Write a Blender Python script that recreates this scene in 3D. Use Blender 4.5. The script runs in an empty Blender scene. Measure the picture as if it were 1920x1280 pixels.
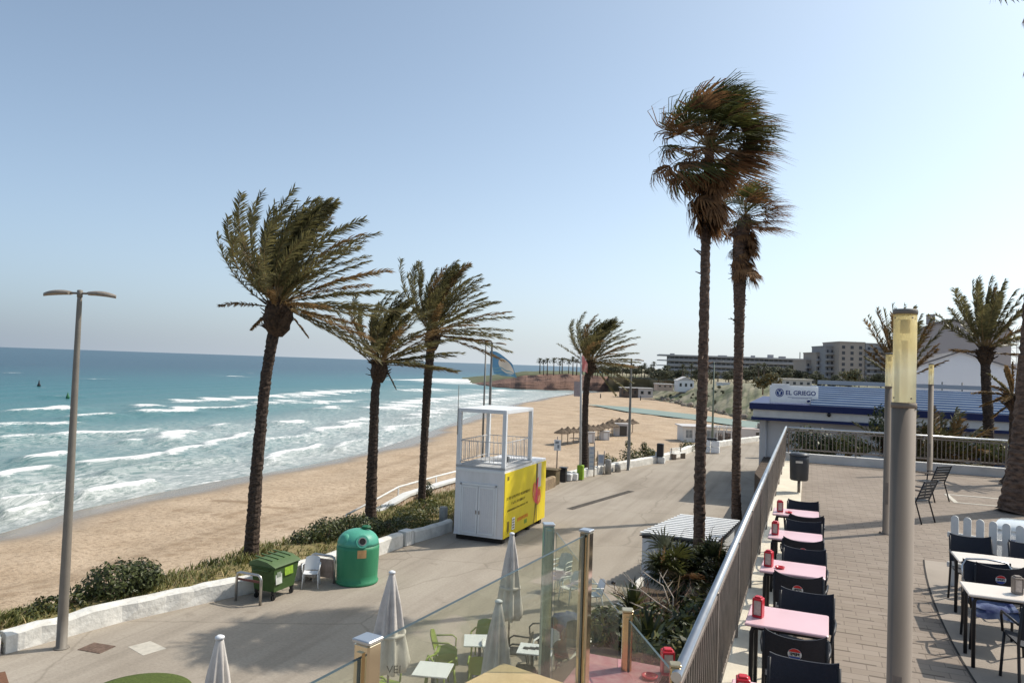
import bpy, math, random
import numpy as np
from math import sin, cos, pi, radians, sqrt, atan2, exp
from mathutils import Vector, Matrix, Quaternion

sc = bpy.context.scene
col = sc.collection
R = random.Random(7)
V3 = Vector

# ------------------------------------------------------------------ camera measurements
# site axes: +y runs along the promenade, +x towards the plaza side, z = 0 on the road
F = 1390.0; TH = math.atan(43 / 1390); RO = math.atan(0.0343); CZ = 6.8
YAW = math.atan2(0.372, 0.928)
SX = (0.928, -0.372); SY = (0.372, 0.928)
def ray(px, py):
    u = px - 960; v = 640 - py
    a = u * cos(RO) - v * sin(RO); b = u * sin(RO) + v * cos(RO)
    x, y, z = a, F * cos(TH) - b * sin(TH), F * sin(TH) + b * cos(TH)
    return (x * SX[0] + y * SX[1], x * SY[0] + y * SY[1], z, y)
def P(px, py, z=0.0):
    "point of the height-z plane seen at a photo pixel"
    r = ray(px, py); t = (z - CZ) / r[2]
    return V3((r[0] * t, r[1] * t, z))
def D(px, py, d):
    "point at depth d seen at a photo pixel"
    r = ray(px, py); t = d / r[3]
    return V3((r[0] * t, r[1] * t, CZ + r[2] * t))
def depth(p): return -0.372 * p[0] + 0.928 * p[1]
WIND = V3((0.90, 0.43, 0.05)).normalized()

# ------------------------------------------------------------------ materials
MATS = {}
def nd(nt, t, **k):
    n = nt.nodes.new(t)
    for a, b in k.items():
        if a == 'inp':
            for i, val in b.items(): n.inputs[i].default_value = val
        else: setattr(n, a, b)
    return n
def c4(c): return (c[0], c[1], c[2], 1.0)
def M(name, c, rough=0.7, metal=0.0, var=0.12, scale=6.0, bump=0.0, bscale=40.0, c2=None, detail=6.0, spec=0.35, trans=0.0, stretch=(1, 1, 1), coat=0.0):
    if name in MATS: return MATS[name]
    m = bpy.data.materials.new(name); m.use_nodes = True
    nt = m.node_tree; L = nt.links; p = nt.nodes['Principled BSDF']
    p.inputs['Roughness'].default_value = rough; p.inputs['Metallic'].default_value = metal
    p.inputs['Specular IOR Level'].default_value = spec
    if coat: p.inputs['Coat Weight'].default_value = coat
    tc = nd(nt, 'ShaderNodeTexCoord'); mp = nd(nt, 'ShaderNodeMapping'); mp.inputs['Scale'].default_value = stretch
    L.new(tc.outputs['Object'], mp.inputs[0])
    n = nd(nt, 'ShaderNodeTexNoise', inp={'Scale': scale, 'Detail': detail, 'Roughness': 0.6}); L.new(mp.outputs[0], n.inputs['Vector'])
    rp = nd(nt, 'ShaderNodeValToRGB')
    a = c2 if c2 else tuple(x * (1 - var) for x in c)
    b = c if c2 else tuple(min(1, x * (1 + var)) for x in c)
    rp.color_ramp.elements[0].position = 0.33; rp.color_ramp.elements[1].position = 0.67
    rp.color_ramp.elements[0].color = c4(a); rp.color_ramp.elements[1].color = c4(b)
    L.new(n.outputs['Fac'], rp.inputs[0]); L.new(rp.outputs[0], p.inputs['Base Color'])
    if bump:
        n2 = nd(nt, 'ShaderNodeTexNoise', inp={'Scale': bscale, 'Detail': 5.0}); L.new(mp.outputs[0], n2.inputs['Vector'])
        bp = nd(nt, 'ShaderNodeBump', inp={'Strength': bump, 'Distance': 0.02}); L.new(n2.outputs['Fac'], bp.inputs['Height']); L.new(bp.outputs[0], p.inputs['Normal'])
    if trans:
        tr = nd(nt, 'ShaderNodeBsdfTranslucent'); L.new(rp.outputs[0], tr.inputs['Color'])
        mx = nd(nt, 'ShaderNodeMixShader', inp={0: trans}); out = nt.nodes['Material Output']
        L.new(p.outputs[0], mx.inputs[1]); L.new(tr.outputs[0], mx.inputs[2]); L.new(mx.outputs[0], out.inputs[0])
    MATS[name] = m
    return m

def glass_mat(name, tint, dirt_haze):
    m = bpy.data.materials.new(name); m.use_nodes = True; nt = m.node_tree; L = nt.links
    out = nt.nodes['Material Output']; nt.nodes.remove(nt.nodes['Principled BSDF'])
    tr = nd(nt, 'ShaderNodeBsdfTransparent', inp={0: c4(tint)})
    gl = nd(nt, 'ShaderNodeBsdfGlossy', inp={'Roughness': 0.02})
    lw = nd(nt, 'ShaderNodeLayerWeight', inp={'Blend': 0.5}); pw = nd(nt, 'ShaderNodeMath', operation='POWER', inp={1: 5.0}); L.new(lw.outputs['Facing'], pw.inputs[0])
    fr = nd(nt, 'ShaderNodeMath', operation='MULTIPLY_ADD', inp={1: 0.75, 2: 0.03}); L.new(pw.outputs[0], fr.inputs[0])
    df = nd(nt, 'ShaderNodeBsdfDiffuse', inp={0: (0.62, 0.60, 0.5, 1)})  # yellowish film: dirt, plus the haze of reflected surroundings put in as colour
    no = nd(nt, 'ShaderNodeTexNoise', inp={'Scale': 2.2, 'Detail': 6.0})
    tc = nd(nt, 'ShaderNodeTexCoord'); L.new(tc.outputs['Object'], no.inputs['Vector'])
    mu = nd(nt, 'ShaderNodeMath', operation='MULTIPLY', inp={1: dirt_haze}); L.new(no.outputs['Fac'], mu.inputs[0])
    m1 = nd(nt, 'ShaderNodeMixShader'); m2 = nd(nt, 'ShaderNodeMixShader')
    L.new(mu.outputs[0], m1.inputs[0]); L.new(tr.outputs[0], m1.inputs[1]); L.new(df.outputs[0], m1.inputs[2])
    L.new(fr.outputs[0], m2.inputs[0]); L.new(m1.outputs[0], m2.inputs[1]); L.new(gl.outputs[0], m2.inputs[2])
    L.new(m2.outputs[0], out.inputs[0]); return m

white = M('white_paint', (0.72, 0.71, 0.68), 0.6, var=0.06, scale=3, bump=0.25, bscale=18)
whiteclean = M('white_panel', (0.74, 0.75, 0.76), 0.45, var=0.03, scale=2)
whiterough = M('white_render', (0.70, 0.68, 0.63), 0.9, var=0.14, scale=2.5, bump=1.0, bscale=9)
greywhite = M('grey_white', (0.55, 0.53, 0.52), 0.8, var=0.06, scale=0.6)
steel = M('brushed_steel', (0.52, 0.50, 0.47), 0.34, 0.85, var=0.10, scale=12)
galv = M('galvanised_steel', (0.245, 0.205, 0.175), 0.5, 0.35, var=0.16, scale=5)
galvrail = M('polished_handrail', (0.62, 0.62, 0.62), 0.28, 0.85, var=0.08, scale=5)
chrome = M('polished_chrome', (0.70, 0.60, 0.44), 0.10, 1.0, var=0.05, scale=3)
greymetal = M('grey_painted_metal', (0.23, 0.22, 0.20), 0.5, 0.2, var=0.14, scale=4)
postpaint = M('beige_grey_post', (0.205, 0.18, 0.15), 0.6, 0.05, var=0.12, scale=2)
darkmetal = M('dark_painted_metal', (0.028, 0.027, 0.03), 0.4, 0.3, var=0.1)
blackplastic = M('black_plastic', (0.016, 0.016, 0.02), 0.42, var=0.1)
navyweave = M('black_navy_weave', (0.014, 0.016, 0.026), 0.6, var=0.15, scale=60, bump=0.3, bscale=200)
pinktop = M('pink_laminate', (0.70, 0.46, 0.49), 0.32, var=0.03, scale=3)
pinkdull = M('dusty_pink_laminate', (0.40, 0.16, 0.175), 0.4, c2=(0.46, 0.25, 0.25), scale=18, detail=3)
creamtop = M('cream_laminate', (0.74, 0.66, 0.58), 0.35, var=0.03)
redplastic = M('red_plastic', (0.55, 0.025, 0.04), 0.3, var=0.06)
paper = M('napkin_paper', (0.50, 0.42, 0.36), 0.9, var=0.15, scale=30)
tanwood = M('tan_cloth', (0.66, 0.47, 0.27), 0.75, var=0.08, scale=5)
concrete = M('pale_concrete', (0.53, 0.49, 0.42), 0.85, var=0.12, scale=2.5, bump=0.2, bscale=60)
curbmat = M('painted_kerb', (0.60, 0.58, 0.55), 0.85, var=0.1, scale=1.5)
trunkmat = M('palm_bark', (0.10, 0.068, 0.05), 0.95, c2=(0.020, 0.014, 0.011), scale=11, bump=1.0, bscale=14, stretch=(1, 1, 1.6))
trunkfan = M('fan_palm_bark', (0.19, 0.125, 0.09), 0.95, c2=(0.05, 0.032, 0.025), scale=7, bump=1.0, bscale=14, stretch=(1, 1, 2.5))
bossmat = M('palm_fibre', (0.10, 0.062, 0.038), 0.95, c2=(0.03, 0.019, 0.013), scale=12, bump=1.0, bscale=25)
frond = M('palm_frond_green', (0.215, 0.188, 0.074), 0.42, c2=(0.085, 0.082, 0.040), scale=2.6, trans=0.4, spec=0.5)
frondold = M('palm_frond_old', (0.32, 0.20, 0.085), 0.6, c2=(0.14, 0.09, 0.04), scale=3, trans=0.35)
fangreen = M('fan_leaf_green', (0.125, 0.13, 0.035), 0.5, c2=(0.05, 0.055, 0.02), scale=4, trans=0.35)
fandead = M('fan_leaf_dead', (0.34, 0.18, 0.078), 0.8, c2=(0.11, 0.056, 0.028), scale=4, trans=0.3)
rachis = M('palm_rib', (0.26, 0.18, 0.085), 0.6, var=0.2)
leafdark = M('shrub_leaf', (0.125, 0.14, 0.042), 0.45, c2=(0.042, 0.055, 0.02), scale=3, trans=0.2)
leafblack = M('shrub_leaf_deep', (0.055, 0.066, 0.026), 0.5, c2=(0.022, 0.03, 0.014), scale=3, trans=0.15)
leafyel = M('shrub_leaf_olive', (0.20, 0.18, 0.045), 0.55, c2=(0.08, 0.085, 0.025), scale=3, trans=0.25)
twig = M('dry_twig', (0.22, 0.14, 0.10), 0.9, c2=(0.09, 0.05, 0.04), scale=8)
twigpale = M('bleached_twig', (0.45, 0.38, 0.31), 0.9, var=0.2, scale=8)
soil = M('soil', (0.085, 0.06, 0.042), 0.95, var=0.3, scale=3, bump=0.8, bscale=20)
lime = M('lime_plastic', (0.23, 0.30, 0.035), 0.42, var=0.08)
rubber = M('rubber', (0.012, 0.012, 0.012), 0.8)
bluecloth = M('blue_cloth', (0.03, 0.05, 0.16), 0.8, c2=(0.12, 0.14, 0.22), scale=7)
parasolm = M('parasol_canvas', (0.70, 0.65, 0.60), 0.9, var=0.10, scale=6, trans=0.15)
inkm = M('dark_print', (0.03, 0.026, 0.022), 0.7)
thatch = M('thatch', (0.17, 0.125, 0.085), 0.95, c2=(0.07, 0.05, 0.035), scale=8, bump=1.0, bscale=20)
navy = M('navy_paint', (0.012, 0.022, 0.10), 0.45, var=0.08)
signblue = M('sign_blue', (0.022, 0.045, 0.20), 0.5, var=0.03)
glass = glass_mat('windbreak_glass', (0.90, 0.92, 0.87), 0.10)
darkglass = M('dark_window', (0.035, 0.04, 0.045), 0.15, var=0.2, spec=0.6)
edgeglass = M('glass_edge', (0.05, 0.075, 0.08), 0.45, var=0.1, spec=0.6)

# ------------------------------------------------------------------ mesh builder
class MB:
    def __init__(s): s.v = []; s.f = []; s.m = []; s.sm = []
    def face(s, idx, mi=0, smooth=False): s.f.append(idx); s.m.append(mi); s.sm.append(smooth)
    def poly(s, pts, mi=0):
        o = len(s.v); s.v += [tuple(p) for p in pts]; s.face(tuple(range(o, o + len(pts))), mi)
    def box(s, c, d, mi=0, rz=0.0, bev=0.0, mat=None):
        x, y, z = d[0] / 2, d[1] / 2, d[2] / 2
        b = min(bev, x * .6, y * .6, z * .6)
        T = mat if mat is not None else Matrix.Rotation(rz, 3, 'Z')
        c = V3(c); o = len(s.v)
        if b <= 0:
            for k in ((-1, -1, -1), (1, -1, -1), (1, 1, -1), (-1, 1, -1), (-1, -1, 1), (1, -1, 1), (1, 1, 1), (-1, 1, 1)):
                s.v.append(tuple(c + T @ V3((k[0] * x, k[1] * y, k[2] * z))))
            for q in ((0, 3, 2, 1), (4, 5, 6, 7), (0, 1, 5, 4), (1, 2, 6, 5), (2, 3, 7, 6), (3, 0, 4, 7)):
                s.face(tuple(o + i for i in q), mi)
            return
        # chamfered: rings of an octagon-cornered prism
        def ring(ix, iy, zz):
            k = len(s.v)
            for (px, py) in ((-ix, -iy + b), (-ix + b, -iy), (ix - b, -iy), (ix, -iy + b), (ix, iy - b), (ix - b, iy), (-ix + b, iy), (-ix, iy - b)):
                s.v.append(tuple(c + T @ V3((px, py, zz))))
            return k
        r = [ring(x - b, y - b, -z), ring(x, y, -z + b), ring(x, y, z - b), ring(x - b, y - b, z)]
        for i in range(3):
            for j in range(8):
                k = (j + 1) % 8; s.face((r[i] + j, r[i] + k, r[i + 1] + k, r[i + 1] + j), mi)
        s.face(tuple(r[0] + j for j in reversed(range(8))), mi); s.face(tuple(r[3] + j for j in range(8)), mi)
    def tube(s, pts, rad, n=8, mi=0, cap=True, smooth=True, flat=None):
        pts = [V3(p) for p in pts]; N = len(pts)
        rs = rad if isinstance(rad, (list, tuple)) else [rad] * N
        t0 = (pts[1] - pts[0]).normalized()
        up = V3((0, 0, 1)) if abs(t0.z) < 0.9 else V3((1, 0, 0))
        a = t0.cross(up).normalized(); o = len(s.v)
        for i, p in enumerate(pts):
            t = (pts[min(i + 1, N - 1)] - pts[max(i - 1, 0)]).normalized()
            a = (a - t * a.dot(t)).normalized(); b = t.cross(a)
            for j in range(n):
                w = 2 * pi * j / n + (pi / 4 if n == 4 else 0)
                s.v.append(tuple(p + (a * cos(w) + b * sin(w)) * rs[i]))
        for i in range(N - 1):
            for j in range(n):
                k = (j + 1) % n
                s.face((o + i * n + j, o + i * n + k, o + (i + 1) * n + k, o + (i + 1) * n + j), mi, smooth and n > 4)
        if cap:
            s.face(tuple(o + j for j in reversed(range(n))), mi); s.face(tuple(o + (N - 1) * n + j for j in range(n)), mi)
    def lathe(s, prof, n=20, c=(0, 0, 0), mi=0, smooth=True, sx=1.0, sy=1.0, wob=None):
        o = len(s.v); c = V3(c)
        for (r, z) in prof:
            for j in range(n):
                w = 2 * pi * j / n; q = r * (wob(w, z) if wob else 1)
                s.v.append((c.x + q * cos(w) * sx, c.y + q * sin(w) * sy, c.z + z))
        for i in range(len(prof) - 1):
            for j in range(n):
                k = (j + 1) % n; s.face((o + i * n + j, o + i * n + k, o + (i + 1) * n + k, o + (i + 1) * n + j), mi, smooth)
        s.face(tuple(o + j for j in reversed(range(n))), mi); s.face(tuple(o + (len(prof) - 1) * n + j for j in range(n)), mi)
    def prism(s, xy, z0, z1, mi=0, cap=True):
        o = len(s.v); n = len(xy)
        for z in (z0, z1):
            for p in xy: s.v.append((p[0], p[1], z))
        for j in range(n):
            k = (j + 1) % n; s.face((o + j, o + k, o + n + k, o + n + j), mi)
        if cap: s.face(tuple(o + j for j in reversed(range(n))), mi); s.face(tuple(o + n + j for j in range(n)), mi)
    def grid(s, rows, mi=0, smooth=True):
        o = len(s.v); n = len(rows[0])
        for r in rows: s.v += [tuple(p) for p in r]
        for i in range(len(rows) - 1):
            for j in range(n - 1):
                s.face((o + i * n + j, o + i * n + j + 1, o + (i + 1) * n + j + 1, o + (i + 1) * n + j), mi, smooth)
    def build(s, name, mats, parent=None, loc=None, rz=0.0):
        me = bpy.data.meshes.new(name); me.from_pydata(s.v, [], s.f)
        for m in (mats if isinstance(mats, (list, tuple)) else [mats]): me.materials.append(m)
        me.polygons.foreach_set('material_index', s.m); me.polygons.foreach_set('use_smooth', s.sm); me.update()
        ob = bpy.data.objects.new(name, me); col.objects.link(ob)
        if parent is not None: ob.parent = parent
        if loc is not None: ob.location = loc
        if rz: ob.rotation_euler[2] = rz
        return ob
def tag(o, label, cat, group=None):
    o['label'] = label; o['category'] = cat
    if group: o['group'] = group
    return o
def struct(o, kind='structure'): o['kind'] = kind; return o
def thing(name, label, cat, loc=(0, 0, 0), rz=0.0, group=None):
    o = bpy.data.objects.new(name, None); col.objects.link(o); o.empty_display_size = 0.2
    o.location = loc; o.rotation_euler[2] = rz
    return tag(o, label, cat, group)
def kids(o): return [c for c in col.objects if c.parent is o]
def dup(o, loc, rz=None, label=None, group=None, parent=None, scale=None):
    c = o.copy(); col.objects.link(c)
    if parent is not None: c.parent = parent
    if loc is not None: c.location = loc
    if rz is not None: c.rotation_euler[2] = rz
    if scale is not None: c.scale = (scale,) * 3
    if label: c['label'] = label
    if group: c['group'] = group
    for k in kids(o): dup(k, None, parent=c)
    return c
def text_mesh(body, size, depth=0.004, off=0.0):
    cu = bpy.data.curves.new('lettering', 'FONT'); cu.body = body; cu.size = size; cu.extrude = depth; cu.offset = off
    cu.align_x = 'CENTER'; cu.align_y = 'CENTER'
    ob = bpy.data.objects.new('lettering', cu); col.objects.link(ob)
    bpy.context.view_layer.update()
    me = bpy.data.meshes.new_from_object(ob.evaluated_get(bpy.context.evaluated_depsgraph_get()))
    bpy.data.objects.remove(ob); return me
def text_into(mb, body, size, org, ex, ey, mi=0, bold=0.0, off=0.0):
    "letters laid into a mesh builder on the plane (ex, ey) through org"
    me = text_mesh(body, size, 0.003, off); o = len(mb.v); org = V3(org); ex = V3(ex).normalized(); ey = V3(ey).normalized(); ez = ex.cross(ey)
    for v in me.vertices: mb.v.append(tuple(org + ex * (v.co.x * (1 + bold)) + ey * v.co.y + ez * v.co.z))
    for p in me.polygons: mb.face(tuple(o + i for i in p.vertices), mi)
    bpy.data.meshes.remove(me)
def lerp_poly(pl, y, key=1, val=0):
    "value of a polyline table at a coordinate"
    if y <= pl[0][key]: return pl[0][val]
    for p, q in zip(pl, pl[1:]):
        if y <= q[key]:
            t = (y - p[key]) / (q[key] - p[key]); return p[val] + t * (q[val] - p[val])
    return pl[-1][val]
# ------------------------------------------------------------------ world, sun, camera
SUN_AZ = V3((0.709, 0.704, 0)); SUN_EL = radians(49)
w = bpy.data.worlds.new("World"); sc.world = w; w.use_nodes = True
bg = w.node_tree.nodes['Background']
sky = w.node_tree.nodes.new('ShaderNodeTexSky'); sky.sky_type = 'NISHITA'; sky.sun_disc = False
sky.sun_elevation = SUN_EL; sky.sun_rotation = math.atan2(SUN_AZ.x, SUN_AZ.y)
sky.air_density = 0.6; sky.dust_density = 1.75; sky.ozone_density = 1.0; sky.altitude = 0
hs_ = w.node_tree.nodes.new('ShaderNodeHueSaturation'); hs_.inputs['Saturation'].default_value = 0.80
w.node_tree.links.new(sky.outputs[0], hs_.inputs['Color']); tn_ = w.node_tree.nodes.new('ShaderNodeMix'); tn_.data_type = 'RGBA'; tn_.blend_type = 'MULTIPLY'; tn_.inputs[0].default_value = 1.0; tn_.inputs[7].default_value = (0.925, 1.02, 0.98, 1)
w.node_tree.links.new(hs_.outputs[0], tn_.inputs[6]); 
# pale sea haze in the lowest part of the sky, brighter towards the sun
nt = w.node_tree; tcw = nd(nt, 'ShaderNodeTexCoord'); sw = nd(nt, 'ShaderNodeSeparateXYZ'); nt.links.new(tcw.outputs['Generated'], sw.inputs[0])
cxy = nd(nt, 'ShaderNodeCombineXYZ'); nt.links.new(sw.outputs[0], cxy.inputs[0]); nt.links.new(sw.outputs[1], cxy.inputs[1])
nrm_ = nd(nt, 'ShaderNodeVectorMath', operation='NORMALIZE'); nt.links.new(cxy.outputs[0], nrm_.inputs[0])
dt_ = nd(nt, 'ShaderNodeVectorMath', operation='DOT_PRODUCT'); dt_.inputs[1].default_value = (SUN_AZ.x, SUN_AZ.y, 0); nt.links.new(nrm_.outputs[0], dt_.inputs[0])
hm_ = nd(nt, 'ShaderNodeMapRange', inp={1: -0.3, 2: 0.9}); nt.links.new(dt_.outputs['Value'], hm_.inputs[0])
hc_ = nd(nt, 'ShaderNodeMix', data_type='RGBA'); hc_.inputs[6].default_value = (1.60, 1.92, 2.35, 1); hc_.inputs[7].default_value = (4.25, 4.5, 4.6, 1); nt.links.new(hm_.outputs[0], hc_.inputs[0])
ab_ = nd(nt, 'ShaderNodeMath', operation='ABSOLUTE'); nt.links.new(sw.outputs[2], ab_.inputs[0])
ml_ = nd(nt, 'ShaderNodeMath', operation='MULTIPLY', inp={1: -7.5}); nt.links.new(ab_.outputs[0], ml_.inputs[0])
ex_ = nd(nt, 'ShaderNodeMath', operation='EXPONENT'); nt.links.new(ml_.outputs[0], ex_.inputs[0])
fm_ = nd(nt, 'ShaderNodeMath', operation='MULTIPLY', inp={1: 0.92}); nt.links.new(ex_.outputs[0], fm_.inputs[0])
hz_ = nd(nt, 'ShaderNodeMix', data_type='RGBA'); nt.links.new(fm_.outputs[0], hz_.inputs[0]); nt.links.new(tn_.outputs[2], hz_.inputs[6]); nt.links.new(hc_.outputs[2], hz_.inputs[7])
nt.links.new(hz_.outputs[2], bg.inputs[0]); bg.inputs[1].default_value = 0.147
su = bpy.data.lights.new('sun', 'SUN'); su.energy = 2.75; su.angle = radians(0.53); su.color = (1.0, 0.93, 0.82)
so = bpy.data.objects.new('sun', su); col.objects.link(so)
sd = V3((SUN_AZ.x * cos(SUN_EL), SUN_AZ.y * cos(SUN_EL), sin(SUN_EL)))
so.rotation_euler = sd.to_track_quat('Z', 'Y').to_euler(); so.location = (20, 20, 60)
cam = bpy.data.cameras.new('camera'); co = bpy.data.objects.new('camera', cam); col.objects.link(co); sc.camera = co
cam.sensor_width = 36; cam.lens = F / 1920 * 36; cam.clip_start = 0.1; cam.clip_end = 60000
co.matrix_world = Matrix.Translation((0, 0, CZ)) @ Matrix.Rotation(YAW, 4, 'Z') @ Matrix.Rotation(pi / 2 + TH, 4, 'X') @ Matrix.Rotation(RO, 4, 'Z')
vs = sc.view_settings; sc.display_settings.display_device = 'sRGB'
vs.view_transform = 'Standard'; vs.look = 'None'; vs.exposure = 0.56; vs.gamma = 1.0; vs.use_curve_mapping = False
sc.cycles.use_denoising = True
sc.cycles.max_bounces = 8; sc.cycles.transparent_max_bounces = 16

# ------------------------------------------------------------------ shore, sand, sea
SEA = -5.5
SHPX = [(0, 1000), (150, 955), (290, 925), (400, 903), (560, 876), (680, 850), (770, 822), (830, 800), (900, 775), (965, 757), (1030, 745), (1075, 738), (1120, 735)]
SH = [P(x, y, SEA) for x, y in SHPX]
SH = [V3((-46, -10, 0)), V3((-47.5, 15, 0))] + SH
SHN = np.array([[p.x, p.y] for p in SH])
WALL = [(-17.6, 2), (-16.9, 8), (-16.44, 11.3), (-15.9, 14), (-14.9, 16.8), (-14.2, 19.5), (-13.76, 22.2), (-13.6, 24.3), (-13.2, 26.7), (-13.15, 34), (-13.1, 42), (-11.6, 49), (-9.9, 55), (-8.9, 64), (-6.5, 72), (-4.1, 79), (2, 88)]
def wall_x(y): return lerp_poly(WALL, y)
def seg_dist(X, Y, poly):
    "signed distance to the shoreline (positive on land), arc length"
    best = np.full(X.shape, 1e9); al = np.zeros(X.shape); sg = np.ones(X.shape); acc = 0.0
    for i in range(len(poly) - 1):
        a = poly[i]; b = poly[i + 1]; d = b - a; l = np.hypot(*d)
        t = ((X - a[0]) * d[0] + (Y - a[1]) * d[1]) / (l * l)
        if i > 0: t = np.maximum(t, 0)
        if i < len(poly) - 2: t = np.minimum(t, 1)
        dx = X - (a[0] + t * d[0]); dy = Y - (a[1] + t * d[1]); q = np.hypot(dx, dy)
        s = np.where(d[0] * dy - d[1] * dx > 0, -1.0, 1.0)
        m = q < best; best = np.where(m, q, best); al = np.where(m, acc + t * l, al); sg = np.where(m, s, sg); acc += l
    return best * sg, al
def sand_z(X, Y):
    X = np.asarray(X, float); Y = np.asarray(Y, float)
    ds, al = seg_dist(X, Y, SHN)
    wx = np.interp(Y, [p[1] for p in WALL], [p[0] for p in WALL])
    dw = np.maximum(wx - X, 0.0)
    up = -5.5 + 1.25 * (1 - np.exp(-np.maximum(ds, 0) / 9.0)) + np.minimum(ds, 0) * 0.09
    near = 1.0 * np.clip(1 - dw / 22.0, 0, 1) * np.clip(1 - (Y - 70) / 40, 0, 1)
    # drifts and humps
    hump = 0.10 * np.sin(X * 0.31 + Y * 0.11) * np.sin(Y * 0.17 - X * 0.07) + 0.05 * np.sin(X * 0.9 + 1.3 * np.sin(Y * 0.4))
    return up + near + hump * np.clip(ds / 8, 0, 1)
def sand_at(x, y): return float(sand_z(np.array([x]), np.array([y]))[0])
def PS(px, py):
    "point of the beach seen at a photo pixel"
    z = -4.2
    for _ in range(6): p = P(px, py, z); z = sand_at(p.x, p.y)
    return V3((p.x, p.y, z))
def np_mesh(name, verts, nr, nc, mat):
    idx = np.arange(nr * nc).reshape(nr, nc)
    q = np.stack([idx[:-1, :-1], idx[:-1, 1:], idx[1:, 1:], idx[1:, :-1]], -1).reshape(-1, 4)
    me = bpy.data.meshes.new(name); nf = len(q)
    me.vertices.add(len(verts)); me.vertices.foreach_set('co', verts.astype(np.float32).ravel())
    me.loops.add(nf * 4); me.loops.foreach_set('vertex_index', q.ravel().astype(np.int32))
    me.polygons.add(nf); me.polygons.foreach_set('loop_start', (np.arange(nf) * 4).astype(np.int32))
    me.polygons.foreach_set('use_smooth', np.ones(nf, bool))
    me.update(calc_edges=True); me.validate(); me.materials.append(mat)
    ob = bpy.data.objects.new(name, me); col.objects.link(ob); return ob
def to_site(cx, cy): return cx * SX[0] + cy * SX[1], cx * SY[0] + cy * SY[1]

# beach material: dry sand, wet band by the water, raked vehicle tracks and footprints
def beach_mat():
    m = bpy.data.materials.new('beach_sand'); m.use_nodes = True; nt = m.node_tree; L = nt.links; p = nt.nodes['Principled BSDF']
    p.inputs['Roughness'].default_value = 0.95; p.inputs['Specular IOR Level'].default_value = 0.15
    tc = nd(nt, 'ShaderNodeTexCoord')
    n1 = nd(nt, 'ShaderNodeTexNoise', inp={'Scale': 0.22, 'Detail': 8.0, 'Roughness': 0.62}); L.new(tc.outputs['Object'], n1.inputs['Vector'])
    r1 = nd(nt, 'ShaderNodeValToRGB'); e = r1.color_ramp.elements
    e[0].position = 0.3; e[0].color = (0.395, 0.292, 0.197, 1); e[1].position = 0.7; e[1].color = (0.54, 0.418, 0.30, 1)
    L.new(n1.outputs['Fac'], r1.inputs[0])
    n2 = nd(nt, 'ShaderNodeTexNoise', inp={'Scale': 3.0, 'Detail': 6.0, 'Roughness': 0.75}); L.new(tc.outputs['Object'], n2.inputs['Vector'])
    r2 = nd(nt, 'ShaderNodeValToRGB'); e = r2.color_ramp.elements; e[0].position = 0.34; e[0].color = (0.52, 0.49, 0.46, 1); e[1].position = 0.52; e[1].color = (1, 1, 1, 1)
    L.new(n2.outputs['Fac'], r2.inputs[0])
    mu = nd(nt, 'ShaderNodeMix', data_type='RGBA', blend_type='MULTIPLY'); mu.inputs[0].default_value = 0.85
    L.new(r1.outputs[0], mu.inputs[6]); L.new(r2.outputs[0], mu.inputs[7])
    at = nd(nt, 'ShaderNodeAttribute', attribute_name='wet')
    mw = nd(nt, 'ShaderNodeMix', data_type='RGBA'); L.new(at.outputs['Fac'], mw.inputs[0]); L.new(mu.outputs[2], mw.inputs[6]); mw.inputs[7].default_value = (0.235, 0.185, 0.135, 1)
    ak = nd(nt, 'ShaderNodeAttribute', attribute_name='track')
    mk = nd(nt, 'ShaderNodeMix', data_type='RGBA'); L.new(ak.outputs['Fac'], mk.inputs[0]); L.new(mw.outputs[2], mk.inputs[6]); mk.inputs[7].default_value = (0.27, 0.19, 0.12, 1)
    L.new(mk.outputs[2], p.inputs['Base Color'])
    rr = nd(nt, 'ShaderNodeMapRange', inp={3: 0.95, 4: 0.22}); L.new(at.outputs['Fac'], rr.inputs[0]); L.new(rr.outputs[0], p.inputs['Roughness'])
    n3 = nd(nt, 'ShaderNodeTexNoise', inp={'Scale': 1.5, 'Detail': 6.0, 'Roughness': 0.75}); L.new(tc.outputs['Object'], n3.inputs['Vector'])
    iv = nd(nt, 'ShaderNodeMapRange', inp={3: 0.9, 4: 0.0}); L.new(at.outputs['Fac'], iv.inputs[0])
    bp = nd(nt, 'ShaderNodeBump', inp={'Distance': 0.16}); L.new(iv.outputs[0], bp.inputs['Strength']); L.new(n3.outputs['Fac'], bp.inputs['Height']); L.new(bp.outputs[0], p.inputs['Normal'])
    return m
ys = [6.0]
while ys[-1] < 470: ys.append(ys[-1] + max(0.35, ys[-1] ** 2 / (11.5 * 1390) * 1.1))
rat = np.linspace(-1.35, 0.75, 760); YC = np.array(ys)
CX = rat[None, :] * (YC[:, None] + 12); CY = np.repeat(YC[:, None], len(rat), 1)
X, Y = to_site(CX, CY); Z = sand_z(X, Y)
beach = struct(np_mesh('beach', np.stack([X, Y, Z], -1).reshape(-1, 3), len(ys), len(rat), beach_mat()))
ds, al = seg_dist(X, Y, SHN)
edge = 1.1 * np.sin(al * 0.13) + 0.7 * np.sin(al * 0.31 + 1) + 0.4 * np.sin(al * 0.77)
wet = np.clip(1 - (ds - 2.0 - edge) / 4.5, 0, 1); wet = wet * wet * (3 - 2 * wet)
TR = [[(0, 1105), (300, 1030), (470, 975), (640, 940), (800, 862), (850, 842)], [(0, 1118), (300, 1046), (480, 985), (650, 955), (840, 868)],
      [(690, 940), (780, 905), (850, 880)], [(1000, 757), (1060, 760), (1150, 770)], [(1000, 762), (1080, 770), (1180, 790)],
      [(700, 880), (800, 850), (850, 848)], [(330, 955), (460, 975), (640, 1005)]]
tr = np.zeros(X.shape)
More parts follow.
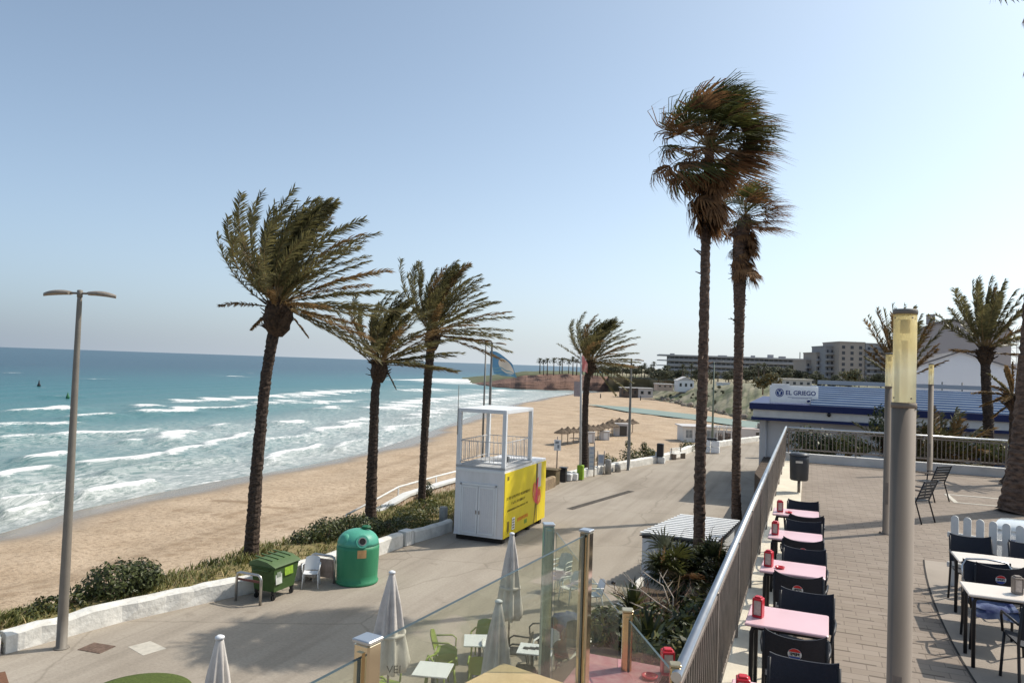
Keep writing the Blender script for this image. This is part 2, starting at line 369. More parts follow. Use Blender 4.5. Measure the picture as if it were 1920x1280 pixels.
for t in TR:
    pl = np.array([[q.x, q.y] for q in (PS(a, b) for a, b in t)])
    best = np.full(X.shape, 1e9); s_al = np.zeros(X.shape); acc = 0
    for a, b in zip(pl, pl[1:]):
        d = b - a; l = np.hypot(*d); tt = np.clip(((X - a[0]) * d[0] + (Y - a[1]) * d[1]) / (l * l), 0, 1)
        q = np.hypot(X - a[0] - tt * d[0], Y - a[1] - tt * d[1]); mm = q < best; s_al = np.where(mm, acc + tt * l, s_al); best = np.minimum(best, q); acc += l
    wd = 0.50 + 0.004 * CY
    tr = np.maximum(tr, np.clip(1 - best / wd, 0, 1) * (0.46 + 0.40 * np.sin(s_al * 4.5)))
for (xa, ya, xb, yb, k) in ((405, 938, 470, 942, .75), (500, 950, 545, 953, .6), (420, 968, 450, 960, .5), (195, 980, 210, 978, .4), (620, 957, 760, 968, .2)):
    a = PS(xa, ya); b = PS(xb, yb); d = b - a; l2 = d.x ** 2 + d.y ** 2
    tt = np.clip(((X - a.x) * d.x + (Y - a.y) * d.y) / l2, 0, 1); q = np.hypot(X - a.x - tt * d.x, Y - a.y - tt * d.y)
    tr = np.maximum(tr, min(1, k * 1.35) * np.clip(1.2 - q / 0.5, 0, 1))
for nm, arr in (('wet', wet), ('track', tr)):
    beach.data.attributes.new(nm, 'FLOAT', 'POINT').data.foreach_set('value', arr.astype(np.float32).ravel())

def sea_mat():
    m = bpy.data.materials.new('sea_water'); m.use_nodes = True; nt = m.node_tree; L = nt.links; p = nt.nodes['Principled BSDF']
    sd_ = nd(nt, 'ShaderNodeAttribute', attribute_name='off'); sl = nd(nt, 'ShaderNodeAttribute', attribute_name='along'); fo = nd(nt, 'ShaderNodeAttribute', attribute_name='foam')
    zone = nd(nt, 'ShaderNodeAttribute', attribute_name='surf')
    cb = nd(nt, 'ShaderNodeCombineXYZ'); L.new(sd_.outputs['Fac'], cb.inputs[0])
    ms = nd(nt, 'ShaderNodeMath', operation='MULTIPLY', inp={1: 0.34}); L.new(sl.outputs['Fac'], ms.inputs[0]); L.new(ms.outputs[0], cb.inputs[1])
    # real colour change with depth: sandy turquoise shallows to deep blue
    mr = nd(nt, 'ShaderNodeMapRange', inp={1: 0.0, 2: 420.0}); L.new(sd_.outputs['Fac'], mr.inputs[0])
    nz = nd(nt, 'ShaderNodeTexNoise', inp={'Scale': 0.035, 'Detail': 4.0}); L.new(cb.outputs[0], nz.inputs['Vector'])
    ad = nd(nt, 'ShaderNodeMath', operation='MULTIPLY_ADD', inp={1: 0.16, 2: -0.08}); L.new(nz.outputs['Fac'], ad.inputs[0])
    a2 = nd(nt, 'ShaderNodeMath', operation='ADD'); L.new(mr.outputs[0], a2.inputs[0]); L.new(ad.outputs[0], a2.inputs[1])
    rp = nd(nt, 'ShaderNodeValToRGB'); el = rp.color_ramp.elements
    el[0].position = 0.0; el[0].color = (0.20, 0.235, 0.215, 1); el[1].position = 1.0; el[1].color = (0.014, 0.060, 0.090, 1)
    for q, c in ((0.035, (0.115, 0.19, 0.185)), (0.11, (0.055, 0.165, 0.168)), (0.32, (0.030, 0.135, 0.150)), (0.62, (0.020, 0.086, 0.112))):
        e = el.new(q); e.color = c4(c)
    L.new(a2.outputs[0], rp.inputs[0])
    # foam: crest attribute broken by noise + lacy streaks in the surf
    n1 = nd(nt, 'ShaderNodeTexNoise', inp={'Scale': 1.7, 'Detail': 9.0, 'Roughness': 0.8, 'Distortion': 0.4}); L.new(cb.outputs[0], n1.inputs['Vector'])
    k1 = nd(nt, 'ShaderNodeMath', operation='MULTIPLY_ADD', inp={1: 3.2, 2: -1.95}); L.new(n1.outputs['Fac'], k1.inputs[0])
    k2 = nd(nt, 'ShaderNodeMath', operation='MULTIPLY_ADD', inp={1: 1.35}); L.new(fo.outputs['Fac'], k2.inputs[0]); L.new(k1.outputs[0], k2.inputs[2])
    k3 = nd(nt, 'ShaderNodeMapRange', inp={1: 0.25, 2: 0.75}); L.new(k2.outputs[0], k3.inputs[0])
    n2 = nd(nt, 'ShaderNodeTexNoise', inp={'Scale': 1.9, 'Detail': 10.0, 'Roughness': 0.82, 'Distortion': 0.7}); L.new(cb.outputs[0], n2.inputs['Vector'])
    r2 = nd(nt, 'ShaderNodeValToRGB'); e = r2.color_ramp.elements; e[0].position = 0.41; e[0].color = (0, 0, 0, 1); e[1].position = 0.68; e[1].color = (1, 1, 1, 1)
    L.new(n2.outputs['Fac'], r2.inputs[0])
    z2 = nd(nt, 'ShaderNodeMath', operation='MULTIPLY'); L.new(r2.outputs[0], z2.inputs[0]); L.new(zone.outputs['Fac'], z2.inputs[1])
    mx = nd(nt, 'ShaderNodeMath', operation='MAXIMUM'); L.new(k3.outputs[0], mx.inputs[0]); L.new(z2.outputs[0], mx.inputs[1])
    mc = nd(nt, 'ShaderNodeMix', data_type='RGBA'); L.new(mx.outputs[0], mc.inputs[0]); L.new(rp.outputs[0], mc.inputs[6]); mc.inputs[7].default_value = (0.78, 0.77, 0.75, 1)
    L.new(mc.outputs[2], p.inputs['Base Color'])
    ro = nd(nt, 'ShaderNodeMapRange', inp={3: 0.30, 4: 0.95}); L.new(mx.outputs[0], ro.inputs[0]); L.new(ro.outputs[0], p.inputs['Roughness'])
    p.inputs['IOR'].default_value = 1.33; p.inputs['Specular IOR Level'].default_value = 0.35
    w1 = nd(nt, 'ShaderNodeTexNoise', inp={'Scale': 0.8, 'Detail': 6.0, 'Roughness': 0.65}); L.new(cb.outputs[0], w1.inputs['Vector'])
    bp = nd(nt, 'ShaderNodeBump', inp={'Strength': 0.75, 'Distance': 0.5}); L.new(w1.outputs['Fac'], bp.inputs['Height']); L.new(bp.outputs[0], p.inputs['Normal'])
    return m
ys = [20.0]
while ys[-1] < 800: ys.append(ys[-1] + max(0.22, ys[-1] ** 2 / (12.3 * 1390) * 0.9))
while ys[-1] < 40000: ys.append(ys[-1] * 1.16)
rat = np.linspace(-1.45, 0.34, 620); YC = np.array(ys)
CX = rat[None, :] * YC[:, None]; CY = np.repeat(YC[:, None], len(rat), 1)
X, Y = to_site(CX, CY); ds, al = seg_dist(X, Y, SHN); off = -ds
BRK = [(165, 880, 300, 861, 9, 1), (300, 861, 375, 846, 8, 1), (375, 846, 475, 815, 5, .9), (0, 905, 92, 888, 10, 1), (55, 864, 122, 858, 8, 1), (45, 776, 128, 768, 7, 1), (145, 787, 190, 781, 5, .9),
       (262, 766, 288, 763, 6, 1), (290, 777, 390, 767, 6, 1), (345, 757, 520, 746, 6, 1), (100, 823, 290, 811, 6, .9), (60, 800, 130, 797, 8, .8), (300, 828, 358, 818, 9, 1), (230, 834, 250, 831, 4, .9),
       (165, 936, 278, 912, 6, 1), (0, 948, 120, 938, 5, .9), (10, 972, 85, 953, 5, .9), (395, 803, 430, 799, 4, .9), (525, 796, 562, 793, 5, 1), (545, 746, 670, 733, 5, .9), (480, 762, 560, 752, 5, .8),
       (495, 868, 600, 840, 5, .95), (590, 815, 690, 799, 5, .9), (720, 772, 755, 764, 7, 1), (755, 762, 830, 749, 5, 1), (770, 735, 830, 731, 4, .9), (815, 718, 900, 714, 6, 1), (560, 760, 680, 752, 4, .8),
       (780, 790, 835, 768, 5, .8), (640, 800, 690, 788, 4, .8), (345, 770, 470, 766, 5, .8), (0, 832, 70, 826, 9, .7), (0, 806, 60, 800, 7, .7), (600, 770, 640, 765, 4, .8), (470, 838, 590, 818, 4, .7), (838, 752, 940, 738, 4, .8),
       (860, 764, 960, 748, 4, .8), (900, 733, 990, 735, 4, .8), (615, 740, 690, 735, 3, .7), (160, 655 + 56, 200, 655 + 57, 2.5, .6), (420, 705, 455, 707, 2.5, .7), (90, 745, 140, 744, 2.5, .5), (15, 700, 24, 699, 2, .6), (740, 725, 765, 724, 2, .6), (0, 925, 200, 900, 4, .6), (200, 890, 420, 862, 4, .5), (620, 845, 690, 828, 4, .7), (700, 815, 780, 800, 5, .8)]
foam = np.zeros(X.shape); rise = np.zeros(X.shape)
for (x0, y0, x1, y1, th, k) in BRK:
    a = P(x0, y0, SEA); b = P(x1, y1, SEA); d = b - a; l = sqrt(d.x ** 2 + d.y ** 2)
    dep = depth((a + b) * .5); wd = th * dep * dep / (12.3 * F) * 0.42 + 0.07
    t = ((X - a.x) * d.x + (Y - a.y) * d.y) / (l * l); tc_ = np.clip(t, 0, 1)
    bow = 0.06 * l * np.sin(tc_ * pi) * 0.4 + 0.5 * wd * np.sin(tc_ * l * 0.5 + x0)
    q = np.hypot(X - a.x - tc_ * d.x + bow * d.y / l, Y - a.y - tc_ * d.y - bow * d.x / l)
    prof = np.clip(1.35 - q / wd, 0, 1) * (0.6 + 0.4 * np.sin(np.clip(tc_, 0.02, .98) * pi) ** 0.4)
    foam = np.maximum(foam, prof * k); rise = np.maximum(rise, np.exp(-(q / (wd * 1.3 + 0.25)) ** 2) * min(0.8, 0.14 * th))
swash = 0.9 * np.sin(al * 0.13) + 0.6 * np.sin(al * 0.31 + 1) + 0.35 * np.sin(al * 0.77)
thin = 0.28 + 0.0035 * CY
for o_, k, ww in ((-0.6, .62, 1.2), (4.5, .55, 1.3), (10.5, .5, 1.6)):
    line = o_ + swash * (1 + o_ * 0.12)
    foam = np.maximum(foam, k * np.clip(1.3 - np.abs(off - line) / (thin * ww), 0, 1))
surf = 0.85 * np.exp(-np.clip(off, 0, None) / 30.0) * np.clip(off / 1.5, 0, 1) + 0.42 * np.clip(1 - off / 105.0, 0, 1)
patch = 0.5 + 0.5 * np.sin(al * 0.045 + off * 0.09) * np.sin(al * 0.017 - off * 0.05 + 1.7)
surf = np.clip(surf * (0.5 + 1.0 * patch), 0, 0.92)
# far whitecaps
rs = np.random.RandomState(5)
for _ in range(90):
    px = rs.uniform(0, 1000); py = 655 + 0.034 * px + rs.uniform(4, 90) ** 1.0
    a = P(px, py, SEA)
    if seg_dist(np.array([a.x]), np.array([a.y]), SHN)[0][0] > -25: continue
    dep = depth(a); wd = 0.5 * dep * dep / (12.3 * F) * rs.uniform(.35, .8) + .1; ll = dep / F * rs.uniform(4, 14)
    ux, uy = SX[0], SY[0]
    t = (X - a.x) * ux + (Y - a.y) * uy; q = np.abs(-(X - a.x) * uy + (Y - a.y) * ux)
    foam = np.maximum(foam, rs.uniform(.35, .75) * np.clip(1.2 - q / wd, 0, 1) * np.clip(1.2 - np.abs(t) / ll, 0, 1))
swell = 0.16 * np.sin(off * 0.42 + 1.4 * np.sin(al * 0.02) + 0.6 * np.sin(al * .11)) * np.clip(off / 20, 0, 1) * np.clip(1.4 - CY / 500, 0, 1)
Z = SEA + swell + rise * np.clip(off / 3, 0, 1) + np.where(off < 0, 0.09 * off * 0.0, 0)
sea = struct(np_mesh('sea', np.stack([X, Y, Z], -1).reshape(-1, 3), len(ys), len(rat), sea_mat()))
for nm, arr in (('off', off), ('along', al), ('foam', foam), ('surf', surf)):
    sea.data.attributes.new(nm, 'FLOAT', 'POINT').data.foreach_set('value', arr.astype(np.float32).ravel())
# ------------------------------------------------------------------ road, plaza, verge
def road_mat():
    m = bpy.data.materials.new('worn_asphalt'); m.use_nodes = True; nt = m.node_tree; L = nt.links; p = nt.nodes['Principled BSDF']
    p.inputs['Roughness'].default_value = 0.9; p.inputs['Specular IOR Level'].default_value = 0.2
    tc = nd(nt, 'ShaderNodeTexCoord')
    n1 = nd(nt, 'ShaderNodeTexNoise', inp={'Scale': 0.16, 'Detail': 9.0, 'Roughness': 0.62, 'Distortion': 0.6}); L.new(tc.outputs['Object'], n1.inputs['Vector'])
    r1 = nd(nt, 'ShaderNodeValToRGB'); e = r1.color_ramp.elements
    e[0].position = 0.3; e[0].color = (0.300, 0.255, 0.205, 1); e[1].position = 0.68; e[1].color = (0.395, 0.345, 0.285, 1); L.new(n1.outputs['Fac'], r1.inputs[0])
    mp = nd(nt, 'ShaderNodeMapping'); mp.inputs['Scale'].default_value = (1.6, 0.10, 1); mp.inputs['Rotation'].default_value = (0, 0, -0.1); L.new(tc.outputs['Object'], mp.inputs[0])
    n2 = nd(nt, 'ShaderNodeTexNoise', inp={'Scale': 1.0, 'Detail': 5.0}); L.new(mp.outputs[0], n2.inputs['Vector'])
    r2 = nd(nt, 'ShaderNodeValToRGB'); e = r2.color_ramp.elements; e[0].position = 0.32; e[0].color = (0.80, 0.79, 0.78, 1); e[1].position = 0.55; e[1].color = (1, 1, 1, 1); L.new(n2.outputs['Fac'], r2.inputs[0])
    n3 = nd(nt, 'ShaderNodeTexNoise', inp={'Scale': 14.0, 'Detail': 4.0, 'Roughness': 0.8}); L.new(tc.outputs['Object'], n3.inputs['Vector'])
    r3 = nd(nt, 'ShaderNodeValToRGB'); e = r3.color_ramp.elements; e[0].position = 0.3; e[0].color = (0.80, 0.80, 0.80, 1); e[1].position = 0.6; e[1].color = (1.06, 1.06, 1.06, 1); L.new(n3.outputs['Fac'], r3.inputs[0])
    vo = nd(nt, 'ShaderNodeTexVoronoi', feature='DISTANCE_TO_EDGE', inp={'Scale': 0.16}); L.new(n1.outputs['Color'], vo.inputs['Vector']); 
    va = nd(nt, 'ShaderNodeVectorMath', operation='MULTIPLY_ADD'); va.inputs[1].default_value = (1.3, 1.3, 1.3); L.new(n1.outputs['Color'], va.inputs[0]); L.new(tc.outputs['Object'], va.inputs[2]); L.new(va.outputs[0], vo.inputs['Vector'])
    r4 = nd(nt, 'ShaderNodeValToRGB'); e = r4.color_ramp.elements; e[0].position = 0.0; e[0].color = (0.74, 0.73, 0.72, 1); e[1].position = 0.008; e[1].color = (1, 1, 1, 1); L.new(vo.outputs['Distance'], r4.inputs[0])
    n5 = nd(nt, 'ShaderNodeTexNoise', inp={'Scale': 0.9, 'Detail': 3.0, 'Roughness': 0.55}); L.new(tc.outputs['Object'], n5.inputs['Vector'])
    r5 = nd(nt, 'ShaderNodeValToRGB'); e = r5.color_ramp.elements; e[0].position = 0.66; e[0].color = (1, 1, 1, 1); e[1].position = 0.74; e[1].color = (0.80, 0.79, 0.78, 1); L.new(n5.outputs['Fac'], r5.inputs[0])
    mp6 = nd(nt, 'ShaderNodeMapping'); mp6.inputs['Scale'].default_value = (2.6, 0.035, 1); mp6.inputs['Rotation'].default_value = (0, 0, -0.16); L.new(tc.outputs['Object'], mp6.inputs[0])
    n6 = nd(nt, 'ShaderNodeTexNoise', inp={'Scale': 1.0, 'Detail': 2.0}); L.new(mp6.outputs[0], n6.inputs['Vector'])
    r6 = nd(nt, 'ShaderNodeValToRGB'); e = r6.color_ramp.elements; e[0].position = 0.60; e[0].color = (1, 1, 1, 1); e[1].position = 0.72; e[1].color = (0.86, 0.855, 0.85, 1); L.new(n6.outputs['Fac'], r6.inputs[0])
    prev = r1.outputs[0]
    for r in (r2, r3, r4, r5, r6):
        mu = nd(nt, 'ShaderNodeMix', data_type='RGBA', blend_type='MULTIPLY'); mu.inputs[0].default_value = 0.85
        L.new(prev, mu.inputs[6]); L.new(r.outputs[0], mu.inputs[7]); prev = mu.outputs[2]
    L.new(prev, p.inputs['Base Color'])
    bp = nd(nt, 'ShaderNodeBump', inp={'Strength': 0.25, 'Distance': 0.02}); L.new(n3.outputs['Fac'], bp.inputs['Height']); L.new(bp.outputs[0], p.inputs['Normal'])
    return m
def paver_mat():
    m = bpy.data.materials.new('block_paving'); m.use_nodes = True; nt = m.node_tree; L = nt.links; p = nt.nodes['Principled BSDF']
    p.inputs['Roughness'].default_value = 0.85; p.inputs['Specular IOR Level'].default_value = 0.25
    tc = nd(nt, 'ShaderNodeTexCoord')
    br = nd(nt, 'ShaderNodeTexBrick', inp={'Scale': 1.0, 'Mortar Size': 0.006, 'Mortar Smooth': 0.2, 'Bias': 0.0, 'Brick Width': 0.30, 'Row Height': 0.15})
    br.inputs['Color1'].default_value = (0.265, 0.215, 0.172, 1); br.inputs['Color2'].default_value = (0.305, 0.252, 0.206, 1); br.inputs['Mortar'].default_value = (0.19, 0.152, 0.12, 1)
    L.new(tc.outputs['Object'], br.inputs['Vector'])
    # open bed joints: dark dashes along every other row, staggered
    sx = nd(nt, 'ShaderNodeSeparateXYZ'); L.new(tc.outputs['Object'], sx.inputs[0])
    def mth(op, a, b=None, c=None):
        n = nd(nt, 'ShaderNodeMath', operation=op)
        for i, q in enumerate((a, b, c)):
            if q is None: continue
            if isinstance(q, (int, float)): n.inputs[i].default_value = q
            else: L.new(q, n.inputs[i])
        return n.outputs[0]
    v = mth('DIVIDE', sx.outputs[1], 0.30); fr = mth('FRACT', v); row = mth('FLOOR', v)
    inj = mth('LESS_THAN', fr, 0.10)
    u = mth('FRACT', mth('MULTIPLY_ADD', row, 0.37, mth('DIVIDE', sx.outputs[0], 0.60)))
    dash = mth('MULTIPLY', inj, mth('LESS_THAN', u, 0.52))
    n1 = nd(nt, 'ShaderNodeTexNoise', inp={'Scale': 0.5, 'Detail': 7.0, 'Roughness': 0.65}); L.new(tc.outputs['Object'], n1.inputs['Vector'])
    r1 = nd(nt, 'ShaderNodeValToRGB'); e = r1.color_ramp.elements; e[0].position = 0.3; e[0].color = (0.80, 0.79, 0.78, 1); e[1].position = 0.65; e[1].color = (1.05, 1.05, 1.05, 1); L.new(n1.outputs['Fac'], r1.inputs[0])
    mu = nd(nt, 'ShaderNodeMix', data_type='RGBA', blend_type='MULTIPLY'); mu.inputs[0].default_value = 1.0; L.new(br.outputs[0], mu.inputs[6]); L.new(r1.outputs[0], mu.inputs[7])
    md = nd(nt, 'ShaderNodeMix', data_type='RGBA'); L.new(mth('MULTIPLY', dash, 0.8), md.inputs[0]); L.new(mu.outputs[2], md.inputs[6]); md.inputs[7].default_value = (0.10, 0.078, 0.06, 1)
    L.new(md.outputs[2], p.inputs['Base Color'])
    return m
WT = 0.34
edge_road = [(x, y) for x, y in WALL]
b = MB(); b.prism([(x - 0.30, y) for x, y in WALL] + [(30, 88), (30, -12), (-18.2, -12)], -4.2, 0.0)
road = struct(b.build('road', road_mat()))
# land the buildings beyond the promenade stand on
b = MB(); b.prism([(5.7, 27.9), (60, 27.9), (60, 43.6), (-2.2, 43.6), (-2.2, 36), (-0.6, 27.9)], 0.004, 2.2)
struct(b.build('raised_ground', soil))
# plaza deck
b = MB(); b.prism([(-0.80, 6.35), (-0.80, 27.3), (40, 27.3), (40, -6), (-3.2, -6), (-3.2, 5.7), (-1.0, 5.7), (-1.0, 6.35)], 0.004, 3.9)
plaza = struct(b.build('plaza', [paver_mat()]))
b = MB(); b.prism([(-0.80, 6.35), (-0.80, 27.25), (-0.10, 27.25), (-0.10, 4.6), (-0.58, 4.6), (-0.58, 6.35)], 3.9, 3.925)
struct(b.build('plaza_kerb', M('cream_slab', (0.66, 0.59, 0.47), 0.8, var=0.08, scale=2.5, bump=0.2, bscale=30)))
# smooth concrete apron with curved joint
arc = []
for i in range(25):
    y = 13.6 - i * 0.42; arc.append((1.52 + 0.022 * (y - 9.3) ** 2 * (0.6 if y > 9.3 else 1.0), y))
b = MB(); b.prism([(x, y) for x, y in arc] + [(9, arc[-1][1]), (9, 13.6)], 3.9, 3.906)
struct(b.build('apron_paving', M('apron_concrete', (0.33, 0.28, 0.232), 0.85, var=0.10, scale=1.2, bump=0.2, bscale=50)))
b = MB(); b.grid([[(x, y, 3.9085) for x, y in arc], [(x + 0.022, y, 3.9085) for x, y in arc]])
struct(b.build('apron_joint', M('joint_filler', (0.03, 0.025, 0.022), 0.9)))
# tree pits and pale bands in the plaza floor
b = MB(); b.box((4.1, 20.3, 3.904), (1.7, 0.10, 0.008)); b.box((4.1, 21.6, 3.904), (1.7, 0.10, 0.008)); b.box((3.3, 20.95, 3.904), (0.1, 1.2, 0.008)); b.box((4.9, 20.95, 3.904), (0.1, 1.2, 0.008))
struct(b.build('tree_pit_edging', concrete))
# road details
def slab(name, pts, z, mat): b = MB(); b.prism(pts, 0.001, z); return struct(b.build(name, mat))
p_ = [P(*q) for q in ((240, 1212), (282, 1201), (312, 1215), (268, 1228))]
slab('road_patch', [(q.x, q.y) for q in p_][::-1], 0.005, M('cement_patch', (0.50, 0.46, 0.39), 0.9, var=0.14, scale=5))
p_ = [P(*q) for q in ((160, 1215), (190, 1207), (203, 1213), (172, 1222))]
b = MB(); cx, cy = sum(q.x for q in p_) / 4, sum(q.y for q in p_) / 4
b.box((0, 0, 0.006), (0.62, 0.46, 0.012)); 
for k in range(6): b.box((-0.25 + k * .1, 0, 0.0135), (0.04, 0.40, 0.005))
tag(b.build('manhole_cover', M('rusty_iron', (0.15, 0.10, 0.075), 0.8, var=0.3, scale=9), loc=(cx, cy, 0), rz=0.1), 'rusty square manhole cover set in the road near the tall lamp post', 'manhole cover')
a, c = P(1068, 954), P(1184, 920); d = (c - a); ang = atan2(d.y, d.x)
b = MB(); b.box((0, 0, 0.006), (d.length, 0.36, 0.012))
for k in range(70): b.box((-d.length / 2 + (k + .5) * d.length / 70, 0, 0.0145), (0.05, 0.30, 0.005))
tag(b.build('drain_grate', M('drain_iron', (0.10, 0.085, 0.07), 0.8, var=0.3, scale=4), loc=((a.x + c.x) / 2, (a.y + c.y) / 2, 0), rz=ang), 'long dark drain grate set into the promenade', 'drain')
c = P(300, 1262)
b = MB(); b.lathe([(1.02, 0.0), (1.02, 0.03), (0.9, 0.05), (0.45, 0.075), (0.02, 0.085)], 40)
tag(b.build('turf_mat', M('green_turf', (0.085, 0.115, 0.022), 0.9, var=0.25, scale=18, bump=0.8, bscale=90), loc=(c.x + 0.42, c.y - 0.95, 0.0)), 'round green turf mat lying on the road at the bottom edge', 'turf mat')
c = P(8, 1276)
b = MB(); b.box((0, 0, 0.008), (1.1, 0.9, 0.016), bev=.005)
tag(b.build('doormat', M('brown_mat', (0.17, 0.085, 0.05), 0.95, var=0.2, scale=20), loc=(c.x - 0.15, c.y - 0.36, 0), rz=-0.5), 'brown mat on the road in the bottom corner', 'mat')

# verge: sandy bank with grass between the wall and the beach
VO = [(-19.6, 2), (-19.0, 8), (-17.9, 11.5), (-17.55, 14), (-17.4, 18), (-17.2, 22), (-17.3, 26), (-17.3, 30), (-16.9, 33), (-15.6, 36), (-14.0, 39), (-13.3, 41)]
rows = []
ysv = [2 + i * 0.4 for i in range(98)]
for y in ysv:
    xi = wall_x(y) - 0.1; xo = min(lerp_poly(VO, y), xi - .15); r = []
    for k in range(9):
        t = k / 8; x = xi + (xo - xi) * t
        z = 0.20 + 0.16 * sin(t * pi) + 0.07 * sin(y * 1.7 + t * 5) * t
        r.append((x, y, z))
    for k in range(1, 7): r.append((xo - 0.55 * k, y, 0.16 - 0.62 * k - 0.1 * sin(y * 1.3 + k)))
    rows.append(r)
b = MB(); b.grid(rows)
struct(b.build('verge', M('verge_soil', (0.30, 0.23, 0.12), 0.95, c2=(0.19, 0.165, 0.06), scale=1.4, bump=0.8, bscale=12)))
def blades(name, pts, hmin, hmax, wd, mats, lean=0.5, n=3, seed=3, wind=0.25):
    r = random.Random(seed); b = MB()
    for (x, y, z, k) in pts:
        for _ in range(n):
            a = r.uniform(0, 2 * pi); h = r.uniform(hmin, hmax) * k; d = V3((cos(a), sin(a), 0)); s = V3((-sin(a), cos(a), 0)) * wd * r.uniform(.6, 1.2)
            o = V3((x + r.uniform(-.12, .12), y + r.uniform(-.12, .12), z - .03))
            t1 = o + d * h * lean * .35 + V3((0, 0, h * .6)); t2 = o + d * h * lean + V3((0, 0, h)) + WIND * h * wind
            i = len(b.v); b.v += [tuple(o - s), tuple(o + s), tuple(t1 + s * .8), tuple(t1 - s * .8), tuple(t2)]
            mi = r.choices(range(len(mats)), weights=[3, 3, 2, 1][:len(mats)])[0]
            b.face((i, i + 1, i + 2, i + 3), mi); b.face((i + 3, i + 2, i + 4), mi)
    return b.build(name, mats)
pts = []
rg = random.Random(11)
for _ in range(5200):
    y = rg.uniform(4, 39.5); xi = wall_x(y) - 0.35; xo = lerp_poly(VO, y)
    t = rg.random() ** 0.9; x = xi + (xo - 0.2 - xi) * t
    dens = 0.55 + 0.45 * sin(x * 2.1 + y * 0.9) * sin(y * 0.53 - x)
    if rg.random() > dens + 0.2: continue
    pts.append((x, y, 0.20 + 0.16 * sin(t * pi), 0.7 + 0.6 * dens))
struct(blades('verge_grass', pts, 0.06, 0.26, 0.020, [leafyel, M('grass_olive', (0.29, 0.27, 0.085), 0.6, c2=(0.15, 0.155, 0.05), scale=2, trans=.3), M('grass_green', (0.13, 0.15, 0.045), 0.6, c2=(0.06, 0.08, 0.02), scale=2, trans=.3), M('straw_grass', (0.34, 0.26, 0.13), 0.8, var=.3, scale=2)], n=4, lean=0.9), 'stuff')

# low white wall along the promenade
def sweep_wall(name, pl, w_, h, z0=0.0, mat=whiterough, seg=0.35, rough=0.02, seed=1, hfun=None):
    r = random.Random(seed); pts = []
    for p, q in zip(pl, pl[1:]):
        n = max(1, int(((V3(q) - V3(p)).length) / seg))
        for i in range(n): pts.append(V3(p).lerp(V3(q), i / n))
    pts.append(V3(pl[-1])); rows = []
    for i, p in enumerate(pts):
        t = (pts[min(i + 1, len(pts) - 1)] - pts[max(i - 1, 0)]); t.z = 0; t.normalize(); nrm = V3((t.y, -t.x, 0))
        hh = (hfun(p) if hfun else h) + r.uniform(-rough, rough); k = r.uniform(-rough, rough)
        sec = [(w_ / 2, 0), (w_ / 2 + k, hh * .5), (w_ / 2 + k, hh - .06), (w_ / 2 - .06, hh), (0, hh + .012), (-w_ / 2 + .06, hh), (-w_ / 2, hh - .06), (-w_ / 2, 0)]
        rows.append([tuple(p + nrm * a + V3((0, 0, z0 + c_))) for a, c_ in sec])
    b = MB(); b.grid(rows, smooth=False)
    for e in (rows[0], rows[-1]): b.poly(e)
    return b.build(name, mat)
wl = [(x - .17, y, 0) for x, y in WALL]
tag(sweep_wall('low_wall', [q for q in wl if q[1] <= 12] , .36, .46, seed=2), 'smooth near end of the low white wall, left of the lamp post', 'wall')
tag(sweep_wall('low_wall', [(-16.60, 11.42, 0), (-16.07, 14, 0), (-15.07, 16.8, 0), (-14.8, 17.5, 0)], .38, .46, seed=3, rough=.035), 'rough lumpy low white wall between the lamp post and the green wheeled container', 'wall')
tag(sweep_wall('low_wall', [(-14.78, 17.6, 0), (-14.37, 19.5, 0), (-13.93, 22.2, 0), (-13.80, 24.0, 0)], .34, .50, seed=4), 'low white wall behind the dome shaped bottle bank', 'wall')
b = MB(); b.box((0, 0, .27), (.40, .5, .54), bev=.02)
for k in range(4): b.box((.205, -.18 + k * .12, .27), (.03, .05, .5), bev=.01)
tag(b.build('wall_pier', white, loc=(-13.72, 24.35, 0), rz=-.15), 'grooved white pier ending the low wall right of the bottle bank', 'pier')
tag(sweep_wall('low_wall', [(-13.70, 24.72, 0), (-13.42, 26.4, 0), (-13.36, 27.2, 0)], .30, .46, seed=6), 'short shaded low white wall left of the yellow lifeguard cabin', 'wall')
b = MB(); b.lathe([(.17, 0), (.17, .86), (.15, .9), (.02, .91)], 16)
tag(b.build('bollard', M('bollard_grey', (.33, .32, .30), .8, var=.15), loc=(-13.72, 27.35, 0)), 'thick pale concrete bollard beside the cabin shadow', 'bollard')
tag(sweep_wall('low_wall', [(-13.3, 27.7, 0), (-13.3, 33.5, 0), (-13.25, 40, 0)], .30, .60, mat=M('tan_stone', (.36, .27, .17), .95, c2=(.20, .14, .09), scale=3, bump=.8), seed=7), 'low tan stone wall running behind the lifeguard cabin', 'wall')
tag(sweep_wall('low_wall', [(-13.27, 43.0, 0), (-12.6, 45.6, 0), (-11.8, 49, 0), (-10.1, 55, 0), (-9.4, 60, 0), (-9.1, 64, 0), (-6.7, 72, 0), (-4.3, 79, 0), (1.8, 87.6, 0)], .40, .50, seed=8), 'long low white wall along the far promenade by the beach bushes', 'wall')
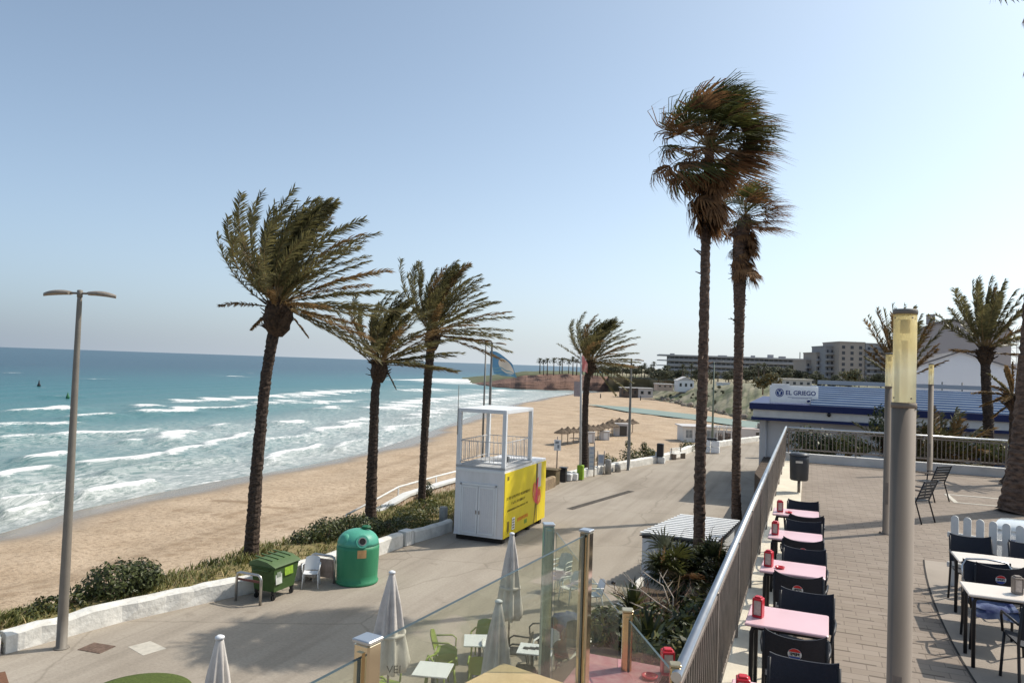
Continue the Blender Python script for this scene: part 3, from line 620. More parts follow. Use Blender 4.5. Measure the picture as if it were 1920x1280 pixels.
# stone ramp wall with white coping and handrail
rp = [(-17.3, 26.4, -.05), (-17.25, 28.5, .25), (-17.3, 30.6, .52), (-17.35, 34.5, .52), (-17.3, 38.0, .50)]
w_ = thing('ramp_wall', 'rubble stone ramp wall with white coping and white rail beside the palms', 'wall', (0, 0, 0))
b = MB(); rows = []
for p in rp:
    rows.append([(p[0] + .16, p[1], -3.6), (p[0] + .16, p[1], p[2]), (p[0] - .16, p[1], p[2]), (p[0] - .16, p[1], -3.6)])
b.grid(rows, smooth=False)
def rubble_mat():
    m = bpy.data.materials.new('rubble_stone'); m.use_nodes = True; nt = m.node_tree; L = nt.links; p = nt.nodes['Principled BSDF']; p.inputs['Roughness'].default_value = .95
    tc = nd(nt, 'ShaderNodeTexCoord'); v = nd(nt, 'ShaderNodeTexVoronoi', inp={'Scale': 5.0}); L.new(tc.outputs['Object'], v.inputs['Vector'])
    r = nd(nt, 'ShaderNodeValToRGB'); e = r.color_ramp.elements; e[0].color = (.22, .12, .07, 1); e[1].color = (.55, .42, .30, 1); L.new(v.outputs['Color'], r.inputs[0])
    v2 = nd(nt, 'ShaderNodeTexVoronoi', feature='DISTANCE_TO_EDGE', inp={'Scale': 5.0}); L.new(tc.outputs['Object'], v2.inputs['Vector'])
    lt = nd(nt, 'ShaderNodeMath', operation='LESS_THAN', inp={1: .05}); L.new(v2.outputs['Distance'], lt.inputs[0])
    mx = nd(nt, 'ShaderNodeMix', data_type='RGBA'); L.new(lt.outputs[0], mx.inputs[0]); L.new(r.outputs[0], mx.inputs[6]); mx.inputs[7].default_value = (.55, .48, .38, 1); L.new(mx.outputs[2], p.inputs['Base Color'])
    return m
RUB = rubble_mat(); b.build('stone_face', RUB, w_)
b = MB(); b.grid([[(p[0] + .22, p[1], p[2] + .003), (p[0] + .22, p[1], p[2] + .11), (p[0] - .22, p[1], p[2] + .11), (p[0] - .22, p[1], p[2] + .003)] for p in rp], smooth=False); b.build('coping', white, w_)
b = MB(); b.tube([(p[0] - .45, p[1], p[2] + .36) for p in rp], .045, 8, cap=True)
for p in rp: b.tube([(p[0] - .45, p[1], p[2] - .9), (p[0] - .45, p[1], p[2] + .36)], .03, 6)
b.build('handrail', white, w_)
# ------------------------------------------------------------------ palms and plants
def leafy_frond(b, base, d0, L, r, kw, droop, mi=0, lw=0.032, ll=0.13, steps=13, bare=0.16, ribmi=2, dens=3, ribr=0.022):
    "curved rib with leaflets on both sides, bent by the wind"
    d = d0.normalized(); p = V3(base); pts = [p.copy()]; dirs = [d.copy()]; h = L / steps
    for i in range(steps):
        t = (i + 1) / steps
        d = (d + WIND * kw * h * (0.35 + 1.1 * t) + V3((0, 0, -droop * h * (0.25 + t)))).normalized()
        p = p + d * h; pts.append(p.copy()); dirs.append(d.copy())
    b.tube(pts, [ribr * (1 - .85 * i / steps) + .004 for i in range(steps + 1)], 3, ribmi, cap=False)
    ref = V3((0, 0, 1)) if abs(d0.z) < .95 else V3((1, 0, 0))
    for i in range(steps):
        for k in range(dens):
            t = (i + (k + r.random() * .6) / dens) / steps
            if t < bare: continue
            q = pts[i].lerp(pts[i + 1], k / dens); dd = dirs[i]
            s = dd.cross(ref)
            if s.length < 1e-3: continue
            s.normalize(); up = s.cross(dd)
            ln = L * ll * (sin(pi * min(1, .10 + .80 * (t - bare) / (1 - bare)))) ** .6 * r.uniform(.8, 1.15)
            for sg in (-1, 1):
                pl_ = r.choice((.45, .15, -.2)); e = (s * sg * .60 + dd * .85 + up * pl_ + WIND * .30 + V3((0, 0, -.10)) + V3((r.uniform(-.1, .1), r.uniform(-.1, .1), r.uniform(-.1, .1)))).normalized()
                wv = e.cross(up + s * r.uniform(-1.2, 1.2) + dd * r.uniform(-.4, .4)).normalized() * lw
                o = len(b.v); m_ = q + e * ln * .45
                b.v += [tuple(q - wv * .5), tuple(q + wv * .5), tuple(m_ + wv), tuple(m_ - wv), tuple(q + e * ln + V3((0, 0, -.12 * ln)))]
                b.face((o, o + 1, o + 2, o + 3), mi); b.face((o + 3, o + 2, o + 4), mi)
def bark_tube(b, pts, rad, n=14, ring=0.075, rough=0.03, seed=1, mi=0):
    r = random.Random(seed); P_ = []; Rr = []
    pts = [V3(p) for p in pts]; L = [0]
    for a, c in zip(pts, pts[1:]): L.append(L[-1] + (c - a).length)
    s = 0.0
    while s < L[-1]:
        i = max(j for j in range(len(L) - 1) if L[j] <= s); t = (s - L[i]) / (L[i + 1] - L[i])
        # smooth (Catmull-Rom) centre line
        p0 = pts[max(i - 1, 0)]; p1 = pts[i]; p2 = pts[i + 1]; p3 = pts[min(i + 2, len(pts) - 1)]
        q = 0.5 * ((2 * p1) + (p2 - p0) * t + (2 * p0 - 5 * p1 + 4 * p2 - p3) * t * t + (3 * p1 - p0 - 3 * p2 + p3) * t ** 3)
        rr = rad[i] + (rad[i + 1] - rad[i]) * t
        P_.append(q); Rr.append(rr * (1 + rough * (1 if len(P_) % 2 else -1) + r.uniform(-.03, .03))); s += ring
    P_.append(pts[-1]); Rr.append(rad[-1])
    o = len(b.v); b.tube(P_, Rr, n, mi, True, False)
    for i in range(o, len(b.v)):
        b.v[i] = tuple(c + r.uniform(-.017, .017) for c in b.v[i])
def date_palm(label, pts, rad, L, nf, seed, kw=0.20, droop=0.055, boss=(0.42, 0.75), lo=-35, group='windblown date palms along the promenade', yellow=0.12, ll=.13, lift=50, dens=6, lw=.022, extra=()):
    r = random.Random(seed); base = V3(pts[0])
    t = thing('date_palm', label, 'palm tree', base, group=group)
    lp = [V3(p) - base for p in pts]; top = lp[-1]
    b = MB(); bark_tube(b, lp, rad, seed=seed); b.build('trunk', trunkmat, t)
    br, bh = boss
    b = MB(); pr = [(rad[-1] * .9, -bh * .75), (br * .85, -bh * .5), (br, -bh * .15), (br * .95, bh * .15), (br * .7, bh * .42), (br * .3, bh * .55)]
    b.lathe(pr, 16, top, smooth=False, wob=lambda w, z: 1 + .10 * sin(w * 7 + z * 9) + .06 * sin(w * 13 - z * 17))
    for _ in range(60):
        a = r.uniform(0, 2 * pi); z = r.uniform(-.5, .4) * bh; e = V3((cos(a), sin(a), r.uniform(.2, 1.0))).normalized()
        q = top + V3((cos(a), sin(a), 0)) * br * .85 + V3((0, 0, z)); b.tube([q, q + e * r.uniform(.12, .3)], [.035, .012], 4)
    b.build('fibrous_head', bossmat, t)
    b = MB(); c = top + V3((0, 0, bh * .35))
    for i in range(nf):
        u = (i + .5) / nf
        el = radians(lo + (88 - lo) * (u ** .8)); az = i * 2.39996 + r.uniform(-.25, .25)
        ag = max(0.0, -(cos(az) * WIND.x + sin(az) * WIND.y))
        if lift: el = max(el, radians(-12)) + radians(lift) * ag * cos(max(el, 0)) + radians(8)
        d = V3((cos(az) * cos(el), sin(az) * cos(el), sin(el)))
        old = el < radians(lo + 22)
        Lf = L * r.uniform(.82, 1.08) * (0.72 if old else 1.0)
        mi = 1 if (old and r.random() < .85) or r.random() < yellow * (1.6 if el < .6 else .7) else 0
        leafy_frond(b, c + V3((cos(az), sin(az), 0)) * br * .35 + V3((0, 0, -.2 if old else 0)), d, Lf, r, kw * r.uniform(.8, 1.2), droop * r.uniform(.6, 1.4), mi, ll=ll, dens=dens, lw=lw)
    ax = atan2(SY[0], SX[0])
    for (da, el, Lf, mi, kf, *dr) in extra:
        az = ax + radians(da + r.uniform(-6, 6)); e_ = radians(el); d = V3((cos(az) * cos(e_), sin(az) * cos(e_), sin(e_)))
        leafy_frond(b, c + V3((cos(az), sin(az), 0)) * br * .5 + V3((0, 0, -.15)), d, Lf, r, kf, dr[0] if dr else .10, mi, ll=ll, dens=dens, lw=lw)
    b.build('crown', [frond, frondold, rachis], t)
    return t
def up(px, py, d): return D(px, py, d)
gA = P(470, 1052, .2); dA = depth(gA)
date_palm('tallest windblown date palm, its leaning trunk behind the green wheeled container', [gA, up(476, 960, dA), up(484, 850, dA), up(496, 730, dA), up(508, 650, dA), up(521, 588, dA)], [.25, .21, .185, .175, .175, .20], 3.75, 66, 3, kw=.27, boss=(.44, 1.0), lo=-32, extra=[(0, -20, 3.4, 0, .1), (12, -26, 3.5, 0, .1), (-12, -14, 3.2, 1, .1), (5, -8, 2.6, 1, .1), (178, 8, 1.7, 1, .02, .25), (165, -40, 1.1, 1, .02), (186, 30, 3.1, 0, .16, -.32), (172, 42, 3.5, 0, .18, -.28), (180, 58, 3.6, 0, .18, -.2), (20, -50, 1.2, 1, .02), (150, 48, 3.1, 0, .14), (90, 10, 2.2, 1, .1), (-80, 12, 2.4, 1, .1), (-100, 30, 3, 0, .15), (-60, 25, 3, 0, .15)])
gB = P(695, 978, .2); dB = depth(gB)
date_palm('short windblown date palm with low crown, behind the bottle bank', [gB, up(697, 900, dB), up(701, 800, dB), up(704, 730, dB), up(711, 690, dB)], [.235, .22, .19, .175, .18], 3.0, 44, 5, kw=.34, boss=(.33, .8), lo=-30, extra=[(176, 44, 2.7, 0, .08, -.10), (186, 34, 2.6, 0, .06, -.14), (165, 55, 2.7, 1, .06, -.05), (0, 2, 3.0, 1, .08), (6, 18, 3.3, 0, .1), (-5, 30, 3.3, 0, .1), (10, 40, 3.2, 1, .12), (-90, 20, 2.4, 1, .1), (-70, 40, 2.8, 1, .1), (15, -60, 1.1, 1, 0)])
gC = P(790, 952, .2); dC = depth(gC)
date_palm('slender windblown date palm left of the lifeguard cabin', [gC, up(793, 880, dC), up(798, 780, dC), up(804, 690, dC), up(811, 632, dC)], [.19, .165, .18, .20, .20], 3.45, 56, 8, kw=.30, boss=(.34, .8), lo=-26, extra=[(0, -16, 3.3, 1, .08), (6, -6, 3.5, 0, .08), (-6, 4, 3.4, 0, .1), (178, 60, 3.0, 0, .15), (190, 70, 3.3, 0, .15), (-80, 30, 2.8, 1, .1)])
gD = P(1096, 884, .0); dD = depth(gD)
date_palm('windblown date palm behind the flagpole at the far wall', [gD, up(1096, 840, dD), up(1097, 780, dD), up(1100, 720, dD), up(1106, 686, dD)], [.30, .24, .21, .20, .21], 3.4, 60, 13, kw=.42, boss=(.36, .8), lo=-45, extra=[(180, 12, 2.2, 0, .0), (175, 35, 2.4, 0, .02), (10, -50, 2.6, 0, .05), (-5, -35, 2.8, 0, .08), (4, -20, 3.0, 0, .1)])
gE = D(1852, 850, 29.5); gE.z = 2.2
date_palm('date palm with an open crown in front of the white gabled building', [gE, up(1853, 790, 29.5), up(1850, 740, 29.5), up(1848, 690, 29.5), up(1848, 662, 29.5)], [.20, .19, .18, .17, .18], 2.7, 40, 21, kw=.12, droop=.07, boss=(.28, .6), lo=-12, group=None, ll=.15, lift=15)
gF = D(1690, 850, 31); gF.z = 2.2
date_palm('reddish green date palm half hidden behind the nearest lamp column', [gF, up(1690, 790, 31), up(1690, 740, 31), up(1689, 712, 31)], [.22, .21, .20, .20], 2.9, 34, 22, kw=.03, droop=.05, boss=(.30, .6), lo=28, group=None, yellow=.35, lift=0)
gG = P(1897, 908, 3.9)
date_palm('small palm with yellowing crown and dark trunk by the far railing', [gG, up(1901, 880, depth(gG)), up(1902, 820, depth(gG)), up(1903, 752, depth(gG))], [.30, .16, .13, .13], .95, 26, 23, kw=.1, droop=.5, boss=(.2, .4), lo=-50, group=None, yellow=.95, lift=0)

def fan_leaf(b, base, d0, r, pl, fl, kw, mi, hang=0.0, nseg=17, spread=78, w=.035):
    d = d0.normalized(); p = V3(base); pts = [p.copy()]; steps = 4
    for i in range(steps):
        d = (d + WIND * kw * .5 * pl / steps + V3((0, 0, -hang * pl / steps))).normalized(); p = p + d * pl / steps; pts.append(p.copy())
    b.tube(pts, [.022, .02, .017, .014, .012], 3, 2, cap=False)
    ref = V3((0, 0, 1)) if abs(d.z) < .9 else V3((1, 0, 0))
    s = d.cross(ref).normalized(); un = s.cross(d)
    for k in range(nseg):
        a = radians(-spread + 2 * spread * k / (nseg - 1)) + r.uniform(-.05, .05)
        e = (d * cos(a) + s * sin(a) + un * .12 * cos(a * 2)).normalized(); ln = fl * (.75 + .25 * cos(a)) * r.uniform(.8, 1.15)
        e2 = (e + WIND * kw * .9 + V3((0, 0, -hang - r.uniform(.0, .25)))).normalized(); e3 = (e2 + WIND * kw * 1.0 + V3((0, 0, -.5 - hang))).normalized()
        q0 = p; q1 = p + e * ln * .45; q2 = q1 + e2 * ln * .33; q3 = q2 + e3 * ln * .25
        wv = e.cross(un).normalized()
        o = len(b.v)
        b.v += [tuple(q0 - wv * .006), tuple(q0 + wv * .006), tuple(q1 + wv * w), tuple(q1 - wv * w), tuple(q2 + wv * w * .6), tuple(q2 - wv * w * .6), tuple(q3)]
        b.face((o, o + 1, o + 2, o + 3), mi); b.face((o + 3, o + 2, o + 4, o + 5), mi); b.face((o + 5, o + 4, o + 6), mi)
def fan_palm(label, pts, rad, seed, ngreen, ndead, skirt, pl=.85, fl=.95, kw=.55, group=None, name='fan_palm', elmin=-5, shag=None, old_up=.35, nseg=17):
    r = random.Random(seed); base = V3(pts[0]); t = thing(name, label, 'palm tree', base, group=group)
    lp = [V3(p) - base for p in pts]; top = lp[-1]
    b = MB(); bark_tube(b, lp, rad, ring=.09, rough=.03, seed=seed)
    if shag:
        for _ in range(shag):
            k = r.random(); i = min(int((k * .35 + .62) * (len(lp) - 1)), len(lp) - 2); q = lp[i].lerp(lp[i + 1], r.random()); a = r.uniform(0, 2 * pi)
            e = V3((cos(a), sin(a), r.uniform(-.6, .9))).normalized(); o_ = q + V3((cos(a), sin(a), 0)) * rad[i] * .9; b.tube([o_, o_ + e * r.uniform(.12, .34)], [.035, .012], 4)
    b.build('trunk', trunkfan, t)
    b = MB()
    for i in range(ngreen):
        u = (i + .5) / ngreen; el = radians(elmin + (86 - elmin) * u); az = i * 2.39996 + r.uniform(-.3, .3)
        d = V3((cos(az) * cos(el), sin(az) * cos(el), sin(el))); mi = 1 if r.random() < old_up * (1 - u) * 1.6 else 0
        fan_leaf(b, top + V3((0, 0, .1)), d, r, pl * r.uniform(.8, 1.2), fl * r.uniform(.8, 1.15), kw, mi, .08, nseg)
    b.build('crown', [fangreen, fandead, rachis], t)
    if ndead:
        b = MB()
        for i in range(ndead):
            az = i * 2.39996; k = r.random(); z = -k * skirt; el = radians(r.uniform(-82, -30) if k > .15 else r.uniform(-55, 5))
            d = V3((cos(az) * cos(el), sin(az) * cos(el), sin(el)))
            fan_leaf(b, top + V3((0, 0, z)) + (lp[-2] - top).normalized() * 0, d, r, pl * .62 * r.uniform(.5, 1.1), fl * .60 * r.uniform(.6, 1.2), kw * r.choice((.2, .3, .75)), 1, r.uniform(.35, 1.0), 13, 60, .036)
        b.build('dead_leaf_skirt', [fangreen, fandead, rachis], t)
    return t
g1 = P(1310, 1112, .0); d1 = depth(g1)
fan_palm('tallest fan palm, its bare trunk rising from the planter beside the railing', [g1, up(1311, 1000, d1), up(1313, 860, d1), up(1318, 700, d1), up(1321, 560, d1), up(1324, 420, d1), up(1330, 282, d1)], [.23, .175, .168, .158, .148, .135, .15], 31, 84, 95, 1.75, pl=1.1, fl=1.38, kw=.95, shag=20, old_up=.5, elmin=-38, nseg=24)
g2 = P(1381, 973, 0.0); d2 = depth(g2)
fan_palm('second fan palm with shaggy trunk and brown ragged crown', [g2, up(1380, 900, d2), up(1382, 780, d2), up(1386, 620, d2), up(1387, 520, d2), up(1390, 450, d2), up(1397, 410, d2)], [.24, .20, .20, .225, .30, .38, .28], 37, 50, 85, 2.3, pl=1.05, fl=1.28, kw=.8, shag=170, old_up=.7, elmin=-30)
g3 = P(1910, 960, 3.9); d3 = depth(g3)
fan_palm('thick palm trunk at the right edge of the plaza with dead leaves hanging high above', [g3, up(1921, 880, d3), up(1931, 720, d3), up(1952, 400, d3), up(1966, 150, d3), up(1974, -40, d3)], [.44, .33, .25, .2, .18, .2], 41, 24, 45, 2.9, pl=.8, fl=.85, kw=.7)

def leaf_clump(b, c, rad, n, r, mats_n, ls=.09, aspect=.45, shell=.62, flat=1.0, low=.0):
    for _ in range(n):
        while True:
            v = V3((r.uniform(-1, 1), r.uniform(-1, 1), r.uniform(-1 + low, 1)))
            if .05 < v.length <= 1: break
        v = v.normalized() * (shell + (1 - shell) * r.random()) * (1 + .16 * sin(v.x * 9 + c[0]) * sin(v.y * 8 + v.z * 7))
        p = V3(c) + V3((v.x * rad[0], v.y * rad[1], v.z * rad[2]))
        nrm = (v.normalized() + V3((r.uniform(-.8, .8), r.uniform(-.8, .8), r.uniform(-.5, .9)))).normalized()
        a = nrm.cross(V3((r.uniform(-1, 1), r.uniform(-1, 1), r.uniform(-1, 1)))).normalized(); q = nrm.cross(a); l = ls * r.uniform(.6, 1.3); h = l * aspect
        o = len(b.v); b.v += [tuple(p - a * l), tuple(p - q * h), tuple(p + a * l), tuple(p + q * h)]
        b.face((o, o + 1, o + 2, o + 3), r.randrange(mats_n))
def shrub(name, label, base, clumps, seed, mats, ls=.09, cat='shrub', group=None, stems=8):
    r = random.Random(seed); t = thing(name, label, cat, base, group=group); b = MB()
    for (dx, dy, dz, rx, ry, rz_, n) in clumps: leaf_clump(b, (dx, dy, dz), (rx, ry, rz_), n, r, len(mats), ls)
    b.build('foliage', mats, t)
    b = MB()
    for i in range(stems):
        c = clumps[i % len(clumps)]; e = V3((c[0] + r.uniform(-.4, .4) * c[3], c[1] + r.uniform(-.4, .4) * c[4], c[2] + c[5] * r.uniform(0, .5)))
        b.tube([(r.uniform(-.15, .15), r.uniform(-.15, .15), -.1), e * .5 + V3((r.uniform(-.1, .1), r.uniform(-.1, .1), 0)), e], [.03, .02, .008], 5)
    b.build('stems', twig, t); return t
q = P(215, 1128, .2)
shrub('bush', 'large rounded dark green bush on the verge beside the tall lamp post', q, [(0, 0, .55, .75, .72, .55, 1500), (.35, .45, .62, .55, .6, .45, 900), (-.5, -.35, .3, .45, .5, .35, 500), (.1, .9, .45, .5, .45, .4, 600)], 51, [leafdark, leafblack, leafdark], .062, 'bush')
q = P(95, 1152, .2)
shrub('bush', 'small low bush left of the tall lamp post', q, [(0, 0, .22, .5, .4, .26, 500), (-.2, -.5, .12, .5, .45, .2, 400), (.3, .35, .25, .35, .35, .25, 300)], 52, [leafdark, leafyel, leafblack], .06, 'bush')
q = P(612, 1020, .2)
shrub('bush', 'wide dark bush between the bottle bank and the tallest date palm', q, [(0, 0, .45, .75, .8, .5, 1300), (.5, .85, .5, .7, .75, .5, 1200), (-.45, -.7, .28, .55, .5, .35, 600), (.9, 1.5, .42, .5, .6, .4, 600)], 53, [leafdark, leafblack, leafdark], .06, 'bush')
q = P(770, 985, .2)
shrub('bush', 'low spreading green scrub under the slender date palm', q, [(0, 0, .18, .8, 1.0, .26, 900), (-.6, 1.1, .18, .8, 1.0, .28, 900), (.1, 2.2, .2, .6, 1.1, .3, 800), (-.9, 2.9, .25, .6, .8, .3, 500)], 54, [leafdark, leafyel, leafdark], .065, 'bush')
q = P(690, 1003, .2)
shrub('bush', 'dark scrub growing behind the bottle bank', q, [(0, 0, .3, .7, .6, .36, 800), (.6, .8, .25, .6, .7, .3, 600)], 55, [leafblack, leafdark], .06, 'bush')
q = P(801, 935, .25)
shrub('bush', 'little upright bush at the foot of the slender date palm', q, [(0, 0, .45, .3, .3, .45, 350)], 56, [leafblack, leafdark], .06, 'bush')
def spiky(name, label, base, n, L, seed, mats, w=.05, cat='plant', up_=.45, stem=0):
    r = random.Random(seed); b = MB()
    for i in range(n):
        az = i * 2.39996; el = radians(15 + 70 * (i + .5) / n); d = V3((cos(az) * cos(el), sin(az) * cos(el), sin(el))); s = V3((-sin(az), cos(az), 0)) * w
        l = L * r.uniform(.75, 1.15); p0 = V3((0, 0, stem)); p1 = p0 + d * l * .5; p2 = p1 + (d + V3((0, 0, -.35))).normalized() * l * .5; o = len(b.v)
        b.v += [tuple(p0 - s * .6), tuple(p0 + s * .6), tuple(p1 + s), tuple(p1 - s), tuple(p2)]; mi = r.randrange(len(mats)); b.face((o, o + 1, o + 2, o + 3), mi); b.face((o + 3, o + 2, o + 4), mi)
    ob = b.build(name, mats, loc=base); return tag(ob, label, cat)
spiky('agave', 'small spiky agave on the verge left of the tallest date palm', P(396, 1066, .22), 26, .42, 5, [leafdark, leafblack], .03)
for k, (px, py, s, lab) in enumerate(((1150, 876, 1.0, 'round bush by the far wall right of the info panels'), (1196, 866, 1.15, 'dark bush on the beach side of the far wall, just right of the lamp'), (1224, 858, .9, 'pointed bush on the beach side of the far wall left of the black bin'), (1300, 846, .95, 'low scrub bush behind the far wall near the beach bar'))):
    q = P(px, py, 0.0); q.x -= .55
    shrub('bush', lab, (q.x, q.y, -.4), [(0, 0, .7, .75 * s, .9 * s, .62 * s, 500), (.2, .8, .55, .6 * s, .8 * s, .5 * s, 300)] + ([(-.1, -.3, 1.45 * s, .28, .3, .35, 120)] if k in (1, 2) else []), 60 + k, [leafdark, leafyel, leafblack], .09, 'bush')

# planter between the plaza wall and the road: fan palm shrub, dry branches, agaves
def bank_z(x, y): return 0.10 + max(0.0, 3.25 - (y - 7.5) * .222) * min(1, max(0, (x + 4.6) / 1.6)) + .05 * sin(x * 3 + y * 2.1)
rows = [[(x, y, bank_z(x, y)) for x in [-4.62 + k * .315 for k in range(13)]] for y in [6.42 + k * .45 for k in range(38)]]
b = MB(); b.grid(rows); struct(b.build('planted_bank', soil))
tag(sweep_wall('planter_wall', [(-4.78, 6.5, 0), (-4.7, 23.4, 0)], .20, .34, seed=12, mat=whiterough), 'low pale kerb wall along the foot of the planted bank', 'wall')
def fan_shrub(label, base, n, seed, pl, fl, elmin=0, dead=.15, nseg=15):
    r = random.Random(seed); b = MB(); t = thing('fan_palm_shrub', label, 'palm shrub', base)
    for i in range(n):
        u = (i + .5) / n; el = radians(elmin + (86 - elmin) * u); az = i * 2.39996 + r.uniform(-.3, .3); d = V3((cos(az) * cos(el), sin(az) * cos(el), sin(el)))
        o = V3((r.uniform(-.25, .25), r.uniform(-.25, .25), r.uniform(.0, .5)))
        fan_leaf(b, o, d, r, pl * r.uniform(.7, 1.2), fl * r.uniform(.8, 1.2), .12, 1 if r.random() < dead * (1.3 - u) else (3 if r.random() < .35 else 0), .12, nseg, 85, .03)
    b.build('fronds', [leafblack, fandead, rachis, fangreen], t)
    b = MB(); b.tube([(0, 0, -.6), (.05, 0, 0), (0, .05, .55)], [.2, .18, .12], 9); b.build('trunk', trunkmat, t); return t
q = D(1268, 1104, 20.3)
fan_shrub('big dark fan palm shrub in front of the small white shed', (q.x, q.y, q.z), 66, 71, .54, .62, -10)
q = D(1345, 1098, 20.6)
fan_shrub('deep green fan palm shrub between the tallest trunk and the railing', (q.x, q.y, q.z), 46, 72, .6, .6, -5, .05)
def branches(name, label, base, n, L, seed, mats, cat='dry branches', zmin=.1, spread=1.0, r0=.02, fork=True):
    r = random.Random(seed); b = MB()
    for i in range(n):
        a = r.uniform(0, 2 * pi); el = r.uniform(zmin, 1.2); d = V3((cos(a) * cos(el) * spread, sin(a) * cos(el) * spread, sin(el))); l = L * r.uniform(.5, 1.1)
        p0 = V3((r.uniform(-.2, .2), r.uniform(-.2, .2), 0)); p1 = p0 + d * l * .5 + V3((r.uniform(-.1, .1),) * 3) * l * .5; p2 = p1 + (d + V3((r.uniform(-.5, .5), r.uniform(-.5, .5), r.uniform(-.4, .3)))).normalized() * l * .5
        mi = r.randrange(len(mats)); b.tube([p0, p1, p2], [r0, r0 * .7, r0 * .25], 5, mi, True)
        if fork:
            for _ in range(3):
                q = p1.lerp(p2, r.random()); e = (d + V3((r.uniform(-.9, .9), r.uniform(-.9, .9), r.uniform(-.6, .6)))).normalized(); b.tube([q, q + e * l * .25], [r0 * .5, r0 * .15], 4, mi, True)
    return tag(b.build(name, mats, loc=base), label, cat)
q = D(1225, 1135, 16.5); branches('dry_shrub', 'tangle of reddish dry twigs under the big fan palm shrub', (q.x, q.y, q.z - .5), 70, 1.25, 81, [twig, twig, rachis], zmin=.3, r0=.016)
q = D(1268, 1155, 15.0); branches('dead_branch', 'bleached bare branches sprawling towards the railing', (q.x, q.y, q.z), 9, 1.5, 86, [twigpale], zmin=-.1, r0=.018)
rr = random.Random(9)
labs = ['broad agave with yellow green leaves left in the planter', 'drooping olive shrub behind the pink side table', 'dark leafy plant below the bleached branches', 'spiky green plant at the railing foot', 'tangled succulent plant beside the gold post', 'low grey green plant under the dry twigs', 'straggly yellow plant next to the napkin dispenser', 'dark shrub at the planter edge by the road', 'orange tinted shrub against the railing']
for k, (px, py, d, sz, kind) in enumerate(((1185, 1130, 16.0, .55, 0), (1235, 1165, 13.5, .6, 1), (1285, 1195, 11.5, .55, 1), (1290, 1225, 9.6, .45, 0), (1165, 1185, 12.0, .6, 1), (1215, 1195, 11.2, .5, 0), (1245, 1225, 9.4, .5, 1), (1140, 1160, 14.0, .55, 1), (1318, 1140, 13.5, .5, 1))):
    q = D(px, py, d)
    if kind == 0: spiky('agave' if k == 0 else 'spiky_plant', labs[k], (q.x, q.y, q.z - .2), 34, sz * 1.25, 90 + k, [leafyel, leafdark, leafblack], .06)
    else: shrub('shrub', labs[k], (q.x, q.y, q.z - sz), [(0, 0, sz * .8, sz, sz, sz * .75, 420), (.3, .3, sz * .5, sz * .8, sz * .8, sz * .6, 260)], 100 + k, [leafblack, leafyel, leafdark, leafblack], .075, stems=16)
# shrubs beyond the far railing
for k, (px, py, d, rx, rz_, n, mats, lab) in enumerate((
        (1518, 828, 29, .95, .62, 900, [leafblack, leafdark], 'dark rounded bush behind the corner of the far railing'),
        (1590, 832, 28.5, .7, .42, 500, [leafdark, leafyel], 'loose sunlit bush behind the far railing under the blue roof'),
        (1655, 800, 29, .55, .9, 600, [leafdark, leafblack], 'tall dark bush behind the second lamp column'),
        (1825, 838, 27.6, .8, .42, 700, [leafyel, leafyel, leafdark], 'yellow green bush behind the right end of the far railing'),
        (1870, 845, 27.2, .6, .42, 450, [leafyel, leafdark], 'olive bush beside the yellowing palm'))):
    q = D(px, py, d); shrub('bush', lab, (q.x, q.y, q.z - rz_), [(0, 0, rz_, rx, .7, rz_, n), (rx * .5, .2, rz_ * .7, rx * .7, .6, rz_ * .7, n // 2)], 120 + k, mats, .085, 'bush')
def feather_shrub(label, base, n, L, seed, lo=5, yellow=.3):
    r = random.Random(seed); b = MB()
    for i in range(n):
        u = (i + .5) / n; el = radians(lo + (85 - lo) * u); az = i * 2.39996; d = V3((cos(az) * cos(el), sin(az) * cos(el), sin(el)))
        leafy_frond(b, V3((0, 0, .1)), d, L * r.uniform(.7, 1.1), r, .04, .22, 1 if r.random() < yellow else 0, ll=.2, lw=.03)
    return tag(b.build('feather_palm_shrub', [frond, frondold, rachis], loc=base), label, 'palm shrub')
q = D(1768, 832, 28.8); feather_shrub('wide feathery palm shrub behind the far railing near the third lamp column', (q.x, q.y, q.z - .9), 34, 2.3, 131)
q = D(1700, 835, 28.8); feather_shrub('dark feathery palm shrub behind the nearest lamp column', (q.x, q.y, q.z - .9), 26, 2.3, 132, 20, .1)
# ------------------------------------------------------------------ railings, columns, glass
ZP = 3.9
def railing(name, label, x0, y0, x1, y1, zb, h, group=None, posts=2.0, pitch=.115, mats=(galv, galvrail), flat=True):
    d = V3((x1 - x0, y1 - y0, 0)); l = d.length; rz = atan2(d.y, d.x)
    t = thing(name, label, 'railing', (x0, y0, zb), rz, group)
    b = MB(); b.tube([(0, 0, h), (l, 0, h)], .033, 10); b.build('handrail', mats[1], t)
    b = MB(); b.box((l / 2, 0, .12), (l, .03, .05), bev=.006); b.build('bottom_rail', mats[0], t)
    b = MB(); b.box((l / 2, 0, h - .09), (l, .03, .04), bev=.006); b.build('top_rail', mats[0], t)
    n = max(1, round(l / posts))
    for i in range(n + 1):
        q = MB(); q.box((min(max(i * l / n, .03), l - .03), 0, h / 2 - .02), (.055, .05, h - .05), bev=.008); q.build('post', mats[0], t)
    b = MB(); k = int(l / pitch)
    for i in range(1, k):
        b.box((i * l / k, 0, (h + .03) / 2), (.022, .022, h - .27))
    b.build('balusters', mats[0], t)
    return t
railing('railing', 'long steel baluster railing running along the plaza edge above the planter', -.68, 4.45, -.66, 26.75, ZP + .025, 1.085)
b = MB(); b.prism([(-.79, 26.55), (9.5, 26.35), (9.5, 26.65), (-.79, 26.85)], ZP + .001, ZP + .27)
tag(b.build('parapet', curbmat), 'low white parapet along the far end of the plaza under the cross railing', 'parapet')
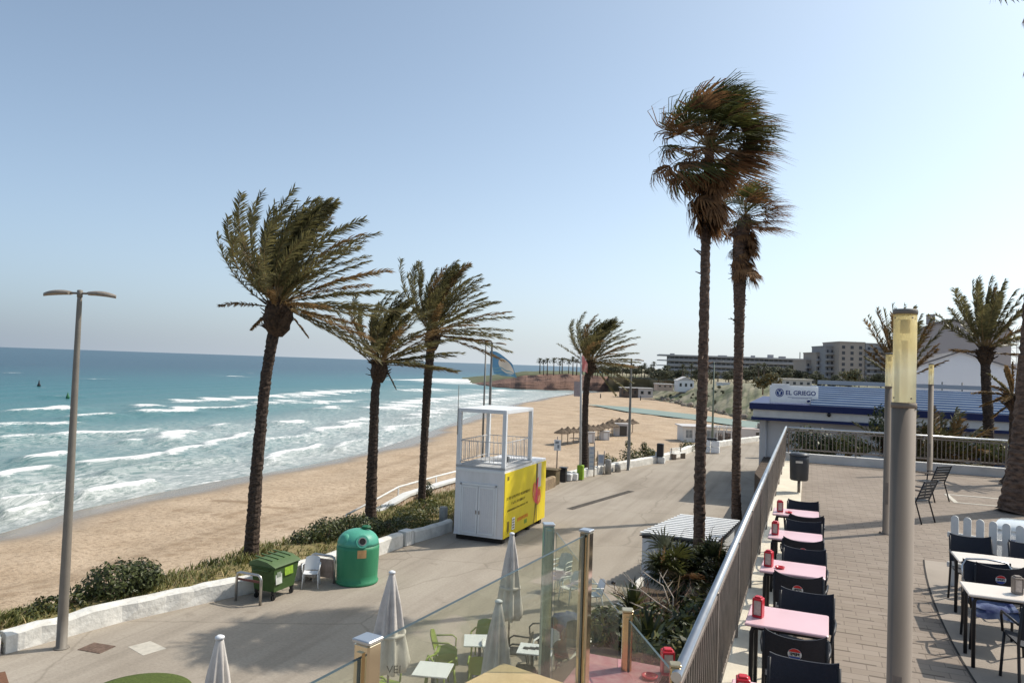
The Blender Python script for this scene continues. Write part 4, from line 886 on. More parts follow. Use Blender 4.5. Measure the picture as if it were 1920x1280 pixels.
railing('railing', 'steel baluster railing across the far end of the plaza on the low white parapet', -.6, 26.70, 5.65, 26.57, ZP + .272, .83)
def lamp_column(x, y, label):
    t = thing('lamp_column', label, 'lamp column', (x, y, ZP), group='round lamp columns on the plaza')
    b = MB(); b.lathe([(.13, 0), (.13, .012), (.075, .014), (.075, 2.72)], 28, smooth=True)
    b.lathe([(.0785, 2.70), (.0785, 2.735)], 28)
    for k in range(6): a = k * pi / 3; b.lathe([(.012, .012), (.012, .03), (.004, .034)], 8, (cos(a) * .112, sin(a) * .112, 0))
    b.build('shaft', M('column_paint', (.255, .202, .158), .6, 0, c2=(.195, .150, .112), scale=2.2, stretch=(1, 1, .25)), t)
    b = MB(); b.lathe([(.072, 2.737), (.072, 3.325)], 28); b.build('lamp_shade', lampm, t)
    b = MB(); rows = [[(.0765 * cos(a), .0765 * sin(a), z) for z in (.55, .95)] for a in [radians(k) for k in (236, 246, 256, 266, 276)]]; b.grid(rows)
    b.tube([(.076 * cos(radians(256)), .076 * sin(radians(256)), .90), (.081 * cos(radians(256)), .081 * sin(radians(256)), .90)], .010, 8); b.build('access_door', M('column_door', (.20, .165, .135), .6, var=.12, scale=5), t)
    b = MB()
    for z in (2.765, 3.30):
        for k in range(4): a = k * pi / 2 + .5; b.tube([(.072 * cos(a), .072 * sin(a), z), (.0755 * cos(a), .0755 * sin(a), z)], .006, 6)
    b.build('screws', galv, t)
    b = MB(); b.lathe([(.0755, 3.326), (.077, 3.345), (.073, 3.36), (.02, 3.364)], 28); b.build('cap', postpaint, t)
    b = MB(); b.lathe([(.020, 2.80), (.020, 3.15)], 10); b.lathe([(.03, 3.20), (.03, 3.29)], 10); b.build('bulb', paper, t)
    return t
lampm = bpy.data.materials.new('aged_acrylic'); lampm.use_nodes = True; nt = lampm.node_tree; p = nt.nodes['Principled BSDF']
tcn = nd(nt, 'ShaderNodeTexCoord'); sp = nd(nt, 'ShaderNodeSeparateXYZ'); nt.links.new(tcn.outputs['Object'], sp.inputs[0])
nz = nd(nt, 'ShaderNodeTexNoise', inp={'Scale': 6.0, 'Detail': 5.0}); nt.links.new(tcn.outputs['Object'], nz.inputs['Vector'])
sm = nd(nt, 'ShaderNodeMath', operation='MULTIPLY_ADD', inp={1: .22}); nt.links.new(nz.outputs['Fac'], sm.inputs[0]); nt.links.new(sp.outputs[2], sm.inputs[2])
mr = nd(nt, 'ShaderNodeMapRange', inp={1: 2.74, 2: 3.46}); nt.links.new(sm.outputs[0], mr.inputs[0])
rp = nd(nt, 'ShaderNodeValToRGB'); e = rp.color_ramp.elements
e[0].position = 0.0; e[0].color = (.78, .70, .42, 1); e[1].position = 1.0; e[1].color = (.86, .74, .42, 1)
for q, c in ((.06, (.30, .33, .15)), (.10, (.93, .88, .66)), (.45, (.95, .93, .78)), (.66, (.88, .77, .48))):
    k = e.new(q); k.color = c4(c)
nt.links.new(mr.outputs[0], rp.inputs[0]); nt.links.new(rp.outputs[0], p.inputs['Base Color']); p.inputs['Roughness'].default_value = .25
trl = nd(nt, 'ShaderNodeBsdfTranslucent'); nt.links.new(rp.outputs[0], trl.inputs[0]); mxs = nd(nt, 'ShaderNodeMixShader', inp={0: .72})
nt.links.new(p.outputs[0], mxs.inputs[1]); nt.links.new(trl.outputs[0], mxs.inputs[2]); tpl = nd(nt, 'ShaderNodeBsdfTransparent', inp={0: (1, .95, .78, 1)}); mx2 = nd(nt, 'ShaderNodeMixShader', inp={0: .30}); nt.links.new(mxs.outputs[0], mx2.inputs[1]); nt.links.new(tpl.outputs[0], mx2.inputs[2])
nt.links.new(mx2.outputs[0], nt.nodes['Material Output'].inputs[0])
lamp_column(.598, 5.60, 'nearest round lamp column with a big yellowed translucent head')
lamp_column(1.41, 15.51, 'lamp column half hidden behind the nearest one')
lamp_column(3.46, 25.63, 'farthest lamp column standing by the far railing')

def glass_panel(name, label, pts, th=.016, cat='glass panel', group=None):
    "upright pane: polygon of (along, z) in the plane through two ground points"
    (a, c, prof) = pts; d = V3((c[0] - a[0], c[1] - a[1], 0)); l = d.length; d.normalize(); n = V3((-d.y, d.x, 0)) * th / 2
    t = thing(name, label, cat, (a[0], a[1], ZP), group=group)
    b = MB(); q = [d * (u * l) + V3((0, 0, z)) for u, z in prof]; k = len(q)
    b.poly([x + n for x in q]); b.poly([x - n for x in reversed(q)]); b.build('pane', glass, t)
    b = MB()
    for i in range(k):
        j = (i + 1) % k; b.poly([q[i] + n, q[j] + n, q[j] - n, q[i] - n])
    b.build('pane_edge', edgeglass, t); return t
def glass_post(x, y, h, s, label, rz=0.0, capm=galvrail, mat=chrome):
    t = thing('glass_post', label, 'post', (x, y, ZP), rz)
    b = MB(); b.box((0, 0, h / 2), (s, s, h), bev=.008)
    b.box((0, -s / 2 - .004, h / 2 - .01), (s * .38, .012, h - .04)); b.build('upright', mat, t)
    b = MB(); b.box((0, 0, h + .008), (s * 1.12, s * 1.12, .016), bev=.004); b.build('cap', capm, t); return t
q1 = P(690, 1196, 5.7); q2 = P(1100, 993, 5.7); q3 = D(1029, 984, 5.6); q4 = P(1177, 1145, 5.05); q5 = P(1266, 1247, 5.05)
glass_post(q1.x, q1.y, 1.79, .080, 'nearest chrome glass post with a flat square cap', -.15)
glass_post(q2.x, q2.y, 1.79, .074, 'tall chrome post where the glass windbreak ends', -.15)
glass_post(q3.x, q3.y, q3.z - ZP, .078, 'chrome glass post with mirrored sky put into its teal colour, behind the windbreak', .5, mat=M('sky_teal_chrome', (.42, .55, .53), .16, .85, var=.08, scale=2))  # teal base colour imitates the sky mirrored in the chrome
glass_post(q4.x, q4.y, q4.z - ZP, .072, 'short brass coloured post in front of the pink side table', .3, M('goldlit_cap', (.6, .5, .32), .3, .8, var=.1), M('goldlit', (.72, .55, .33), .2, .95, var=.1))  # gold colour imitates sun reflected on these chrome posts
glass_post(q5.x, q5.y, q5.z - ZP, .06, 'short brass coloured post at the near end of the railing', .3, MATS['goldlit_cap'], MATS['goldlit'])
e1 = q1.lerp(q2, .022); e2 = q1.lerp(q2, .976)
glass_panel('glass_screen', 'large clear glass windbreak pane between the two tall chrome posts', (e1, e2, [(0, .1), (1, .1), (1, 1.77), (0, 1.77)]))
e0 = q1 + (q1 - q2).normalized() * 1.6
glass_panel('glass_screen', 'clear glass windbreak pane running out of the bottom of the frame', (e0, q1.lerp(q2, -.022), [(0, .1), (1, .1), (1, 1.74), (0, 1.74)]))
glass_panel('glass_screen', 'sloping clear glass pane dropping to the short brass post', (q3.lerp(q4, .1), q3.lerp(q4, .9), [(0, .1), (1, .1), (1, 1.13), (0, 1.66)]))
glass_panel('glass_screen', 'low clear glass pane between the two brass posts', (q4.lerp(q5, .06), q4.lerp(q5, .94), [(0, .1), (1, .1), (1, 1.10), (0, 1.10)]))

# ------------------------------------------------------------------ tables, chairs, dispensers
def make_table(name, label, loc, w_, d_, top, group=None, rz=0.0):
    t = thing(name, label, 'table', loc, rz, group)
    b = MB(); b.box((0, 0, .725), (w_, d_, .026), bev=.008); b.build('tabletop', top, t)
    b = MB(); b.box((0, 0, .695), (w_ - .10, d_ - .10, .03)); b.build('apron_frame', darkmetal, t)
    for sx in (-1, 1):
        for sy in (-1, 1):
            q = MB(); x, y = sx * (w_ / 2 - .055), sy * (d_ / 2 - .055)
            q.tube([(x - sx * .05, y, .70), (x - sx * .012, y, .685), (x, y, .65), (x, y, .0)], .019, 8); q.build('leg', darkmetal, t)
    return t
def make_chair(label, loc, rz, group=None, emblem=True, name='cafe_chair', rim=False):
    "facing +y, origin on the floor under the seat centre"
    t = thing(name, label, 'chair', loc, rz, group)
    b = MB(); rows = []
    for i in range(7):
        v = -.21 + i * .07; rows.append([(u * .225, v, .445 - .03 * cos(u * pi / 2) + .012 * (i == 6)) for u in (-1, -.5, 0, .5, 1)])
    b.grid(rows); b.grid([[(p[0], p[1], p[2] - .018) for p in reversed(r)] for r in rows]); b.build('seat', navyweave, t)
    b = MB(); f, k = [], []
    for i in range(9):
        w_ = i / 8; z = .50 + .34 * w_; y = -.205 - .095 * w_; r1, r2 = [], []
        for j in range(13):
            u = -1 + j / 6; dip = -.028 * (1 - u * u) * w_ ** 3 + .014 * abs(u) ** 6 * w_
            cy = -.050 * (1 - u * u); r1.append((u * .235, y + cy, z + dip)); r2.append((u * .235, y + cy - .016, z + dip))
        f.append(r1); k.append(r2)
    b.grid(f); b.grid([list(reversed(r)) for r in k])
    for r1, r2 in ((f[-1], k[-1]), (f[0], k[0])): b.grid([r1, r2])
    b.grid([[r[0] for r in f], [r[0] for r in k]]); b.grid([[r[-1] for r in f], [r[-1] for r in k]])
    b.build('backrest', navyweave, t)
    if rim:
        b = MB(); b.tube([(-.24, -.215, .5), (-.245, -.275, .78), (-.20, -.31, .85), (0, -.36, .86), (.20, -.31, .85), (.245, -.275, .78), (.24, -.215, .5)], .011, 6); b.build('piping', galvrail, t)
    for sx in (-1, 1):
        q = MB(); q.tube([(sx * .22, .20, .44), (sx * .235, .21, .2), (sx * .245, .22, 0)], .014, 7); q.build('leg', darkmetal, t)
        q = MB(); q.tube([(sx * .235, -.30, .82), (sx * .235, -.21, .46), (sx * .24, -.25, .2), (sx * .245, -.285, 0)], .014, 7); q.build('leg', darkmetal, t)
        q = MB(); q.tube([(sx * .245, -.235, .64), (sx * .265, -.05, .655), (sx * .265, .14, .65), (sx * .25, .20, .60), (sx * .235, .205, .44)], .013, 7); q.build('armrest', darkmetal, t)
    if emblem:
        mb = MB(); R_ = .052; c = V3((0, -.328, .685)); N = 36
        ey = V3((0, -.095, .34)).normalized(); ex = V3((-1, 0, 0)); ez = ex.cross(ey).normalized()
        nrm = V3((0, -1, -.28)).normalized()
        def pt(a, rr, lift): return c + ex * (cos(a) * rr) + ey * (sin(a) * rr) + nrm * lift
        mb.poly([pt(2 * pi * i / N, R_, .0) for i in range(N)], 0)
        def cap_(a0, a1, mi): mb.poly([pt(a0 + (a1 - a0) * i / 16, R_ * .95, .002) for i in range(17)], mi)
        cap_(radians(24), radians(156), 1); cap_(radians(204), radians(336), 2)
        text_into(mb, 'PEPSI', .034, c + nrm * .003 + ey * .0, ex, ey, 3, bold=.0)
        mb.build('emblem', [whiteclean, M('emblem_red', (.62, .03, .03), .5, var=.02), M('emblem_blue', (.02, .06, .30), .5, var=.02), inkm], t)
    return t
def make_dispenser(label, loc, rz=0.0, group=None, s=1.0, hm=None):
    t = thing('napkin_dispenser', label, 'napkin dispenser', loc, rz, group)
    b = MB(); b.box((0, 0, .012), (.105, .10, .024), bev=.006)
    for sx in (-1, 1): b.box((sx * .046, 0, .10), (.012, .095, .165), bev=.004)
    b.box((0, 0, .188), (.105, .10, .026), bev=.010); b.box((0, 0, .207), (.07, .07, .018), bev=.007); b.build('holder', hm or redplastic, t)
    b = MB(); b.box((0, 0, .10), (.078, .082, .15), bev=.004); b.build('napkins', paper, t); t.scale = (.84,) * 3
    return t
TY = [5.25, 7.07, 8.94, 10.72, 12.50]; wn = ['nearest', 'second', 'third', 'fourth', 'farthest']
gt = 'pink tables in a row along the railing'
tb = None
for i, y in enumerate(TY):
    lab = ['nearest pink table of the railing row, cut by the bottom edge', 'second nearest pink table of the railing row', 'middle pink table of the railing row', 'second farthest pink table of the railing row', 'farthest pink table of the railing row'][i]
    if tb is None: tb = make_table('cafe_table', lab, (-.12, y, ZP + .004), .67, .58, pinktop, gt)
    else: dup(tb, (-.12 + R.uniform(-.02, .02), y, ZP + .004), R.uniform(-.035, .035), label=lab)
gc = 'black cafe chairs along the railing row'
ca = make_chair('', (0, 0, 0), 0, gc)
used = False
ordn = ['the nearest', 'the second nearest', 'the middle', 'the second farthest', 'the farthest']
for i, y in enumerate(TY):
    rx = R.uniform(-.03, .03)
    if i > 0:
        lab = 'black chair with round back emblem on the near side of %s pink table' % ordn[i]
        if not used: ca.location = (-.03 + rx, y - .37, ZP + .004); ca['label'] = lab; used = True
        else: dup(ca, (-.03 + rx, y - .37 + R.uniform(-.03, .03), ZP + .004), R.uniform(-.09, .09), lab)
    lab = 'black chair facing the camera behind %s pink table' % ordn[i]
    dup(ca, (-.02 - rx, y + .30, ZP + .004), pi + R.uniform(-.10, .10), lab)
gd = 'red napkin dispensers on the railing row tables'
dp = None
for i, y in enumerate(TY):
    lab = 'red napkin dispenser on %s pink table by the railing' % ordn[i]
    if dp is None: dp = make_dispenser(lab, (-.355, y - .10, ZP + .743), .15, gd)
    else: dup(dp, (-.37, y - .06, ZP + .743), R.uniform(-.3, .3), lab)
for (i, dx, lab) in ((4, -.13, 'red ashtray beside the dispenser on the farthest pink table'), (2, -.12, 'red ashtray beside the dispenser on the middle pink table')):
    b = MB(); b.lathe([(.035, 0), (.05, .008), (.052, .022), (.042, .022), (.036, .010), (.01, .008)], 16); tag(b.build('ashtray', redplastic, loc=(-.37 - dx, TY[i] - .1, ZP + .743)), lab, 'ashtray')
# pink side table outside the railing end, tan table behind the glass
a = P(1112, 1224, 4.64); c = P(1243, 1251, 4.64)
make_table('cafe_table', 'dusty pink table standing between the tall chrome post and the railing end', ((a.x + c.x) / 2 - .02, a.y - .36, ZP + .0), .60, .72, pinkdull, None, 0.0)
q = P(1251, 1262, 4.64); make_dispenser('red napkin dispenser on the dusty pink table near the railing end', (q.x, q.y, ZP + .739), .4)
q = P(1218, 1270, 4.64); b = MB(); b.lathe([(.04, 0), (.055, .008), (.058, .022), (.046, .022), (.04, .010), (.01, .008)], 16); tag(b.build('ashtray', redplastic, loc=(q.x, q.y, ZP + .739)), 'red ashtray on the dusty pink table', 'ashtray')
q = P(1005, 1257, 4.64); make_table('cafe_table', 'table covered in tan cloth behind the glass windbreak', (q.x - .02, q.y - .33, ZP), .66, .6, tanwood, None, -.25)
# right hand terrace
gt2 = 'cream tables on the right of the plaza'
make_table('cafe_table', 'cream table nearest the picket fence', (2.42, 10.55, ZP + .008), 1.42, .56, creamtop, gt2)
make_table('cafe_table', 'cream table in front, with the blue cloth on the chair behind it', (2.25, 9.02, ZP + .008), 1.40, .52, creamtop, gt2)
g5 = 'black chairs at the cream tables'
dup(ca, (2.03, 11.15, ZP + .008), pi, 'black chair facing the camera between the cream table and the picket fence', g5)
dup(ca, (2.70, 11.1, ZP + .008), pi + .06, 'black chair at the picket fence, cut by the right edge of the photo', g5)
dup(ca, (2.03, 10.12, ZP + .008), .02, 'black chair with back emblem tucked under the far cream table', g5)
make_chair('black chair with a pale piped rim behind the near cream table', (1.92, 9.60, ZP + .008), pi, g5, emblem=False, rim=True)
dup(ca, (2.08, 8.50, ZP + .008), .10, 'black chair with back emblem on the near side of the near cream table', g5)
make_dispenser('grey metal napkin dispenser at the right edge on the near cream table', (2.02, 9.02, ZP + .747), .2, hm=galv)
b = MB(); rows = []
for i in range(9):
    u = -.2 + i * .05; rows.append([(u, v, .462 + .012 * sin(u * 23 + v * 9) + (.0 if v < .17 else -(v - .17) * 1.2)) for v in (-.2, -.1, 0, .1, .17, .21, .25)])
b.grid(rows); tag(b.build('cloth', M('blue_print_cloth', (.012, .025, .12), .8, c2=(.13, .17, .28), scale=9, detail=2), loc=(1.92, 9.58, ZP + .008), rz=pi), 'blue printed cloth lying on the piped black chair', 'cloth')
# armchairs beyond the columns
def arm_chair(label, loc, rz):
    t = thing('metal_armchair', label, 'armchair', loc, rz, 'dark metal armchairs on the open plaza')
    b = MB()
    for k in range(7): b.box((0, -.21 + k * .07, .435), (.46, .05, .014))
    b.build('seat', darkmetal, t)
    b = MB()
    for k in range(6): b.box((0, -.245 - k * .026, .50 + k * .065), (.46, .014, .045))
    b.build('backrest', darkmetal, t)
    for sx in (-1, 1):
        q = MB(); q.tube([(sx * .245, .22, .66), (sx * .245, .24, .44), (sx * .25, .30, 0)], .016, 6); q.build('leg', darkmetal, t)
        q = MB(); q.tube([(sx * .245, -.39, .86), (sx * .245, -.21, .43), (sx * .25, -.34, 0)], .016, 6); q.build('leg', darkmetal, t)
        q = MB(); q.tube([(sx * .25, -.30, .66), (sx * .25, .23, .665)], .018, 6); q.build('armrest', galv, t)
    return t
arm_chair('dark slatted armchair nearer the camera, half hidden by the nearest lamp column', (2.02, 17.25, ZP), .95)
arm_chair('dark slatted armchair farther back with a pale back edge', (2.75, 20.4, ZP), .80)
def litter_bin(label, loc, rz=0, h=.95):
    t = thing('litter_bin', label, 'litter bin', loc, rz)
    b = MB(); b.tube([(0, 0, 0), (0, 0, .35)], .035, 8); b.build('post', galv, t)
    b = MB(); b.lathe([(.19, .32), (.21, .34), (.225, h - .12), (.225, h - .03)], 20); b.build('bin_body', M('bin_grey', (.045, .048, .055), .45, var=.1), t)
    b = MB(); b.lathe([(.235, h - .028), (.235, h - .005), (.20, h + .03), (.03, h + .045)], 20); b.build('lid', M('bin_lid', (.075, .08, .09), .4, var=.1), t)
    b = MB(); b.box((0, -.228, h - .17), (.16, .012, .05)); b.build('ash_plate', galvrail, t); return t
litter_bin('dark cylindrical litter bin beside the long railing', (-.16, 19.55, ZP))
litter_bin('dark litter bin at the right end of the far railing', (5.75, 25.9, ZP), h=1.0)
# picket fence and the rounded white cabinet behind it
t = thing('picket_fence', 'white round topped picket fence at the edge of the cream tables', 'fence', (1.96, 12.12, ZP + .008), -.42)
for k in range(11):
    wd = .15 if k == 6 else .095; b = MB(); x = k * .155; h = .98 + (.04 if k == 6 else 0)
    pr = [(-wd / 2, 0), (wd / 2, 0)] + [(cos(a) * wd / 2, h - wd / 2 + sin(a) * wd / 2) for a in (radians(q) for q in (0, 30, 60, 90, 120, 150, 180))]
    b.poly([(x + u, -.011, v) for u, v in pr]); b.poly([(x + u, .011, v) for u, v in reversed(pr)])
    for i in range(len(pr)):
        u, v = pr[i]; u2, v2 = pr[(i + 1) % len(pr)]; b.poly([(x + u, .011, v), (x + u2, .011, v2), (x + u2, -.011, v2), (x + u, -.011, v)])
    b.build('picket', white, t)
for z in (.28, .70):
    b = MB(); b.box((.775, .032, z), (1.75, .035, .07), bev=.005); b.build('rail', white, t)
t = thing('display_freezer', 'white rounded cabinet with glossy curved top behind the picket fence', 'freezer', (3.32, 12.5, ZP + .008), -.42)
b = MB(); b.box((0, 0, .42), (1.5, .75, .74), bev=.05); b.build('cabinet', whiteclean, t)
b = MB(); rows = []
for i in range(13):
    a = pi * i / 12; rows.append([(u * .74, -cos(a) * .36, 0.795 + sin(a) * .13 * (1 - .25 * abs(u) ** 4)) for u in (-1, -.9, -.5, 0, .5, .9, 1)])
b.grid(rows); b.poly([r[0] for r in rows]); b.poly([r[-1] for r in reversed(rows)]); b.build('curved_lid', M('glossy_white', (.70, .74, .75), .12, var=.05, coat=.6), t)
b = MB(); b.box((-.35, -.379, .62), (.42, .01, .12)); b.box((.25, -.379, .5), (.5, .01, .35)); b.build('label_strips', M('freezer_blue', (.05, .09, .22), .4, c2=(.30, .34, .40), scale=5), t)
for sx in (-1, 1):
    b = MB(); b.lathe([(.05, 0), (.05, .05)], 10, (sx * .6, 0, 0)); b.build('foot', rubber, t)
# ------------------------------------------------------------------ promenade furniture
def street_lamp(label, x, y, H, z=0.0, ang=0.0, group='double armed street lamps along the promenade', mat=postpaint):
    t = thing('street_lamp', label, 'street lamp', (x, y, z), ang, group)
    b = MB(); b.lathe([(.17, 0), (.17, .02), (.115, .03), (.11, .8), (.055, H - .3), (.045, H)], 14); b.build('pole', mat, t)
    b = MB(); b.tube([(-.36, 0, H - .05), (.36, 0, H - .05)], .026, 8); b.lathe([(.06, H - .14), (.06, H + .02), (.02, H + .03)], 12); b.build('cross_arm', mat, t)
    for s in (-1, 1):
        b = MB(); rows = []
        for i in range(9):
            u = i / 8; wd = .15 * (sin(pi * min(1, .18 + .86 * u))) ** .55 + .012; hh = .075 * (sin(pi * min(.98, .15 + .75 * u))) ** .7; x0 = s * (.22 + .62 * u); zz = H - .05 - .05 * u * u
            rows.append([(x0, wd * cos(a), zz + (hh if sin(a) > 0 else .045) * sin(a)) for a in [2 * pi * k / 12 for k in range(13)]])
        b.grid(rows); b.poly([p for p in rows[0][:-1]]); b.poly([p for p in reversed(rows[-1][:-1])]); b.build('lamp_head', M('lamp_head_paint', (.27, .23, .19), .5, .1, var=.15), t)
    return t
vang = -YAW * 0 + atan2(SX[1], SX[0])
camx = atan2(SX[1] * 1.0, SX[0])          # direction of the image x axis seen in site axes
IMX = V3((SX[0], SY[0], 0)).normalized(); AX = atan2(IMX.y, IMX.x)
q = P(115, 1214, 0); street_lamp('tall double headed street lamp at the near low wall', q.x, q.y, 8.15, ang=AX)
q = D(922, 660, 43.2); street_lamp('double headed street lamp rising behind the lifeguard cabin', q.x, q.y, 8.05, ang=AX, mat=greymetal)
q = P(1178, 881, 0); street_lamp('double headed street lamp at the far wall beside the beach bushes', q.x, q.y, 7.45, ang=AX, mat=greymetal)
q = P(1335, 842, 0); t = thing('pole', 'thin green grey pole between the two fan palm trunks', 'pole', (q.x, q.y, 0)); b = MB(); b.lathe([(.10, 0), (.07, 5), (.05, 7.6)], 10); b.build('shaft', M('pole_green', (.16, .19, .15), .6), t); b = MB(); b.tube([(-.0, 0, 7.55), (.5, 0, 7.7)], .03, 6); b.box((.6, 0, 7.7), (.4, .16, .07), bev=.02); b.build('lamp_head', greymetal, t)
# flags
q = D(911, 655, 45.0); t = thing('flagpole', 'thin dark flagpole next to the lamp behind the cabin', 'flagpole', (q.x, q.y, 0)); b = MB(); b.lathe([(.075, 0), (.06, 4), (.045, 8.1)], 10); b.build('pole', greymetal, t); b = MB(); b.lathe([(.05, 8.1), (.06, 8.14), (.02, 8.2)], 10); b.build('finial', galv, t)
fl = [D(918, 658, 44.8), D(926, 702, 44.8)]; 
flagm = bpy.data.materials.new('blue_flag_cloth'); flagm.use_nodes = True; nt = flagm.node_tree; p = nt.nodes['Principled BSDF']; p.inputs['Roughness'].default_value = .8
at = nd(nt, 'ShaderNodeUVMap'); tcn = nd(nt, 'ShaderNodeTexCoord'); sp = nd(nt, 'ShaderNodeSeparateXYZ'); nt.links.new(tcn.outputs['UV'], sp.inputs[0])
def mnode(op, a, b_=None, c=None):
    n = nd(nt, 'ShaderNodeMath', operation=op)
    for i, q_ in enumerate((a, b_, c)):
        if q_ is None: continue
        if isinstance(q_, (int, float)): n.inputs[i].default_value = q_
        else: nt.links.new(q_, n.inputs[i])
    return n.outputs[0]
u_, v_ = sp.outputs[0], sp.outputs[1]
dx = mnode('SUBTRACT', u_, .62); dy = mnode('SUBTRACT', v_, .48)
rr_ = mnode('SQRT', mnode('ADD', mnode('MULTIPLY', dx, dx), mnode('MULTIPLY', mnode('MULTIPLY', dy, dy), .8)))
disc = mnode('LESS_THAN', rr_, .34); low = mnode('LESS_THAN', v_, .36)
wv = mnode('GREATER_THAN', mnode('SINE', mnode('MULTIPLY', mnode('ADD', v_, mnode('MULTIPLY', mnode('SINE', mnode('MULTIPLY', u_, 14.0)), .03)), 48.0)), .2)
m1 = nd(nt, 'ShaderNodeMix', data_type='RGBA'); m1.inputs[6].default_value = (.11, .26, .42, 1); m1.inputs[7].default_value = (.62, .56, .48, 1); nt.links.new(disc, m1.inputs[0])
m2 = nd(nt, 'ShaderNodeMix', data_type='RGBA'); nt.links.new(m1.outputs[2], m2.inputs[6]); m2.inputs[7].default_value = (.16, .32, .40, 1); nt.links.new(mnode('MULTIPLY', low, wv), m2.inputs[0]); nt.links.new(m2.outputs[2], p.inputs['Base Color'])
trf = nd(nt, 'ShaderNodeBsdfTranslucent'); nt.links.new(m2.outputs[2], trf.inputs[0]); mxf = nd(nt, 'ShaderNodeMixShader', inp={0: .35}); nt.links.new(p.outputs[0], mxf.inputs[1]); nt.links.new(trf.outputs[0], mxf.inputs[2]); nt.links.new(mxf.outputs[0], nt.nodes['Material Output'].inputs[0])
def flag(name, label, top, bot, L_, mat, seed, drop=.25, parent=None, nseg=14, nv=8, amp=.10):
    top, bot = V3(top), V3(bot); b = MB(); rows = []; side = V3((-IMX.y, IMX.x, 0))
    for i in range(nseg + 1):
        u = i / nseg; rows.append([tuple((top.lerp(bot, k / nv) - top) + IMX * (L_ * u * (1 - .08 * u)) + side * (amp * sin(u * 9 + k * .5 + seed) * u) + V3((0, 0, -drop * u * u * (1 - .75 * k / nv) + .03 * sin(u * 7 + k)))) for k in range(nv + 1)])
    b.grid(rows); ob = b.build(name, mat, loc=top)
    uv = ob.data.uv_layers.new(); n = nv + 1
    for lp_ in ob.data.loops: vi = lp_.vertex_index; uv.data[lp_.index].uv = ((vi // n) / nseg, 1 - (vi % n) / nv)
    return tag(ob, label, 'flag')
flag('flag', 'blue flag with a pale round emblem above waves, flying behind the cabin', fl[0], fl[1], 1.52, flagm, 0, drop=.75)
q = P(1088, 899, 0); t = thing('flagpole', 'pale flagpole in front of the far date palm with a green wrapped base', 'flagpole', (q.x, q.y, 0)); dd_ = depth(q); tp = D(1090, 662, dd_ - .4); l_ = tp - q
b = MB(); b.tube([(0, 0, 0), l_ * .5, l_], [.085, .07, .05], 10); b.build('pole', M('flagpole_white', (.50, .49, .47), .5, var=.1), t)
b = MB(); b.box((0, 0, .45), (.36, .36, .88), bev=.03); b.build('base_wrap', M('lime_panel', (.22, .36, .02), .5, var=.08), t)
redw = M('red_white_flag', (.52, .05, .06), .8, c2=(.62, .56, .52), scale=1.1, detail=1, trans=.3)
flag('flag', 'small faded red and white flag hanging from the pale flagpole', q + l_ * .985, q + l_ * .86, .42, redw, 2, drop=.55)
b = MB(); b.box((0, 0, 0), (.45, .05, .9)); ob = b.build('sign_board', M('mauve_board', (.40, .33, .33), .7, var=.1), loc=D(1083, 729, dd_ + .2)); tag(ob, 'small faded board fixed halfway up the pale flagpole', 'sign')

# lifeguard cabin
K0 = P(845, 999, .2); t = thing('lifeguard_cabin', 'white lifeguard cabin with open lookout frame on top and a yellow printed side', 'lifeguard cabin', (-12.62, 26.08, 0))
W_, Dp, H1, H2 = 2.05, 4.75, 2.78, 5.02; DF = 2.95
b = MB(); b.box((W_ / 2, Dp / 2, .2 + (H1 - .2) / 2), (W_, Dp, H1 - .2), bev=.015); b.build('cabin_box', M('cabin_panel', (.78, .775, .79), .5, c2=(.66, .65, .645), scale=2.2, stretch=(1, 1, .25)), t)
b = MB()
for y in (.25, 1.6, 3.0, 4.4): b.box((W_ / 2, y, .10), (W_ - .1, .22, .19))
b.build('skids', M('skid_dark', (.03, .025, .022), .8), t)
b = MB(); b.box((W_ / 2, DF / 2 + .02, H1 + .045), (W_ + .03, DF + .03, .085), bev=.01); b.build('lookout_floor', M('lookout_floor_grey', (.42, .42, .42), .7, var=.1, scale=4), t)
for (x, y) in ((.075, .075), (W_ - .075, .075), (.075, DF - .075), (W_ - .075, DF - .075)):
    b = MB(); b.box((x, y, (H1 + .09 + H2 - .12) / 2), (.15, .15, H2 - H1 - .21), bev=.008); b.build('corner_post', whiteclean, t)
b = MB(); b.box((W_ / 2, .07, H2 - .06), (W_, .14, .12), bev=.01); b.box((W_ / 2, DF - .07, H2 - .06), (W_, .14, .12), bev=.01)
for x in (.07, W_ - .07): b.box((x, DF / 2, H2 - .06), (.138, DF - .29, .118), bev=.01)
b.box((W_ / 2, DF / 2, H2 + .012), (W_ - .01, DF - .01, .022)); b.build('roof_frame', whiteclean, t)
b = MB(); rails = [((.15, .075), (W_ - .15, .075)), ((.075, .15), (.075, DF - .15)), ((W_ - .075, .15), (W_ - .075, DF - .15)), ((.15, DF - .075), (W_ - .15, DF - .075))]
for a, c in rails:
    a, c = V3((*a, 0)), V3((*c, 0)); L_ = (c - a).length; n = int(L_ / .17)
    for z in (H1 + .22, H1 + 1.02): b.tube([a + V3((0, 0, z)), c + V3((0, 0, z))], .018, 6)
    for k in range(1, n): q = a.lerp(c, k / n); b.tube([q + V3((0, 0, H1 + .22)), q + V3((0, 0, H1 + 1.02))], .010, 5)
b.build('guard_rail', M('rail_white', (.55, .55, .55), .5), t)
b = MB(); b.box((1.25, 1.0, H1 + .115), (.9, .5, .05)); b.build('lookout_hatch', whiteclean, t); b = MB(); b.box((1.35, 1.9, H1 + .2), (.18, .2, .2), bev=.03); b.build('lookout_stool', greymetal, t)
dm = M('cabin_door', (.66, .66, .68), .5, var=.03)
